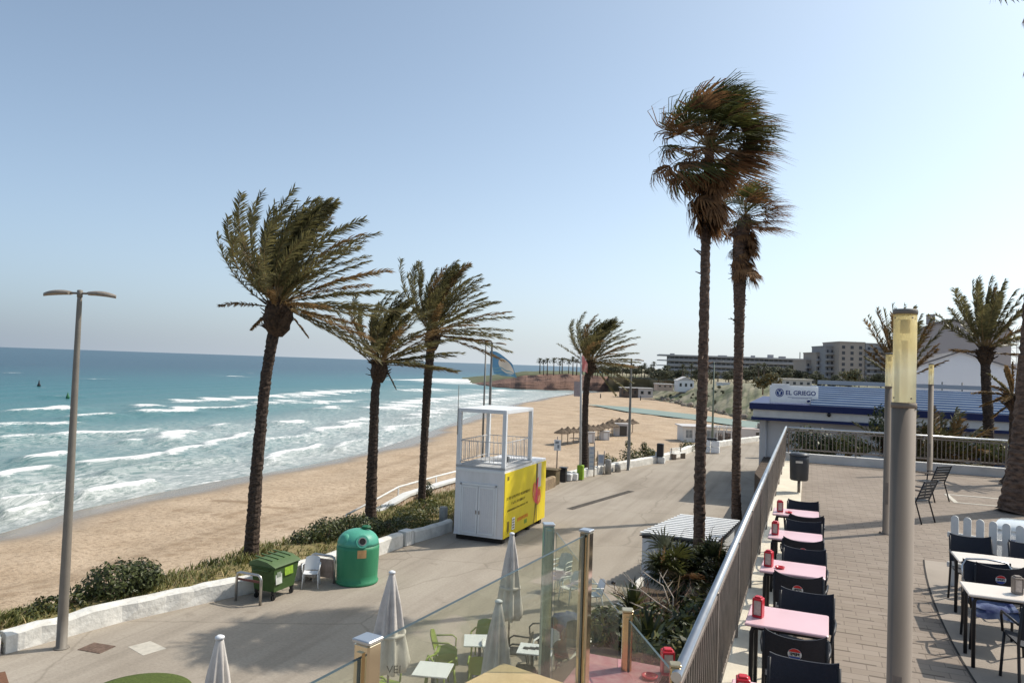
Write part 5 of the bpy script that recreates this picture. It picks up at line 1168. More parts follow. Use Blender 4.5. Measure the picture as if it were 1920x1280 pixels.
for i, (x0, x1) in enumerate(((.30, .985), (1.015, 1.70))):
    b = MB(); b.box(((x0 + x1) / 2, -.012, 1.20), (x1 - x0, .022, 1.80)); d_ = b.build('door', dm, t)
    b = MB()
    for (cx, cz, sx_, sz_) in (((x0 + x1) / 2, 2.07, x1 - x0 - .002, .07), ((x0 + x1) / 2, .33, x1 - x0 - .002, .07), (x0 + .035, 1.2, .07, 1.66), (x1 - .035, 1.2, .07, 1.66)): b.box((cx, -.032, cz), (sx_, .018, sz_))
    for k in range(6): b.box((x0 + .12 + k * .088, -.028, 1.2), (.012, .010, 1.62))
    b.build('door_frame', whiteclean, d_)
    b = MB(); b.box((.985 - .05 if i == 0 else 1.015 + .05, -.055, 1.12), (.03, .05, .14), bev=.008); b.build('handle', galv, d_)
b = MB()
for (cx, cz, sx_, sz_) in ((1.0, 2.16, 1.52, .08), (.25, 1.2, .08, 1.99), (1.75, 1.2, .08, 1.99)): b.box((cx, -.02, cz), (sx_, .038, sz_))
b.build('door_surround', whiteclean, t)
for z_, h_ in ((.235, .06), (2.70, .10)): b = MB(); b.box((W_ / 2, -.012, z_), (W_ - .02, .02, h_)); b.build('trim', whiteclean, t)
yel = M('yellow_print', (.78, .61, .02), .55, c2=(.70, .53, .035), scale=1.6, stretch=(1, 1, .3))
X_ = W_ + .012
b = MB(); b.box((X_, 1.75, 1.44), (.022, 3.46, 2.46), 0); b.box((X_, 4.2, 1.44), (.022, 1.06, 2.46), 0)
b.box((X_ + .001, 3.575, 2.0), (.020, .14, 1.34), 1)
b.box((X_ + .001, 3.575, .77), (.020, .14, 1.12), 0)
b.box((X_ + .0135, 3.9, 2.15), (.003, .42, 1.0), 2)
pn = b.build('side_panel', [yel, M('panel_gap', (.10, .08, .07), .8), M('pale_pink_print', (.62, .55, .50), .6, var=.04)], t)
b = MB(); rg = random.Random(4)
def sq(y0, y1, z0, z1, mi, e=.0018): b.box((X_ + .0155 + e, (y0 + y1) / 2, (z0 + z1) / 2), (.004, y1 - y0, z1 - z0), mi)
for (zl, h, y0, y1) in ((1.62, .11, .25, 2.75), (1.40, .10, .75, 2.2), (1.17, .075, .35, 2.55)):
    y = y0
    while y < y1:
        if rg.random() < .14: y += h * .6; continue
        wq = h * rg.uniform(.35, .7); k = rg.random()
        sq(y, y + h * .15, zl, zl + h, 0)
        if k < .6: sq(y + h * .15, y + wq, zl + h * rg.choice((0, .42, .84)), zl + h * rg.choice((0, .42, .84)) + h * .16, 0)
        if k > .35: sq(y + wq, y + wq + h * .14, zl + (0 if k < .7 else h * .4), zl + h, 0)
        y += wq + h * .38
sq(.25, .42, 2.38, 2.52, 0)
sq(.35, .55, .42, .80, 0); sq(.42, .50, .34, .42, 0); sq(.85, 1.15, .40, .86, 3)
for k in range(4): sq(.90, 1.10, .46 + k * .1, .50 + k * .1, 0, .006)
for k in range(7): sq(1.45 + k * .17, 1.57 + k * .17, .62 + .02 * (k % 2), .76, 1)
sq(2.2, 2.5, .40, .56, 4)
b.build('lettering', [M('print_olive', (.20, .15, .02), .6), M('print_orange', (.70, .22, .02), .6), yel, whiteclean, M('print_green', (.22, .32, .04), .6)], t)
b = MB()
def blob(pts, mi, e): b.poly([(X_ + .018 + e, y, z) for y, z in pts], mi)
blob([(3.12, 1.35), (3.22, 1.15), (3.42, 1.05), (3.52, 1.3), (3.50, 1.75), (3.38, 1.95), (3.18, 1.85), (3.08, 1.6)], 0, 0)
blob([(3.55, 1.05), (3.75, .9), (4.02, .98), (4.14, 1.2), (4.05, 1.5), (3.9, 1.62), (3.72, 1.5), (3.58, 1.25)], 0, .001)
blob([(3.40, 1.08), (3.58, .98), (3.70, 1.3), (3.74, 1.8), (3.78, 2.08), (3.64, 2.02), (3.55, 1.7), (3.46, 1.4)], 1, .0022)
blob([(3.32, .22), (3.40, .22), (3.52, .98), (3.44, 1.06)], 2, .0012); blob([(3.62, .22), (3.70, .22), (3.64, 1.0), (3.55, .98)], 2, .0032)
blob([(3.16, 1.4), (3.24, 1.32), (3.30, 1.66), (3.24, 1.8)], 3, .0045); blob([(3.78, 1.05), (3.98, 1.1), (4.02, 1.3), (3.84, 1.25)], 3, .0045)
b.build('printed_flower', [M('flower_red', (.62, .10, .05), .6, c2=(.70, .22, .06), scale=4), M('flower_pink', (.66, .06, .12), .6, var=.15), M('flower_stem', (.20, .13, .03), .6), M('flower_light', (.75, .38, .14), .6)], t)
b = MB(); b.tube([(.02, -.03, H2 - 1.0), (.02, -.03, H2 + .9)], .014, 6); b.build('antenna', greymetal, t)

# bottle bank
t = thing('bottle_bank', 'green dome shaped bottle bank with a round feed hole', 'bottle bank', (-12.72, 19.62, 0))
g1_ = M('bank_green', (.035, .22, .11), .5, c2=(.05, .26, .13), scale=3.5, stretch=(1, 1, .3)); g2_ = M('bank_teal', (.085, .36, .26), .45, var=.08)
b = MB(); b.lathe([(.62, 0), (.64, .02), (.65, .08), (.62, .10), (.625, .3), (.64, .7), (.645, 1.05), (.635, 1.16)], 40); b.build('body', g1_, t)
b = MB(); pr = [(.632, 1.162)] + [(.63 * cos(a) ** .8, 1.162 + .44 * sin(a)) for a in [radians(k) for k in (12, 24, 36, 48, 60, 72, 82)]] + [(.05, 1.60)]
b.lathe(pr, 40); b.build('dome', g2_, t)
hn = V3((.62, -.62, .36)).normalized(); hc = V3((.39, -.39, 1.33))
b = MB(); b.tube([hc - hn * .12, hc + hn * .055], [.205, .19], 24); ring = b.build('feed_collar', g2_, t)
b = MB(); b.tube([hc + hn * .05, hc + hn * .066], .125, 20); b.build('feed_ring', M('ring_grey', (.25, .25, .24), .5), t)
b = MB(); b.tube([hc + hn * .06, hc + hn * .072], .095, 20); b.build('feed_hole', rubber, t)
hn2 = V3((-.35, -.93, .3)).normalized(); hc2 = V3((-.19, -.50, 1.33)); b = MB(); b.tube([hc2 - hn2 * .2, hc2 + hn2 * .02, hc2 + hn2 * .075], [.22, .21, .10], 20); b.build('blank_collar', g2_, t)
b = MB(); b.tube([(.15, .18, 1.62), (.15, .18, 1.68)], [.16, .12], 16); b.tube([(.1, .1, 1.59), (.1, .1, 1.63)], .05, 10); b.build('lifting_eye', M('bank_dark_green', (.01, .12, .05), .5), t)
b = MB(); rows = [[(.648 * cos(a), .648 * sin(a), z) for z in (.86, 1.10)] for a in [radians(k) for k in (-58, -52, -46, -40, -34)]]; b.grid(rows); b.build('sticker', M('sticker_orange', (.62, .36, .16), .6, var=.12, scale=8), t)
# wheeled container
t = thing('waste_container', 'green four wheeled waste container with a ribbed lid', 'waste container', (-14.02, 17.40, 0)); t.scale = (.86,) * 3
cg = M('container_green', (.055, .105, .030), .5, var=.1, scale=3); cgd = M('container_lid_green', (.09, .145, .055), .5, var=.1, scale=3)
b = MB(); rows = [[(-.40 - k * .07, -.50 - k * .12, .28 + k * .78), (.40 + k * .07, -.50 - k * .12, .28 + k * .78), (.40 + k * .07, .50 + k * .12, .28 + k * .78), (-.40 - k * .07, .50 + k * .12, .28 + k * .78), (-.40 - k * .07, -.50 - k * .12, .28 + k * .78)] for k in (0, .5, 1)]
b.grid(rows, smooth=False); b.poly(rows[0][:4][::-1]); b.box((0, 0, 1.08), (1.02, 1.32, .05), bev=.015)
for sy in (-1, 1): b.tube([(-.3, sy * .64, .98), (-.3, sy * .72, .98), (.3, sy * .72, .98), (.3, sy * .64, .98)], .02, 6)
b.build('body', cg, t)
b = MB(); rows = []
for i in range(9):
    u = -1 + i / 4; rows.append([(-.51, u * .66, 1.20), (-.2, u * .66, 1.30), (.2, u * .66, 1.25), (.50, u * .66, 1.125), (.53, u * .66, 1.10)])
b.grid(rows); b.poly([(-.51, -.66, 1.106), (.53, -.66, 1.106)] + [q for q in reversed(rows[0][:-1])]); b.poly([(.53, .66, 1.106), (-.51, .66, 1.106)] + rows[-1][:-1]); b.poly([(-.51, -.66, 1.106), (-.51, .66, 1.106), (-.51, .66, 1.20), (-.51, -.66, 1.20)])
for k in range(4): b.box((-.1, -.45 + k * .3, 1.30), (.7, .05, .03), mat=Matrix.Rotation(.12, 3, 'Y'))
b.build('lid', cgd, t)
b = MB(); b.box((.452, -.36, .76), (.012, .30, .46), 0, mat=Matrix.Rotation(-.09, 3, 'Y')); b.box((.461, -.36, .84), (.008, .20, .16), 1, mat=Matrix.Rotation(-.09, 3, 'Y')); b.box((.470, .12, .86), (.012, .42, .26), 2, mat=Matrix.Rotation(-.09, 3, 'Y')); b.build('stickers', [M('sticker_white', (.58, .60, .55), .6), M('sticker_grey', (.22, .26, .20), .6, var=.3, scale=30), M('sticker_lime', (.26, .42, .04), .6, var=.2, scale=12)], t)
for (x, y) in ((-.34, -.45), (.34, -.45), (-.34, .45), (.34, .45)):
    b = MB(); b.box((x, y, .25), (.07, .14, .10)); b.box((x - .035, y, .15), (.012, .05, .2)); b.box((x + .035, y, .15), (.012, .05, .2)); wq = b.build('castor', darkmetal, t)
    b = MB(); b.tube([(x - .028, y, .095), (x + .028, y, .095)], .092, 16); b.build('tyre', rubber, wq)
def hoop(label, x, y, wood=False):
    t = thing('barrier_hoop', label, 'barrier', (x, y, 0))
    b = MB(); b.tube([(-.42, 0, 0), (-.42, 0, .68), (-.39, 0, .76), (-.31, 0, .80), (.31, 0, .80), (.39, 0, .76), (.42, 0, .68), (.42, 0, 0)], .038, 10); b.build('tube_frame', steel, t)
    if wood: b = MB(); b.box((0, 0, .42), (.74, .03, .56), bev=.006); b.build('infill_panel', M('weathered_ply', (.34, .26, .21), .85, var=.25, scale=5), t)
    else: b = MB(); b.box((0, 0, .62), (.74, .022, .06)); b.build('cross_bar', M('maroon_bar', (.16, .06, .05), .6), t)
    return t
hoop('stainless steel barrier hoop at the near end of the waste container', -14.18, 16.52)
hoop('barrier hoop filled with a weathered panel beside the bottle bank', -13.62, 19.12, True)
def patio_chair(name, label, loc, rz, mat, group=None):
    t = thing(name, label, 'chair', loc, rz, group)
    b = MB(); rows = []
    for i in range(6): v = -.2 + i * .08; rows.append([(u * .22, v, .43 - .015 * cos(u * 1.5)) for u in (-1, -.5, 0, .5, 1)])
    b.grid(rows); b.grid([[(p[0], p[1], p[2] - .02) for p in reversed(r)] for r in rows]); b.build('seat', mat, t)
    b = MB(); f = []; k_ = []
    for i in range(6):
        w_ = i / 5; z = .44 + .40 * w_; y = -.20 - .11 * w_
        f.append([(u * (.23 - .03 * w_ * w_), y - .03 * (1 - u * u), z - .05 * u * u * w_) for u in (-1, -.5, 0, .5, 1)]); k_.append([(p[0], p[1] - .018, p[2]) for p in reversed(f[-1])])
    b.grid(f); b.grid(k_); b.build('backrest', mat, t)
    for sx in (-1, 1):
        for (y0, y1) in ((.18, .24), (-.2, -.28)):
            q = MB(); q.tube([(sx * .21, y0, .43), (sx * .235, y1, 0)], [.022, .016], 6); q.build('leg', mat, t)
        q = MB(); q.tube([(sx * .235, -.26, .64), (sx * .26, .10, .66), (sx * .25, .19, .60), (sx * .22, .19, .43)], .02, 6); q.build('armrest', mat, t)
    return t
patio_chair('patio_chair', 'single white armchair between the waste container and the bottle bank', (-13.62, 18.55, 0), radians(-150), whiteclean)
b = MB(); b.box((0, 0, .29), (.5, .36, .34), bev=.02); b.box((0, 0, .50), (.56, .42, .05), bev=.01); b.box((.15, 0, .06), (.06, .3, .12)); b.box((-.15, 0, .06), (.06, .3, .12)); tag(b.build('storage_box', M('beige_box', (.50, .45, .40), .7, var=.1), loc=(-14.0, 19.1, 0)), 'small pale box behind the lone white armchair', 'box')

# ------------------------------------------------------------------ lower terrace
def parasol(label, top, hem, rad, text=None, seed=1):
    x, y, zt = top; t = thing('closed_parasol', label, 'parasol', (x, y, 0), R.uniform(0, 1), 'closed cream parasols of the lower terrace')
    b = MB(); b.lathe([(.26, 0), (.26, .06), (.04, .08)], 16); b.build('base', concrete, t)
    b = MB(); b.tube([(0, 0, .06), (0, 0, zt - .05)], .022, 8); b.build('pole', galv, t)
    b = MB(); n = 48; prof = []
    for i in range(15):
        u = i / 14; prof.append((.055 + (rad - .055) * u ** .85 - (.05 if u > .93 else 0), zt - (zt - hem) * u))
    prof = [(.02, zt + .02), (.05, zt + .012)] + prof
    r_ = random.Random(seed); ph = [r_.uniform(0, 6) for _ in range(3)]
    b.lathe(prof, n, smooth=True, wob=lambda w, z: 1 + (.20 * sin(8 * w + ph[0] + .6 * sin(z * 2)) + .08 * sin(13 * w + ph[1] + z)) * min(1, (zt - z) / .5)); b.build('canopy', parasolm, t)
    b = MB(); b.lathe([(.065, zt + .021), (.065, zt + .05), (.03, zt + .07)], 12); b.build('top_cap', whiteclean, t)
    b = MB(); zs = zt - (zt - hem) * .62; rs_ = .055 + (rad - .055) * .62 ** .85
    b.lathe([(rs_ * 1.17, zs - .03), (rs_ * 1.19, zs), (rs_ * 1.16, zs + .03)], 32, wob=lambda w, z: 1 + .04 * sin(8 * w)); b.build('strap', parasolm, t)
    if text:
        b = MB(); dv = V3((0, 0, 0)) - V3((x, y, 0)); dv.normalize(); ex = V3((-dv.y, dv.x, 0)); rz = t.rotation_euler[2]
        Ri = Matrix.Rotation(-rz, 3, 'Z'); c = Ri @ (dv * (rad * 1.22) + ex * .10); b_ex = Ri @ ex
        text_into(b, text, .20, c + V3((0, 0, hem + .16)), b_ex, V3((0, 0, 1)), 0); b.build('lettering', inkm, t)
    return t
q = P(412, 1199, 2.75); parasol('closed cream parasol at the bottom edge left of the glass', (q.x, q.y, 2.75), .9, .30, seed=1)
q = P(735, 1076, 2.75); parasol('closed cream parasol with dark letters on its hem, beside the nearest chrome post', (q.x, q.y, 2.75), .98, .36, 'VEI', seed=2)
q = P(960, 1003, 2.75); parasol('closed cream parasol rising behind the top edge of the glass', (q.x, q.y, 2.75), .8, .29, seed=3)
q = P(935, 1131, 2.75); parasol('closed cream parasol seen wholly through the glass', (q.x, q.y, 2.75), .8, .31, seed=4)
def pedestal_table(label, loc, rz, s=.7):
    t = thing('terrace_table', label, 'table', loc, rz, 'white square tables of the lower terrace')
    b = MB(); b.box((0, 0, .735), (s, s, .028), bev=.006); b.build('tabletop', whiteclean, t)
    b = MB(); b.tube([(0, 0, .06), (0, 0, .72)], .035, 8); b.box((0, 0, .70), (.4, .4, .03)); b.build('pedestal', darkmetal, t)
    b = MB(); b.box((0, 0, .03), (.46, .46, .055), bev=.02); b.build('base', M('table_base_grey', (.16, .16, .18), .6), t)
    for sx in (-1, 1): pass
    return t
q = P(812, 1253, .75); pedestal_table('white terrace table nearest the lettered parasol', (q.x, q.y, 0), .25)
q = P(900, 1199, .75); pedestal_table('white terrace table with lime chairs behind the glass', (q.x, q.y, 0), .42)
q0 = P(900, 1199, .75); gl_ = 'lime green chairs of the lower terrace'
lc = patio_chair('terrace_chair', 'lime green chair on the far side of the table ringed by lime chairs', (q0.x - .25, q0.y + .75, 0), pi + .2, lime, gl_)
dup(lc, (q0.x - .8, q0.y - .05, 0), -pi / 2 + .3, 'lime green chair on the left of the table with lime chairs')
dup(lc, (q0.x + .35, q0.y - .72, 0), .3, 'lime green chair on the near side of the table with lime chairs')
dup(lc, (q0.x - .45, q0.y - .95, 0), .75, 'lime green chair standing apart towards the camera')
q0 = P(812, 1253, .75); dup(lc, (q0.x - .2, q0.y + .72, 0), pi - .1, 'lime green chair on the far side of the table nearest the lettered parasol')
dup(lc, (q0.x - .85, q0.y - .35, 0), -pi / 2, 'lime green chair beside the lettered parasol')
# white and black furniture heap right of the parasols
gw = 'white chairs of the lower terrace'
q = P(998, 1215, .75); pedestal_table('white table cluttered with small things beside the tall chrome post', (q.x, q.y, 0), .2, .6)
wc = patio_chair('terrace_chair', 'white chair behind the cluttered white table', (q.x + .05, q.y + .78, 0), pi, whiteclean, gw)
dup(wc, (q.x - .75, q.y - .1, 0), -pi / 2 + .2, 'white chair left of the cluttered white table')
qs = P(1068, 1128, .0)
dup(wc, (qs.x, qs.y, 0), 2.6, 'white chair standing alone behind the tall chrome post'); dup(wc, (qs.x + .75, qs.y - .35, 0), 2.2, 'white chair next to the blue tarpaulin')
for k in range(3): b = MB(); b.box((0, 0, .01), (.12 + .03 * k, .1, .02), bev=.004); tag(b.build('ashtray', darkmetal, loc=(q.x - .12 + k * .13, q.y + .05 * (k - 1), .752)), ['small dark ashtray left on the cluttered white table', 'middle dark ashtray on the cluttered white table', 'largest dark ashtray on the cluttered white table'][k], 'ashtray')
bx = patio_chair('terrace_chair', 'black chair behind the closed parasol seen through the glass', (q.x - .35, q.y + 1.6, 0), 2.4, blackplastic, 'black chairs of the lower terrace')
dup(bx, (q.x + .45, q.y + 1.55, 0), 3.3, 'black chair beyond the white chair at the cluttered table'); dup(bx, (q.x - .55, q.y + .55, 0), 1.9, 'black chair pushed against the closed parasol beside the cluttered table'); dup(bx, (q.x + .75, q.y + .35, 0), -1.9, 'black chair right of the cluttered white table')
for k in range(3): dup(wc, (qs.x - .55, qs.y + .75 + .04 * k, .13 * k), 2.9, ['lowest white chair of the stack behind the tall chrome post', 'middle white chair of the stack behind the tall chrome post', 'topmost white chair of the stack behind the tall chrome post'][k])
dup(bx, (q.x + .2, q.y - .7, 0), .1, 'black chair on the near side of the cluttered white table')
q = P(1066, 1160, .45); b = MB(); r_ = random.Random(3); b.lathe([(.5, 0), (.56, .15), (.5, .38), (.3, .55), (.05, .6)], 22, smooth=True, wob=lambda w, z: 1 + .16 * sin(5 * w + z * 9) + .10 * sin(11 * w - z * 14)); tag(b.build('tarpaulin', bluecloth, loc=(q.x, q.y, 0)), 'crumpled blue tarpaulin bundle beside the chrome post', 'tarpaulin')
q = P(1120, 1172, .4)
t = thing('scooter', 'dark motor scooter with handlebar and windscreen behind the brass post', 'scooter', (q.x + .35, q.y + .1, 0), radians(65))
b = MB(); rows = []
for i in range(11):
    u = -1 + i / 5; rows.append([(u * .72, .17 * cos(a) * (1 - .3 * u * u), .52 + .13 * u * u + .16 * sin(a)) for a in [2 * pi * k / 10 for k in range(11)]])
b.grid(rows); b.poly(rows[0][:-1]); b.poly(rows[-1][:-1][::-1]); b.box((.1, 0, .34), (.5, .3, .06), bev=.02); b.build('body', M('scooter_blue', (.02, .04, .09), .3, var=.1), t)
b = MB(); b.box((-.32, 0, .80), (.62, .28, .10), bev=.04); b.build('saddle', blackplastic, t)
b = MB(); b.tube([(.62, 0, .55), (.50, 0, 1.02)], .03, 8); b.tube([(.46, -.36, 1.06), (.50, 0, 1.02), (.46, .36, 1.06)], .016, 8); b.build('handlebar', darkmetal, t)
b = MB(); b.grid([[(.62 - .1 * v - .12 * u * u, u * .24, 1.0 + .42 * v) for u in (-1, -.5, 0, .5, 1)] for v in (0, .5, 1)]); b.build('windscreen', glass, t)
for x in (-.62, .68):
    b = MB(); b.tube([(x, -.06, .24), (x, .06, .24)], .24, 20); wq = b.build('wheel', rubber, t)
    b = MB(); b.tube([(x, -.065, .24), (x, .065, .24)], .12, 16); b.build('rim', galv, wq)
for sy in (-1, 1):
    b = MB(); b.tube([(.47, sy * .30, 1.06), (.5, sy * .38, 1.28)], .008, 5); b.lathe([(.02, -.03), (.06, 0), (.05, .05), (.01, .06)], 10, (.5, sy * .40, 1.28)); b.build('mirror', darkmetal, t)
# small white shed with ribbed roof by the planter
t = thing('shed', 'small white shed with a white slatted roof beside the planter', 'shed', (-4.93, 23.95, 0))
b = MB(); b.prism([(.06, .1), (2.3, .1), (2.6, 3.7), (.72, 3.7)], 0.004, 1.43); b.build('walls', whiteclean, t)
b = MB(); b.prism([(-.02, .02), (2.42, -.03), (2.76, 3.82), (.70, 3.88)], 1.435, 1.465); b.build('gap_shade_sheet', darkmetal, t)  # dark sheet added under the slats so the gaps look shaded
b = MB(); n = 13
for i in range(n):
    v = (i + .5) / n; xl = -.05 + .75 * v; xr = 2.42 + .36 * v; b.box(((xl + xr) / 2, 3.9 * v - .02, 1.53), (xr - xl, .19, .03), bev=.004)
b.build('slatted_roof', M('roof_sheet', (.70, .70, .69), .45, var=.06, scale=2), t)
b = MB(); b.box((1.2, .085, 1.39), (2.3, .03, .06)); b.build('fascia', darkmetal, t)
b = MB(); b.box((.72, .085, .68), (.9, .025, 1.26)); b.build('door', M('shed_door', (.55, .57, .60), .5, var=.05), t)

# small things along the far wall
q = P(1027, 908, 0); b = MB(); b.box((0, 0, .42), (1.25, .8, .82), bev=.02); b.box((0, 0, .86), (1.35, .9, .06), bev=.01)
for k in range(4): b.box((-.64 + 0, -.3 + k * .2, .42), (.02, .16, .74))
tag(b.build('planter_box', M('brown_planks', (.16, .11, .065), .9, c2=(.09, .075, .035), scale=4), loc=(q.x - .1, q.y + .2, 0)), 'brown wooden planter box right behind the yellow cabin side', 'planter')
q = P(1043, 905, 0); t = thing('notice_sign', 'white notice board on a thin post with a concrete foot', 'sign', (q.x, q.y, 0), AX); b = MB(); b.tube([(0, 0, 0), (0, 0, 2.7)], .035, 8); b.build('post', galv, t); b = MB(); b.box((0, -.05, 2.2), (.40, .03, .62), bev=.01); bd = b.build('board', whiteclean, t); b = MB(); b.box((-.03, -.068, 2.36), (.2, .004, .14)); b.box((.05, -.068, 2.12), (.12, .004, .2)); b.build('print', M('print_grey', (.25, .27, .30), .7), bd); b = MB(); b.box((0, 0, .25), (.26, .26, .5), bev=.03); b.build('foot', white, t)
q = P(1056, 903, 0); t = thing('litter_bin', 'dark square litter bin with a flat hood near the notice sign', 'litter bin', (q.x, q.y, 0)); b = MB(); b.box((0, 0, .40), (.36, .36, .78), bev=.03); b.build('bin_body', darkmetal, t); b = MB(); b.box((0, 0, .84), (.46, .42, .05), bev=.01); b.build('hood', darkmetal, t)
for k, (px, py, lab) in enumerate(((1066, 901, 'low white concrete cube just right of the dark square bin'), (1077, 900, 'low white concrete cube left of the flagpole base'))):
    q = P(px, py, 0); b = MB(); b.box((0, 0, .22), (.42, .42, .44), bev=.05); tag(b.build('concrete_block', white, loc=(q.x, q.y, 0)), lab, 'concrete block')
def info_panel(label, px, py, h, wd, board_z):
    q = P(px, py, 0); t = thing('info_panel', label, 'information panel', (q.x, q.y, 0), AX)
    for s in (-1, 1): b = MB(); b.tube([(s * wd / 2, 0, 0), (s * wd / 2, 0, h)], .035, 8); b.build('post', galv, t)
    b = MB(); b.box((0, -.03, (h + board_z) / 2 - .1), (wd - .06, .03, h - board_z - .25), bev=.005); bd = b.build('board', M('board_grey_white', (.52, .53, .55), .4, var=.08), t)
    b = MB()
    for k in range(5): b.box((0, -.048, board_z + .25 + k * (h - board_z - .6) / 4), (wd * .6, .004, .07))
    b.build('print', M('print_pale_blue', (.30, .36, .46), .6, var=.2), bd)
info_panel('tallest information panel with grey blue print beside the far date palm', 1108, 893, 2.1, .36, .4)
info_panel('leaning white information panel right of the tallest one', 1126, 889, 1.5, .42, .55)
for (px, py, h, lab) in ((1140, 888, .95, 'grey cylindrical bollard left of the round wall bush'), (1158, 884, .52, 'stumpy pale bollard beside the street lamp at the far wall')):
    q = P(px, py, 0); b = MB(); b.lathe([(.2, 0), (.2, h - .08), (.17, h - .02), (.03, h)], 16); tag(b.build('bollard', MATS['bollard_grey'], loc=(q.x, q.y, 0)), lab, 'bollard')
q = P(1240, 868, 0); t = thing('litter_bin', 'black tall litter bin on a white footing at the far wall', 'litter bin', (q.x - .1, q.y, 0)); b = MB(); b.box((0, 0, .95), (.46, .42, .95), bev=.03); b.build('bin_body', blackplastic, t); b = MB(); b.box((-.28, 0, .4), (.12, .2, .8), bev=.02); b.box((.1, 0, .22), (.5, .4, .44), bev=.02); b.build('footing', white, t)
q = P(1272, 860, 0); t = thing('bench', 'pale slatted bench by the far wall', 'bench', (q.x, q.y, 0), radians(70))
b = MB()
for k in range(3): b.box((0, -.15 + k * .15, .45), (1.7, .12, .04))
b.build('seat', whiterough, t); b = MB()
for k in range(2): b.box((0, .24 + .03 * k, .62 + k * .16), (1.7, .04, .11))
b.build('backrest', whiterough, t)
for sx in (-1, 1): b = MB(); b.box((sx * .7, 0, .21), (.07, .4, .42)); b.box((sx * .7, .22, .6), (.06, .05, .5)); b.build('leg', galv, t)
q = P(1333, 849, 0); t = thing('crate_stack', 'stack of white crates with dark bundles near the tall trunk', 'crates', (q.x, q.y, 0)); b = MB()
for k in range(4): b.box(((k % 2) * .75 - .4, .0, .28 + (k // 2) * .52), (.66, .5, .46), bev=.02)
b.build('crates', whiteclean, t); b = MB(); b.box((.1, -.05, 1.16), (.9, .4, .2), bev=.06); b.build('bundle', darkmetal, t)
q = P(1434, 858, 0); t = thing('street_bin', 'brown hooded bin post in front of the white building corner', 'litter bin', (q.x, q.y, 0)); b = MB(); b.box((0, 0, .75), (.45, .45, 1.5), bev=.03); b.build('bin_body', M('bin_brown', (.10, .07, .06), .7), t); b = MB(); b.box((-.1, 0, 1.54), (.75, .6, .07), bev=.01); b.build('hood', darkmetal, t)
# ------------------------------------------------------------------ land across the bay
def cliff_mat():
    m = bpy.data.materials.new('red_cliff'); m.use_nodes = True; nt = m.node_tree; L = nt.links; p = nt.nodes['Principled BSDF']; p.inputs['Roughness'].default_value = .95
    tc = nd(nt, 'ShaderNodeTexCoord'); mp = nd(nt, 'ShaderNodeMapping'); mp.inputs['Scale'].default_value = (.03, .03, .5); L.new(tc.outputs['Object'], mp.inputs[0])
    n = nd(nt, 'ShaderNodeTexNoise', inp={'Scale': 2.5, 'Detail': 8.0, 'Roughness': .7}); L.new(mp.outputs[0], n.inputs['Vector'])
    r = nd(nt, 'ShaderNodeValToRGB'); e = r.color_ramp.elements; e[0].position = .32; e[0].color = (.105, .06, .05, 1); e[1].position = .68; e[1].color = (.27, .155, .11, 1); L.new(n.outputs['Fac'], r.inputs[0]); L.new(r.outputs[0], p.inputs['Base Color'])
    bp = nd(nt, 'ShaderNodeBump', inp={'Strength': 1.0, 'Distance': 1.0}); L.new(n.outputs['Fac'], bp.inputs['Height']); L.new(bp.outputs[0], p.inputs['Normal']); return m
scrub = M('coastal_scrub', (.145, .145, .075), .95, c2=(.065, .078, .035), scale=.12, detail=10, bump=1.0, bscale=.8)
scrub2 = M('dune_scrub', (.34, .30, .215), .95, c2=(.085, .105, .045), scale=.16, detail=10, bump=1.0, bscale=1.0)
drysoil = M('dry_ground', (.36, .30, .21), .95, c2=(.16, .155, .085), scale=.06, detail=9)
def itp(xs, ys, x): return float(np.interp(x, xs, ys))
rg = random.Random(21)
HX = [866, 885, 905, 930, 955, 985, 1020, 1060, 1100, 1150, 1200, 1250]
HB = [721.5, 723, 725, 727.5, 729.5, 731, 732, 732.5, 733.5, 735.5, 738, 742]
HT = [720.5, 718.5, 716.5, 713, 709, 703.5, 701.5, 701, 703, 706, 709, 711]
cols = []
for i in range(97):
    px = 866 + 4 * i; a = P(px, itp(HX, HB, px), -5.7); d0 = depth(a); j = 2.2 * sin(i * .37) + 1.2 * sin(i * .83 + 1); ty = itp(HX, HT, px) + .5 * sin(i * .6)
    e = D(px, ty, d0 + 14 + j); mid = D(px, (itp(HX, HB, px) * .45 + ty * .55) + rg.uniform(-.5, .5), d0 + 5 + j * .6); low = D(px, itp(HX, HB, px) * .85 + ty * .15, d0 + 1.5 + j * .3)
    b1 = D(px, ty, d0 + 14 + j); back = D(px, ty, d0 + 60); back.z = e.z + .4 + rg.uniform(-.2, .3); bk2 = D(px, ty, d0 + 190); bk2.z = e.z + .6; bk3 = D(px, ty, d0 + 230); bk3.z = -6.5
    cols.append([V3((a.x, a.y, -6.5)), low, mid, e, back, bk2, bk3])
b = MB(); n = len(cols[0]); 
for c in cols: b.v += [tuple(p) for p in c]
for i in range(len(cols) - 1):
    for k in range(n - 1): b.face((i * n + k, (i + 1) * n + k, (i + 1) * n + k + 1, i * n + k + 1), 0 if k < 3 else 1, k >= 3)
b.poly(cols[0])
struct(b.build('headland', [cliff_mat(), scrub]))
DX = [1140, 1180, 1215, 1240, 1270, 1300, 1340, 1380, 1420, 1470, 1560, 1700, 1960]
DB = [744, 745, 747, 753, 759, 766, 775, 785, 793, 800, 808, 815, 822]
DT = [743, 742, 739, 731, 727, 726, 725, 724, 724, 724, 726, 728, 732]
cols = []
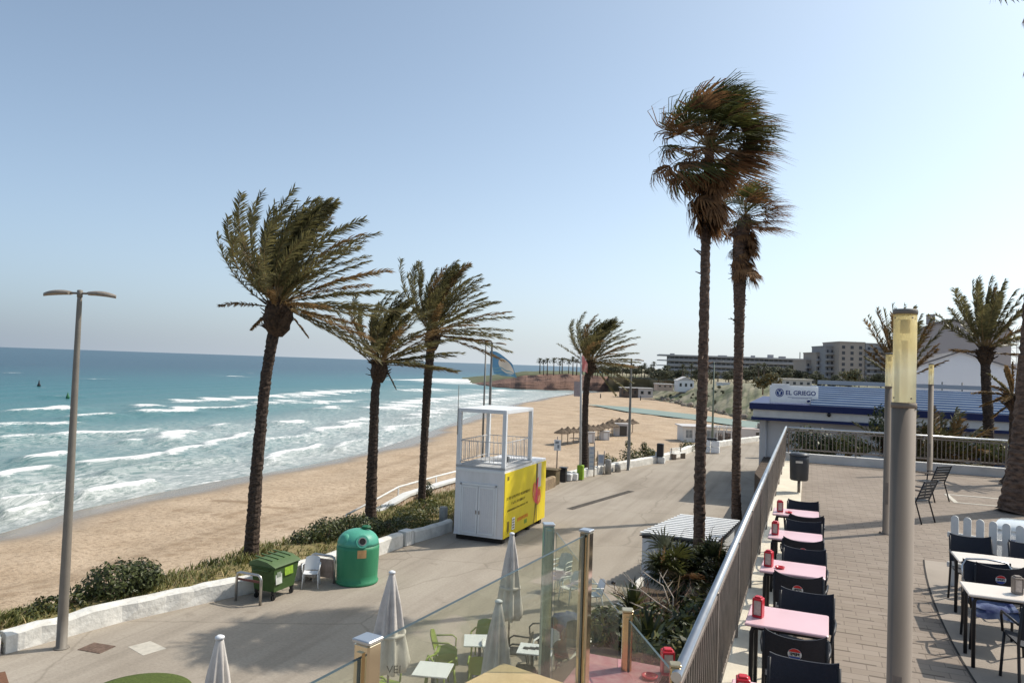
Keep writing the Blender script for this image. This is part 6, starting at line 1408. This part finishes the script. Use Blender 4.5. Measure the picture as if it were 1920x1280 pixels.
for i in range(206):
    px = 1140 + 4 * i; a = P(px, itp(DX, DB, px), -4.5); d0 = depth(a); ty = itp(DX, DT, px); by = itp(DX, DB, px); r_ = []
    r_.append(V3((a.x, a.y, -5.6)))
    for t in (.0, .12, .25, .4, .55, .7, .85, 1.0):
        q = D(px, by + (ty - by) * (t ** .85), d0 + 42 * t + (0 if t == 0 else rg.uniform(-1.2, 1.2))); q.z += rg.uniform(-.28, .28) * (1 if 0 < t < 1 else 0); r_.append(q)
    zt = r_[-1].z
    for d, z in ((d0 + 90, zt + .2), (330, 2.0), (480, 2.8), (1200, 4.0), (6000, 9.0)):
        q = D(px, ty, max(d, d0 + 70)); q.z = z + rg.uniform(-.15, .15); r_.append(q)
    cols.append(r_)
b = MB(); n = len(cols[0])
for c in cols: b.v += [tuple(p) for p in c]
for i in range(len(cols) - 1):
    for k in range(n - 1): b.face((i * n + k, (i + 1) * n + k, (i + 1) * n + k + 1, i * n + k + 1), 0 if k < 9 else 1, True)
struct(b.build('dune', [scrub2, drysoil]))
# rocks at the dune foot
pts = [(x, itp(DX, DB, x)) for x in range(1240, 1400, 4)]
b = MB()
for (px, py) in pts:
    for _ in range(4):
        q = D(px + rg.uniform(-2, 2), py - rg.uniform(-1, 9), depth(P(px, py, -4.5)) + rg.uniform(0, 12)); s = rg.uniform(.35, 1.0)
        b.lathe([(s * .5, -s), (s, -.2 * s), (s * .8, .4 * s), (s * .2, .7 * s)], 6, q, smooth=False, sx=rg.uniform(.7, 1.3))
struct(b.build('dune_rocks', M('pale_rock', (.36, .31, .25), .95, c2=(.17, .145, .12), scale=.5)), 'stuff')
# shallow lagoon
T_ = [(1095, 757), (1180, 763), (1250, 771), (1307, 777), (1370, 785), (1440, 793)]; B_ = [(1120, 761), (1180, 772), (1250, 780), (1307, 787), (1370, 796), (1440, 807)]
b = MB(); b.grid([[P(*p, -4.03) for p in T_], [P((p[0] + q[0]) / 2, (p[1] + q[1]) / 2, -4.03) for p, q in zip(T_, B_)], [P(*q, -4.03) for q in B_]])
struct(b.build('lagoon', M('lagoon_water', (.235, .285, .225), .45, c2=(.19, .25, .20), scale=.08, spec=.3)))

# thatched parasols
proto = None; gu = 'thatched beach parasols in rows'
def thatch_one(label, q):
    t = thing('thatched_parasol', label, 'beach parasol', q, 0, gu)
    b = MB(); b.tube([(0, 0, -.2), (0, 0, 2.0)], .07, 8); b.build('pole', M('bleached_pole', (.36, .29, .22), .9, var=.2), t)
    b = MB(); b.lathe([(1.12, 1.62), (1.15, 1.70), (.75, 1.93), (.28, 2.18), (.10, 2.38), (.02, 2.42)], 22, smooth=False, wob=lambda w, z: 1 + .05 * sin(w * 11 + z * 7)); b.build('thatch_roof', thatch, t)
    return t
lab_u = 'thatched parasol in the row on the open sand, brown straw hat on a pole'
spots = [(1053, 832), (1064, 831), (1075, 829.5), (1086, 828), (1103, 826), (1112, 824.5), (1121, 822.5), (1130, 820.5), (1140, 818), (1149, 816), (1158, 814), (1167, 812), (1177, 810.5), (1186, 809), (1099, 821), (1147, 810), (1161, 806)]
for k, (px, py) in enumerate(spots):
    q = PS(px, py + 1.5)
    if proto is None: proto = thatch_one(lab_u, q)
    else: dup(proto, q, rg.uniform(0, 6), scale=rg.uniform(.94, 1.06))
for (px, py, w_, h_, lab) in ((1102, 829, 1.9, 1.5, 'small white storage cube among the thatched parasols, nearest the palm'), (1133, 824, 1.4, 1.3, 'small white storage cube in the middle of the thatched parasols'), (1166, 817, 2.6, 2.0, 'white beach store with a dark door at the far end of the thatched parasols')):
    q = PS(px, py); t = thing('beach_store', lab, 'beach store', q, AX); b = MB(); b.box((0, 0, h_ / 2), (w_, 1.4, h_), bev=.03); b.box((0, 0, h_ + .04), (w_ + .15, 1.55, .08)); b.build('body', greywhite, t); b = MB(); b.box((.1, -.71, h_ * .45), (w_ * .45, .03, h_ * .8)); b.build('door', darkglass if h_ > 1.8 else whiteclean, t)
# beach bar
q = PS(1281, 828); dbar = depth(q); s = dbar / F
t = thing('beach_bar', 'white flat roofed beach bar with shuttered windows on the sand', 'beach bar', q, AX); Wb = 62 * s
b = MB(); b.box((Wb / 2, 2.2, 1.15), (Wb, 4.2, 2.3)); b.build('walls', white, t)
b = MB(); b.box((Wb / 2, 2.2, 2.39), (Wb + .7, 5.0, .16), bev=.02); b.build('roof', greywhite, t)
for x in (.25, Wb * .30, Wb * .62, Wb - .25): b = MB(); b.box((x, .03, 1.15), (.24, .16, 2.3)); b.build('pilaster', white, t)
for x in (Wb * .17, Wb * .46, Wb * .81):
    b = MB(); b.box((x, .085, 1.25), (Wb * .19, .05, 1.15)); wn_ = b.build('window', M('shutter_grey', (.28, .30, .30), .5, var=.25, scale=2), t); b = MB(); b.box((x, .045, 1.25), (.06, .03, 1.15)); b.build('frame', white, wn_)
q2 = PS(1343, 831); Wp = 42 * s
t = thing('pergola', 'white beach pergola crowded with stacked dark chairs right of the beach bar', 'pergola', q2, AX)
for x in (.1, Wp * .33, Wp * .66, Wp - .1):
    for y in (0, 2.6): b = MB(); b.box((x, y, 1.2), (.14, .14, 2.4)); b.build('post', white, t)
b = MB(); b.box((Wp / 2, 0, 2.45), (Wp + .3, .16, .14)); b.box((Wp / 2, 2.6, 2.45), (Wp + .3, .16, .14))
for k in range(7): b.box((k * Wp / 6, 1.3, 2.56), (.08, 3.1, .08))
b.build('roof_beams', white, t)
b = MB(); b.box((Wp / 2, 2.75, .9), (Wp, .1, 1.8)); b.build('back_wall', greywhite, t)
rc = random.Random(8)
stk = None
for k in range(9):
    p_ = V3((.35 + (k % 5) * Wp / 5.2, .5 + (k // 5) * 1.0, 0)); p_ = Matrix.Rotation(AX, 3, 'Z') @ p_ + q2
    if stk is None:
        stk = thing('stacked_chair', 'stack of dark chairs stored under the white beach pergola', 'chair stack', p_, 1, 'chair stacks under the beach pergola'); b = MB()
        for j in range(4):
            z = j * .24; b.box((0, 0, .42 + z), (.5, .48, .05)); b.box((0, .22, .66 + z), (.5, .05, .40), mat=Matrix.Rotation(.2, 3, 'X'))
        for sx in (-1, 1):
            for sy in (-1, 1): b.tube([(sx * .22, sy * .2, 0), (sx * .22, sy * .2, 1.1)], .025, 5)
        b.build('chairs', M('chair_brown', (.07, .05, .045), .6, c2=(.3, .25, .22), scale=1.5, detail=1), stk)
    else: dup(stk, p_, rc.uniform(0, 6))
t = thing('terrace_walls', 'low white walls of the beach terrace right of the pergola', 'terrace', PS(1387, 828), AX); Wt = 70 * s
b = MB(); b.box((Wt / 2, 1.5, .75), (Wt, 3, 1.5)); b.box((Wt / 2, .0, 1.0), (Wt, .18, 2.0)); b.build('walls', greywhite, t)
b = MB(); b.box((Wt * .35, 1.5, 2.05), (Wt * .55, 3.2, .12)); b.box((Wt * .8, 2.0, 2.4), (Wt * .4, 2.5, .1)); b.build('roof', M('pinkish_roof', (.50, .42, .38), .8, var=.1), t)
b = MB(); b.box((Wt * .48, -.11, 1.35), (.5, .05, .5)); b.build('window', darkglass, t); b = MB(); b.box((Wt * .62, 1.6, 2.55), (.5, .5, .9)); b.build('chimney', greymetal, t)
# far huts and white house
def small_house(name, label, px0, px1, pyb, pyt, d, mat, roofm, wins=3, dep=6, cat='house', group=None, gable=0):
    a = D(px0, pyb, d); s = d / F; w_ = (px1 - px0) * s; h = (pyb - pyt) * s
    t = thing(name, label, cat, a, AX, group); b = MB(); b.box((w_ / 2, dep / 2, h / 2 - .5), (w_, dep, h + 1)); b.build('wall', mat, t)
    b = MB()
    if gable: b.grid([[(-.3, -.3, h + .003), (w_ / 2, -.3, h + gable), (w_ + .3, -.3, h + .003)], [(-.3, dep + .3, h + .003), (w_ / 2, dep + .3, h + gable), (w_ + .3, dep + .3, h + .003)]], smooth=False); b.poly([(0, -.02, h), (w_, -.02, h), (w_ / 2, -.02, h + gable)])
    else: b.box((w_ / 2, dep / 2, h + .12), (w_ + .5, dep + .5, .24))
    b.build('roof', roofm, t)
    for k in range(wins): b = MB(); b.box((w_ * (k + .5) / wins, -.02, h * .5), (w_ / wins * .4, .06, h * .38)); b.build('window', darkglass, t)
    return t
small_house('beach_hut', 'brown shaded beach hut at the foot of the far dune', 1165, 1196, 742, 727, 285, M('hut_brown', (.20, .155, .12), .9, c2=(.09, .07, .06), scale=.5), greywhite, 3)
small_house('beach_hut', 'whitish beach hut with dark openings next to the brown one', 1197, 1224, 743, 728, 284, greywhite, greywhite, 2)
small_house('house', 'white house with a pitched roof on the dune top', 1271, 1301, 729, 713, 262, whiteclean, greywhite, 3, gable=1.4)
small_house('house', 'low pale building by the trees left of the white dune house', 1232, 1262, 727, 720, 270, M('pale_pink_wall', (.5, .40, .33), .9), greywhite, 3)
small_house('house', 'low pale roofed building above the blue sign roof', 1470, 1522, 724, 711, 170, M('pale_grey_wall', (.45, .44, .42), .9), M('pale_roof', (.62, .58, .50), .8), 4)
small_house('house', 'tiny white block on the far beach terrace beside the second trunk', 1352, 1368, 728, 718, 255, whiteclean, greywhite, 1)
q = PS(1126, 746); b = MB(); b.tube([(0, 0, -.3), (0, 0, 1.6)], [.22, .16], 6); tag(b.build('marker_post', darkmetal, loc=q), 'dark short marker post on the far sand near the water', 'post')
q = PS(1201, 750); b = MB(); b.tube([(0, 0, -.3), (0, 0, 1.6)], [.22, .16], 6); tag(b.build('marker_post', darkmetal, loc=q), 'dark short marker post on the sand before the whitish hut', 'post')
q = P(73, 722, SEA + .3); b = MB(); b.lathe([(.5, -.4), (.55, 0), (.3, .5), (.1, 1.6), (.02, 1.7)], 10); tag(b.build('buoy', darkmetal, loc=q), 'small dark buoy floating off the beach', 'buoy')
q = P(127, 744, SEA + .3); b = MB(); b.lathe([(.4, -.4), (.45, 0), (.25, .5), (.05, 1.2)], 10); tag(b.build('buoy', M('buoy_green', (.03, .14, .06), .5), loc=q), 'small green buoy floating beside the tall lamp post', 'buoy')

# long dark hotel
dh = 450; s = dh / F; a = D(1235, 707, dh); wH = 267 * s; hH = 42 * s
t = thing('hotel', 'long dark grey flat roofed hotel with recessed balconies across the bay', 'hotel', (a.x, a.y, 1.5), AX - .10); zt = D(1235, 665, dh).z - 1.5; hg = M('hotel_grey', (.40, .385, .39), .9, c2=(.32, .31, .315), scale=.08); hs = M('hotel_slab', (.46, .44, .44), .9); hd = M('hotel_recess', (.13, .13, .135), .7, c2=(.24, .23, .23), scale=.35, detail=1)
b = MB(); b.box((wH / 2 + 3, 8, zt / 2 - 1), (wH - 6, 12, zt + 1)); b.build('wall', hg, t)
for k in range(4):
    b = MB(); z = zt - k * 3.1; b.box((wH / 2, 7, z), (wH, 16, .9 if k == 0 else .55)); b.build('floor_slab', hs, t)
for k in range(3):
    f_ = MB()
    for i in range(26): f_.box((8 + i * (wH - 14) / 26, 1.96, zt - 1.65 - k * 3.1), ((wH - 14) / 26 * .68, .12, 1.9))
    f_.build('windows', hd, t)['kind'] = 'stuff'
    b = MB(); b.box((wH / 2 + 2, -.6, zt - k * 3.1 - 2.3), (wH - 6, .12, .75)); b.build('balcony_front', hg, t)
for (u, w_, h_) in ((.78, 3, 2.0), (.86, 3.6, 1.2), (.66, 2, 1.2), (.10, 2.5, .9), (.45, 5, .7)): b = MB(); b.box((wH * u, 8, zt + h_ / 2 + .4), (w_, 3, h_)); b.build('roof_plant', hg, t)
b = MB(); b.tube([(wH - 2.2, 6, zt), (wH - 2.2, 6, zt + 4.5)], .25, 6); b.build('antenna', darkmetal, t)
# apartment blocks
wallp = M('block_beige', (.42, .355, .31), .9, c2=(.38, .325, .285), scale=.1); wallg = M('block_grey', (.33, .315, .32), .9, var=.06, scale=.1); wind = M('block_window', (.07, .07, .08), .4)
def block(label, px0, px1, pyt, d, mat, dep, cols_, rows_, bal=False, z0=1.0):
    a = D(px0, pyt, d); s = d / F; w_ = (px1 - px0) * s; h = a.z - z0; t = thing('apartment_block', label, 'apartment block', (a.x, a.y, z0), AX, 'apartment blocks beyond the beach')
    b = MB(); b.box((w_ / 2, dep / 2, h / 2), (w_, dep, h)); b.build('wall', mat, t)
    b = MB(); b.box((w_ / 2, dep / 2, h + .25), (w_ + .3, dep + .3, .5)); b.build('roof', mat, t)
    for r in range(rows_):
        z = h - 1.8 - r * (h - 3) / rows_
        for c in range(cols_):
            x = w_ * (c + .5) / cols_; q = MB(); q.box((x, -.02, z), (w_ / cols_ * .36, .06, 1.25)); q.build('window', wind, t)
        if bal: q = MB(); q.box((w_ / 2, -.75, z - 1.0), (w_, 1.5, .9)); q.build('balcony', wallg, t)
    return t
block('beige tower block with small square windows, tallest beyond the beach', 1574, 1622, 642, 300, wallp, 16, 3, 7)
block('grey balcony wing on the right of the beige tower block', 1623, 1662, 645, 300, wallg, 14, 3, 7, True)
block('stepped block with balconies on the left of the beige tower block', 1548, 1573, 650, 306, wallg, 14, 3, 6, True)
block('lower stepped block at the left end of the apartment group', 1531, 1547, 662, 312, wallp, 14, 2, 5, True)
block('lowest block at the far left of the apartment group', 1511, 1530, 676, 318, wallp, 14, 2, 4, True)
block('broad beige block on the right, behind the reddish palm', 1663, 1712, 652, 296, wallp, 14, 4, 7)

# flat roofed beach restaurant with blue roof
t = thing('restaurant', 'white single storey restaurant with navy edged eaves and striped blue roof', 'restaurant', (-2.45, 43.4, 0))
b = MB(); b.box((14, 6, 2.15), (28, 11.9, 4.3)); b.build('wall', M('restaurant_wall', (.66, .64, .63), .8, var=.04, scale=.7), t)
b = MB(); b.box((14, 5.6, 4.62), (28.6, 12.9, .42)); b.build('eaves_white', white, t)
b = MB(); b.box((14, 5.6, 5.0), (29.0, 13.2, .34)); b.box((14, 5.6, 4.33), (28.8, 13.0, .16)); b.build('eaves_navy', navy, t)
b = MB(); rows = []; ns = 18
for i in range(ns + 1):
    v = i / ns; rows.append([(2.6 if v > .05 else 2.6, -.7 + 7.2 * v, 5.19 + .95 * v), (28, -.7 + 7.2 * v, 5.19 + .95 * v)])
for i in range(ns):
    a0, a1, c0, c1 = rows[i][0], rows[i][1], rows[i + 1][0], rows[i + 1][1]
    if i % 2 == 0: b.poly([a0, a1, c1, c0], 0)
    else:
        m0 = [a0[k] + (c0[k] - a0[k]) * .38 for k in range(3)]; m1 = [a1[k] + (c1[k] - a1[k]) * .38 for k in range(3)]
        b.poly([a0, a1, m1, m0], 1); b.poly([m0, m1, c1, c0], 0)
b.poly([rows[-1][0], rows[-1][1], (28, 11, 5.18), (2.6, 11, 5.18)], 0); b.poly([r[0] for r in rows] + [(2.6, 11, 5.18), (2.6, -.7, 5.175)], 2)
b.build('roof', [M('roof_blue', (.022, .05, .115), .85, var=.12, scale=.8, spec=.05), M('roof_pale_blue', (.25, .29, .34), .85, var=.12, scale=.8, spec=.05), white], t)
b = MB(); b.box((15.5, 7.0, 6.35), (25, .15, .25)); b.build('ridge_rail', greywhite, t)
for x in (3.5, 9.5, 17): b = MB(); b.lathe([(.05, 0), (.11, .1), (.05, .22)], 8, (x, -.92, 4.62)); b.build('eaves_light', darkmetal, t)
b = MB(); b.tube([(.35, -.05, 0), (.35, -.05, 4.25)], .06, 8); b.build('downpipe', greywhite, t)
for x in (8.0, 11.0): 
    b = MB(); b.box((x, -.03, 2.6), (1.5, .06, 1.3)); w2 = b.build('window', M('tinted_window', (.05, .09, .16), .15, spec=.6), t); b = MB(); b.box((x, -.07, 2.6), (.06, .05, 1.3)); b.box((x, -.07, 1.92), (1.62, .06, .07)); b.box((x, -.07, 3.28), (1.62, .06, .07)); b.build('frame', white, w2)
b = MB(); b.box((19.5, -.04, 2.9), (.7, .05, .7)); b.build('vent_panel', M('terracotta_panel', (.42, .22, .13), .7), t)
s1 = D(1443, 757, 41.2); s2 = D(1533, 757, 41.2); ws = (s2 - s1).length
t = thing('roof_sign', 'white roof sign with a round blue emblem and blue lettering on the eaves corner', 'sign', (s1.x, s1.y, 5.19), AX)
b = MB(); b.box((ws / 2, 0, .49), (ws, .10, .95), bev=.01); b.box((ws * .22, 0, 1.01), (ws * .36, .10, .09)); b.build('board', M('sign_sheet', (.86, .87, .87), .6, var=.02, trans=.45), t)
b = MB(); c = V3((.52, -.056, .56)); N = 32
for rad, mi, e in ((.235, 0, 0), (.195, 1, .003), (.165, 0, .006)): b.poly([c + V3((cos(2 * pi * i / N) * rad, -e, sin(2 * pi * i / N) * rad)) for i in range(N)], mi)
for sx in (-1, 1): b.poly([c + V3((sx * x, -.009, z)) for x, z in ((0, -.12), (.045, -.12), (.045, .02), (.13, .10), (.11, .13), (0, .05))], 1)
b.build('emblem', [signblue, whiteclean], t)
b = MB(); text_into(b, 'EL GRIEGO', .335, (ws * .635, -.056, .56), (1, 0, 0), (0, 0, 1), 0, bold=.02, off=.008); b.box((ws * .62, -.054, .32), (1.35, .004, .022)); b.box((ws * .62, -.054, .27), (.9, .004, .016)); b.lathe([(.075, 0), (.075, .003)], 16, (0, 0, 0)); 
nl = 34
for i in range(len(b.v) - nl + 2, len(b.v)): pass
for i in range(len(b.v) - 32, len(b.v)):
    x, y, z = b.v[i]; b.v[i] = (ws * .80 + x * 1.3, -.056 - z, .14 + y * .8)
b.build('lettering', signblue, t)
# white gabled buildings
t = thing('gabled_building', 'white gabled building behind the blue roof', 'building', (7.7, 65, 0)); gw_ = M('gable_white', (.86, .84, .84), .85, var=.03, scale=.3)
za = 8.95; ze = 7.75; wG = 6.6
b = MB(); b.prism([(0, 0), (wG, 0), (wG, 12), (0, 12)], 0, ze); b.poly([(0, 0, ze + .001), (wG, 0, ze + .001), (wG * .45, 0, za)]); b.poly([(wG, 12, ze + .001), (0, 12, ze + .001), (wG * .45, 12, za)]); b.build('wall', gw_, t)
b = MB(); b.grid([[(-.25, -.25, ze - .05), (wG * .45, -.25, za + .06), (wG + .25, -.25, ze - .05)], [(-.25, 12.2, ze - .05), (wG * .45, 12.2, za + .06), (wG + .25, 12.2, ze - .05)]], smooth=False); b.grid([[(-.25, -.252, ze - .16), (wG * .45, -.252, za - .05), (wG + .25, -.252, ze - .16)], [(-.25, -.252, ze - .05), (wG * .45, -.252, za + .06), (wG + .25, -.252, ze - .05)]], smooth=False); b.build('roof', M('grey_verge', (.16, .15, .15), .8), t)
for x in (1.55, 2.2): b = MB(); b.tube([(-1.5 + x * 2, -1.5, 5.0), (-1.5 + x * 2, -1.5, 6.6)], .05, 6); b.build('vent_pipe', greymetal, t)
t = thing('gabled_building', 'taller beige white building with a stepped sloping roof behind the gabled one', 'building', (8.6, 80, 0)); gb = M('beige_white', (.47, .405, .375), .85, var=.04, scale=.2)
pf = [(0, 0), (8.6, 0), (8.6, 11.2), (7.9, 12.2), (3.4, 12.4), (1.6, 11.7), (0, 10.2)]
b = MB(); b.poly([(x, 0, z) for x, z in pf]); b.poly([(x, 11, z) for x, z in reversed(pf)])
for (p, q) in zip(pf, pf[1:] + pf[:1]): b.poly([(q[0], 0, q[1]), (p[0], 0, p[1]), (p[0], 11, p[1]), (q[0], 11, q[1])])
b.build('wall', gb, t)
b = MB(); r0 = [(8.75, 11.25), (7.95, 12.28), (3.4, 12.48), (1.55, 11.78), (-.15, 10.2)]; b.grid([[(x, -.2, z) for x, z in r0], [(x, 11.2, z) for x, z in r0]], smooth=False); b.grid([[(x, -.2, z - .12) for x, z in r0], [(x, -.2, z) for x, z in r0]], smooth=False); b.build('roof', M('grey_verge', (.3, .28, .28), .8), t)
b = MB(); b.box((2.6, 4, 12.7), (.7, .7, 1.0)); b.build('chimney', gb, t)
small_house('house', 'small pale house at the right edge behind the yellowing palm', 1897, 1960, 760, 686, 82, M('pale_pink_wall', (.5, .4, .33), .9), greywhite, 2)
t = thing('mast', 'thin lattice mast beside the beige white building', 'mast', D(1899, 720, 76)); b = MB(); hm = 4.6
for x in (-.35, .35):
    for y in (-.3, .3): b.tube([(x, y, -6), (x, y, hm)], .035, 5)
for k in range(8): b.tube([(-.35, -.3, hm - k * .9), (.35, -.3, hm - (k + 1) * .9)], .025, 4); b.tube([(-.35, -.3, hm - k * .9), (.35, -.3, hm - k * .9)], .025, 4)
b.build('lattice', greywhite, t)

# trees across the bay: a few shapes, each tree its own object
def far_tree(seed, h, kind):
    r = random.Random(seed); b = MB()
    b.tube([(0, 0, -.5), (0.05, 0, h * .5), (.1, 0, h * (.8 if kind else .55))], [.28, .2, .13], 6, 2, True)
    if kind == 0:
        for _ in range(9): leaf_clump(b, (r.uniform(-1, 1) * h * .28, r.uniform(-1, 1) * h * .28, h * r.uniform(.42, .82)), (h * .24, h * .24, h * .18), 60, r, 2, h * .075)
    else:
        for i in range(30):
            az = i * 2.4; el = radians(-35 + 110 * i / 30); d = V3((cos(az) * cos(el), sin(az) * cos(el), sin(el))); p0 = V3((.1, 0, h * .8)); p1 = p0 + d * h * .16; p2 = p1 + (d + V3((0, 0, -.8)) + WIND * .3).normalized() * h * .14; s = d.cross(V3((0, 0, 1))).normalized() * h * .03
            o = len(b.v); b.v += [tuple(p0 - s * .4), tuple(p0 + s * .4), tuple(p1 + s), tuple(p1 - s), tuple(p2)]; b.face((o, o + 1, o + 2, o + 3), r.randrange(2)); b.face((o + 3, o + 2, o + 4), 1)
    return b
tm = [M('far_leaf', (.15, .15, .085), .8, c2=(.08, .085, .052), scale=.5, trans=.25), M('far_leaf_deep', (.10, .10, .065), .8, c2=(.065, .066, .048), scale=.5, trans=.15), M('far_trunk', (.16, .12, .095), .9)]  # leaf colours lightened to a hazy olive, imitating distance haze
tm2 = [M('far_leaf_yellow', (.20, .15, .05), .8, c2=(.09, .075, .03), scale=.5, trans=.1), tm[0], tm[2]]
protos = {}
def ftree(px, pyb, pyt, d, kind, label, group, mats=tm, var=0):
    a = D(px, pyb, d); h = (pyb - pyt) * d / F
    key = (kind, var, mats is tm2)
    nm = 'palm_tree' if kind else 'tree'
    if key not in protos:
        ob = far_tree(300 + 7 * var + kind, 8.0, kind).build(nm, mats); protos[key] = ob; tag(ob, label, 'palm tree' if kind else 'tree', group); new = ob
    else: new = protos[key].copy(); col.objects.link(new); new['label'] = label; new['group'] = group
    new.location = a; k = h / 8.0 * (1.25 if kind else 1.1); new.scale = (k * rg.uniform(.9, 1.25), k * rg.uniform(.9, 1.25), k); new.rotation_euler[2] = rg.uniform(0, 6)
    return new
for k, (px, top) in enumerate(((1012, 676), (1019, 678), (1026, 676), (1038, 676), (1049, 681), (1054, 676), (1066, 679), (1074, 674), (1081, 677), (1092, 682), (1101, 680))):
    ftree(px, 701.5, top, 388 + rg.uniform(-10, 14), 1, 'small dark palm in the row on top of the far headland', 'palms on the far headland', var=k % 3)
for k in range(26):
    px = 1108 + k * 5 + rg.uniform(-3, 3); ftree(px, 706 + rg.uniform(-2, 3), 683 + rg.uniform(-3, 8), 372 + rg.uniform(-25, 25), 0 if rg.random() < .75 else 1, 'dark tree in the belt between the headland and the hotel', 'trees between headland and hotel', var=k % 4)
for k in range(34):
    px = 1238 + k * 8 + rg.uniform(-4, 4); kd = 1 if rg.random() < .35 else 0; ftree(px, 717 + rg.uniform(-4, 5), 690 + rg.uniform(-4, 12), 330 + rg.uniform(-50, 60), kd, 'tree growing in front of the long dark hotel', 'trees in front of the long dark hotel', var=k % 4)
for (px, pb, pt_, d, lab) in ((1447, 735, 697, 150, 'broad yellowish tree left of the roof sign'), (1430, 738, 706, 150, 'olive tree just behind the second fan palm trunk'), (1592, 728, 690, 200, 'dull olive tree standing before the beige tower block')): ftree(px, pb, pt_, d, 0, lab, 'yellowish trees above the blue roof', tm2)
for k in range(22):
    px = 1505 + k * 10 + rg.uniform(-5, 5); ftree(px, 733 + rg.uniform(-3, 3), 703 + rg.uniform(-6, 12), 215 + rg.uniform(-30, 40), 1 if rg.random() < .3 else 0, 'tree standing before the apartment blocks', 'trees before the apartment blocks', var=k % 4)
for k in range(26):
    px = rg.uniform(1245, 1440); t_ = rg.uniform(.15, .95); by = itp(DX, DB, px); ty = itp(DX, DT, px); py = by + (ty - by) * t_ ** .85; d = depth(P(px, by, -4.5)) + 42 * t_
    ftree(px, py + 1.5, py - rg.uniform(3, 7), d, 0, 'low rounded bush scattered on the green dune slope', 'bushes on the dune slope', var=k % 4)
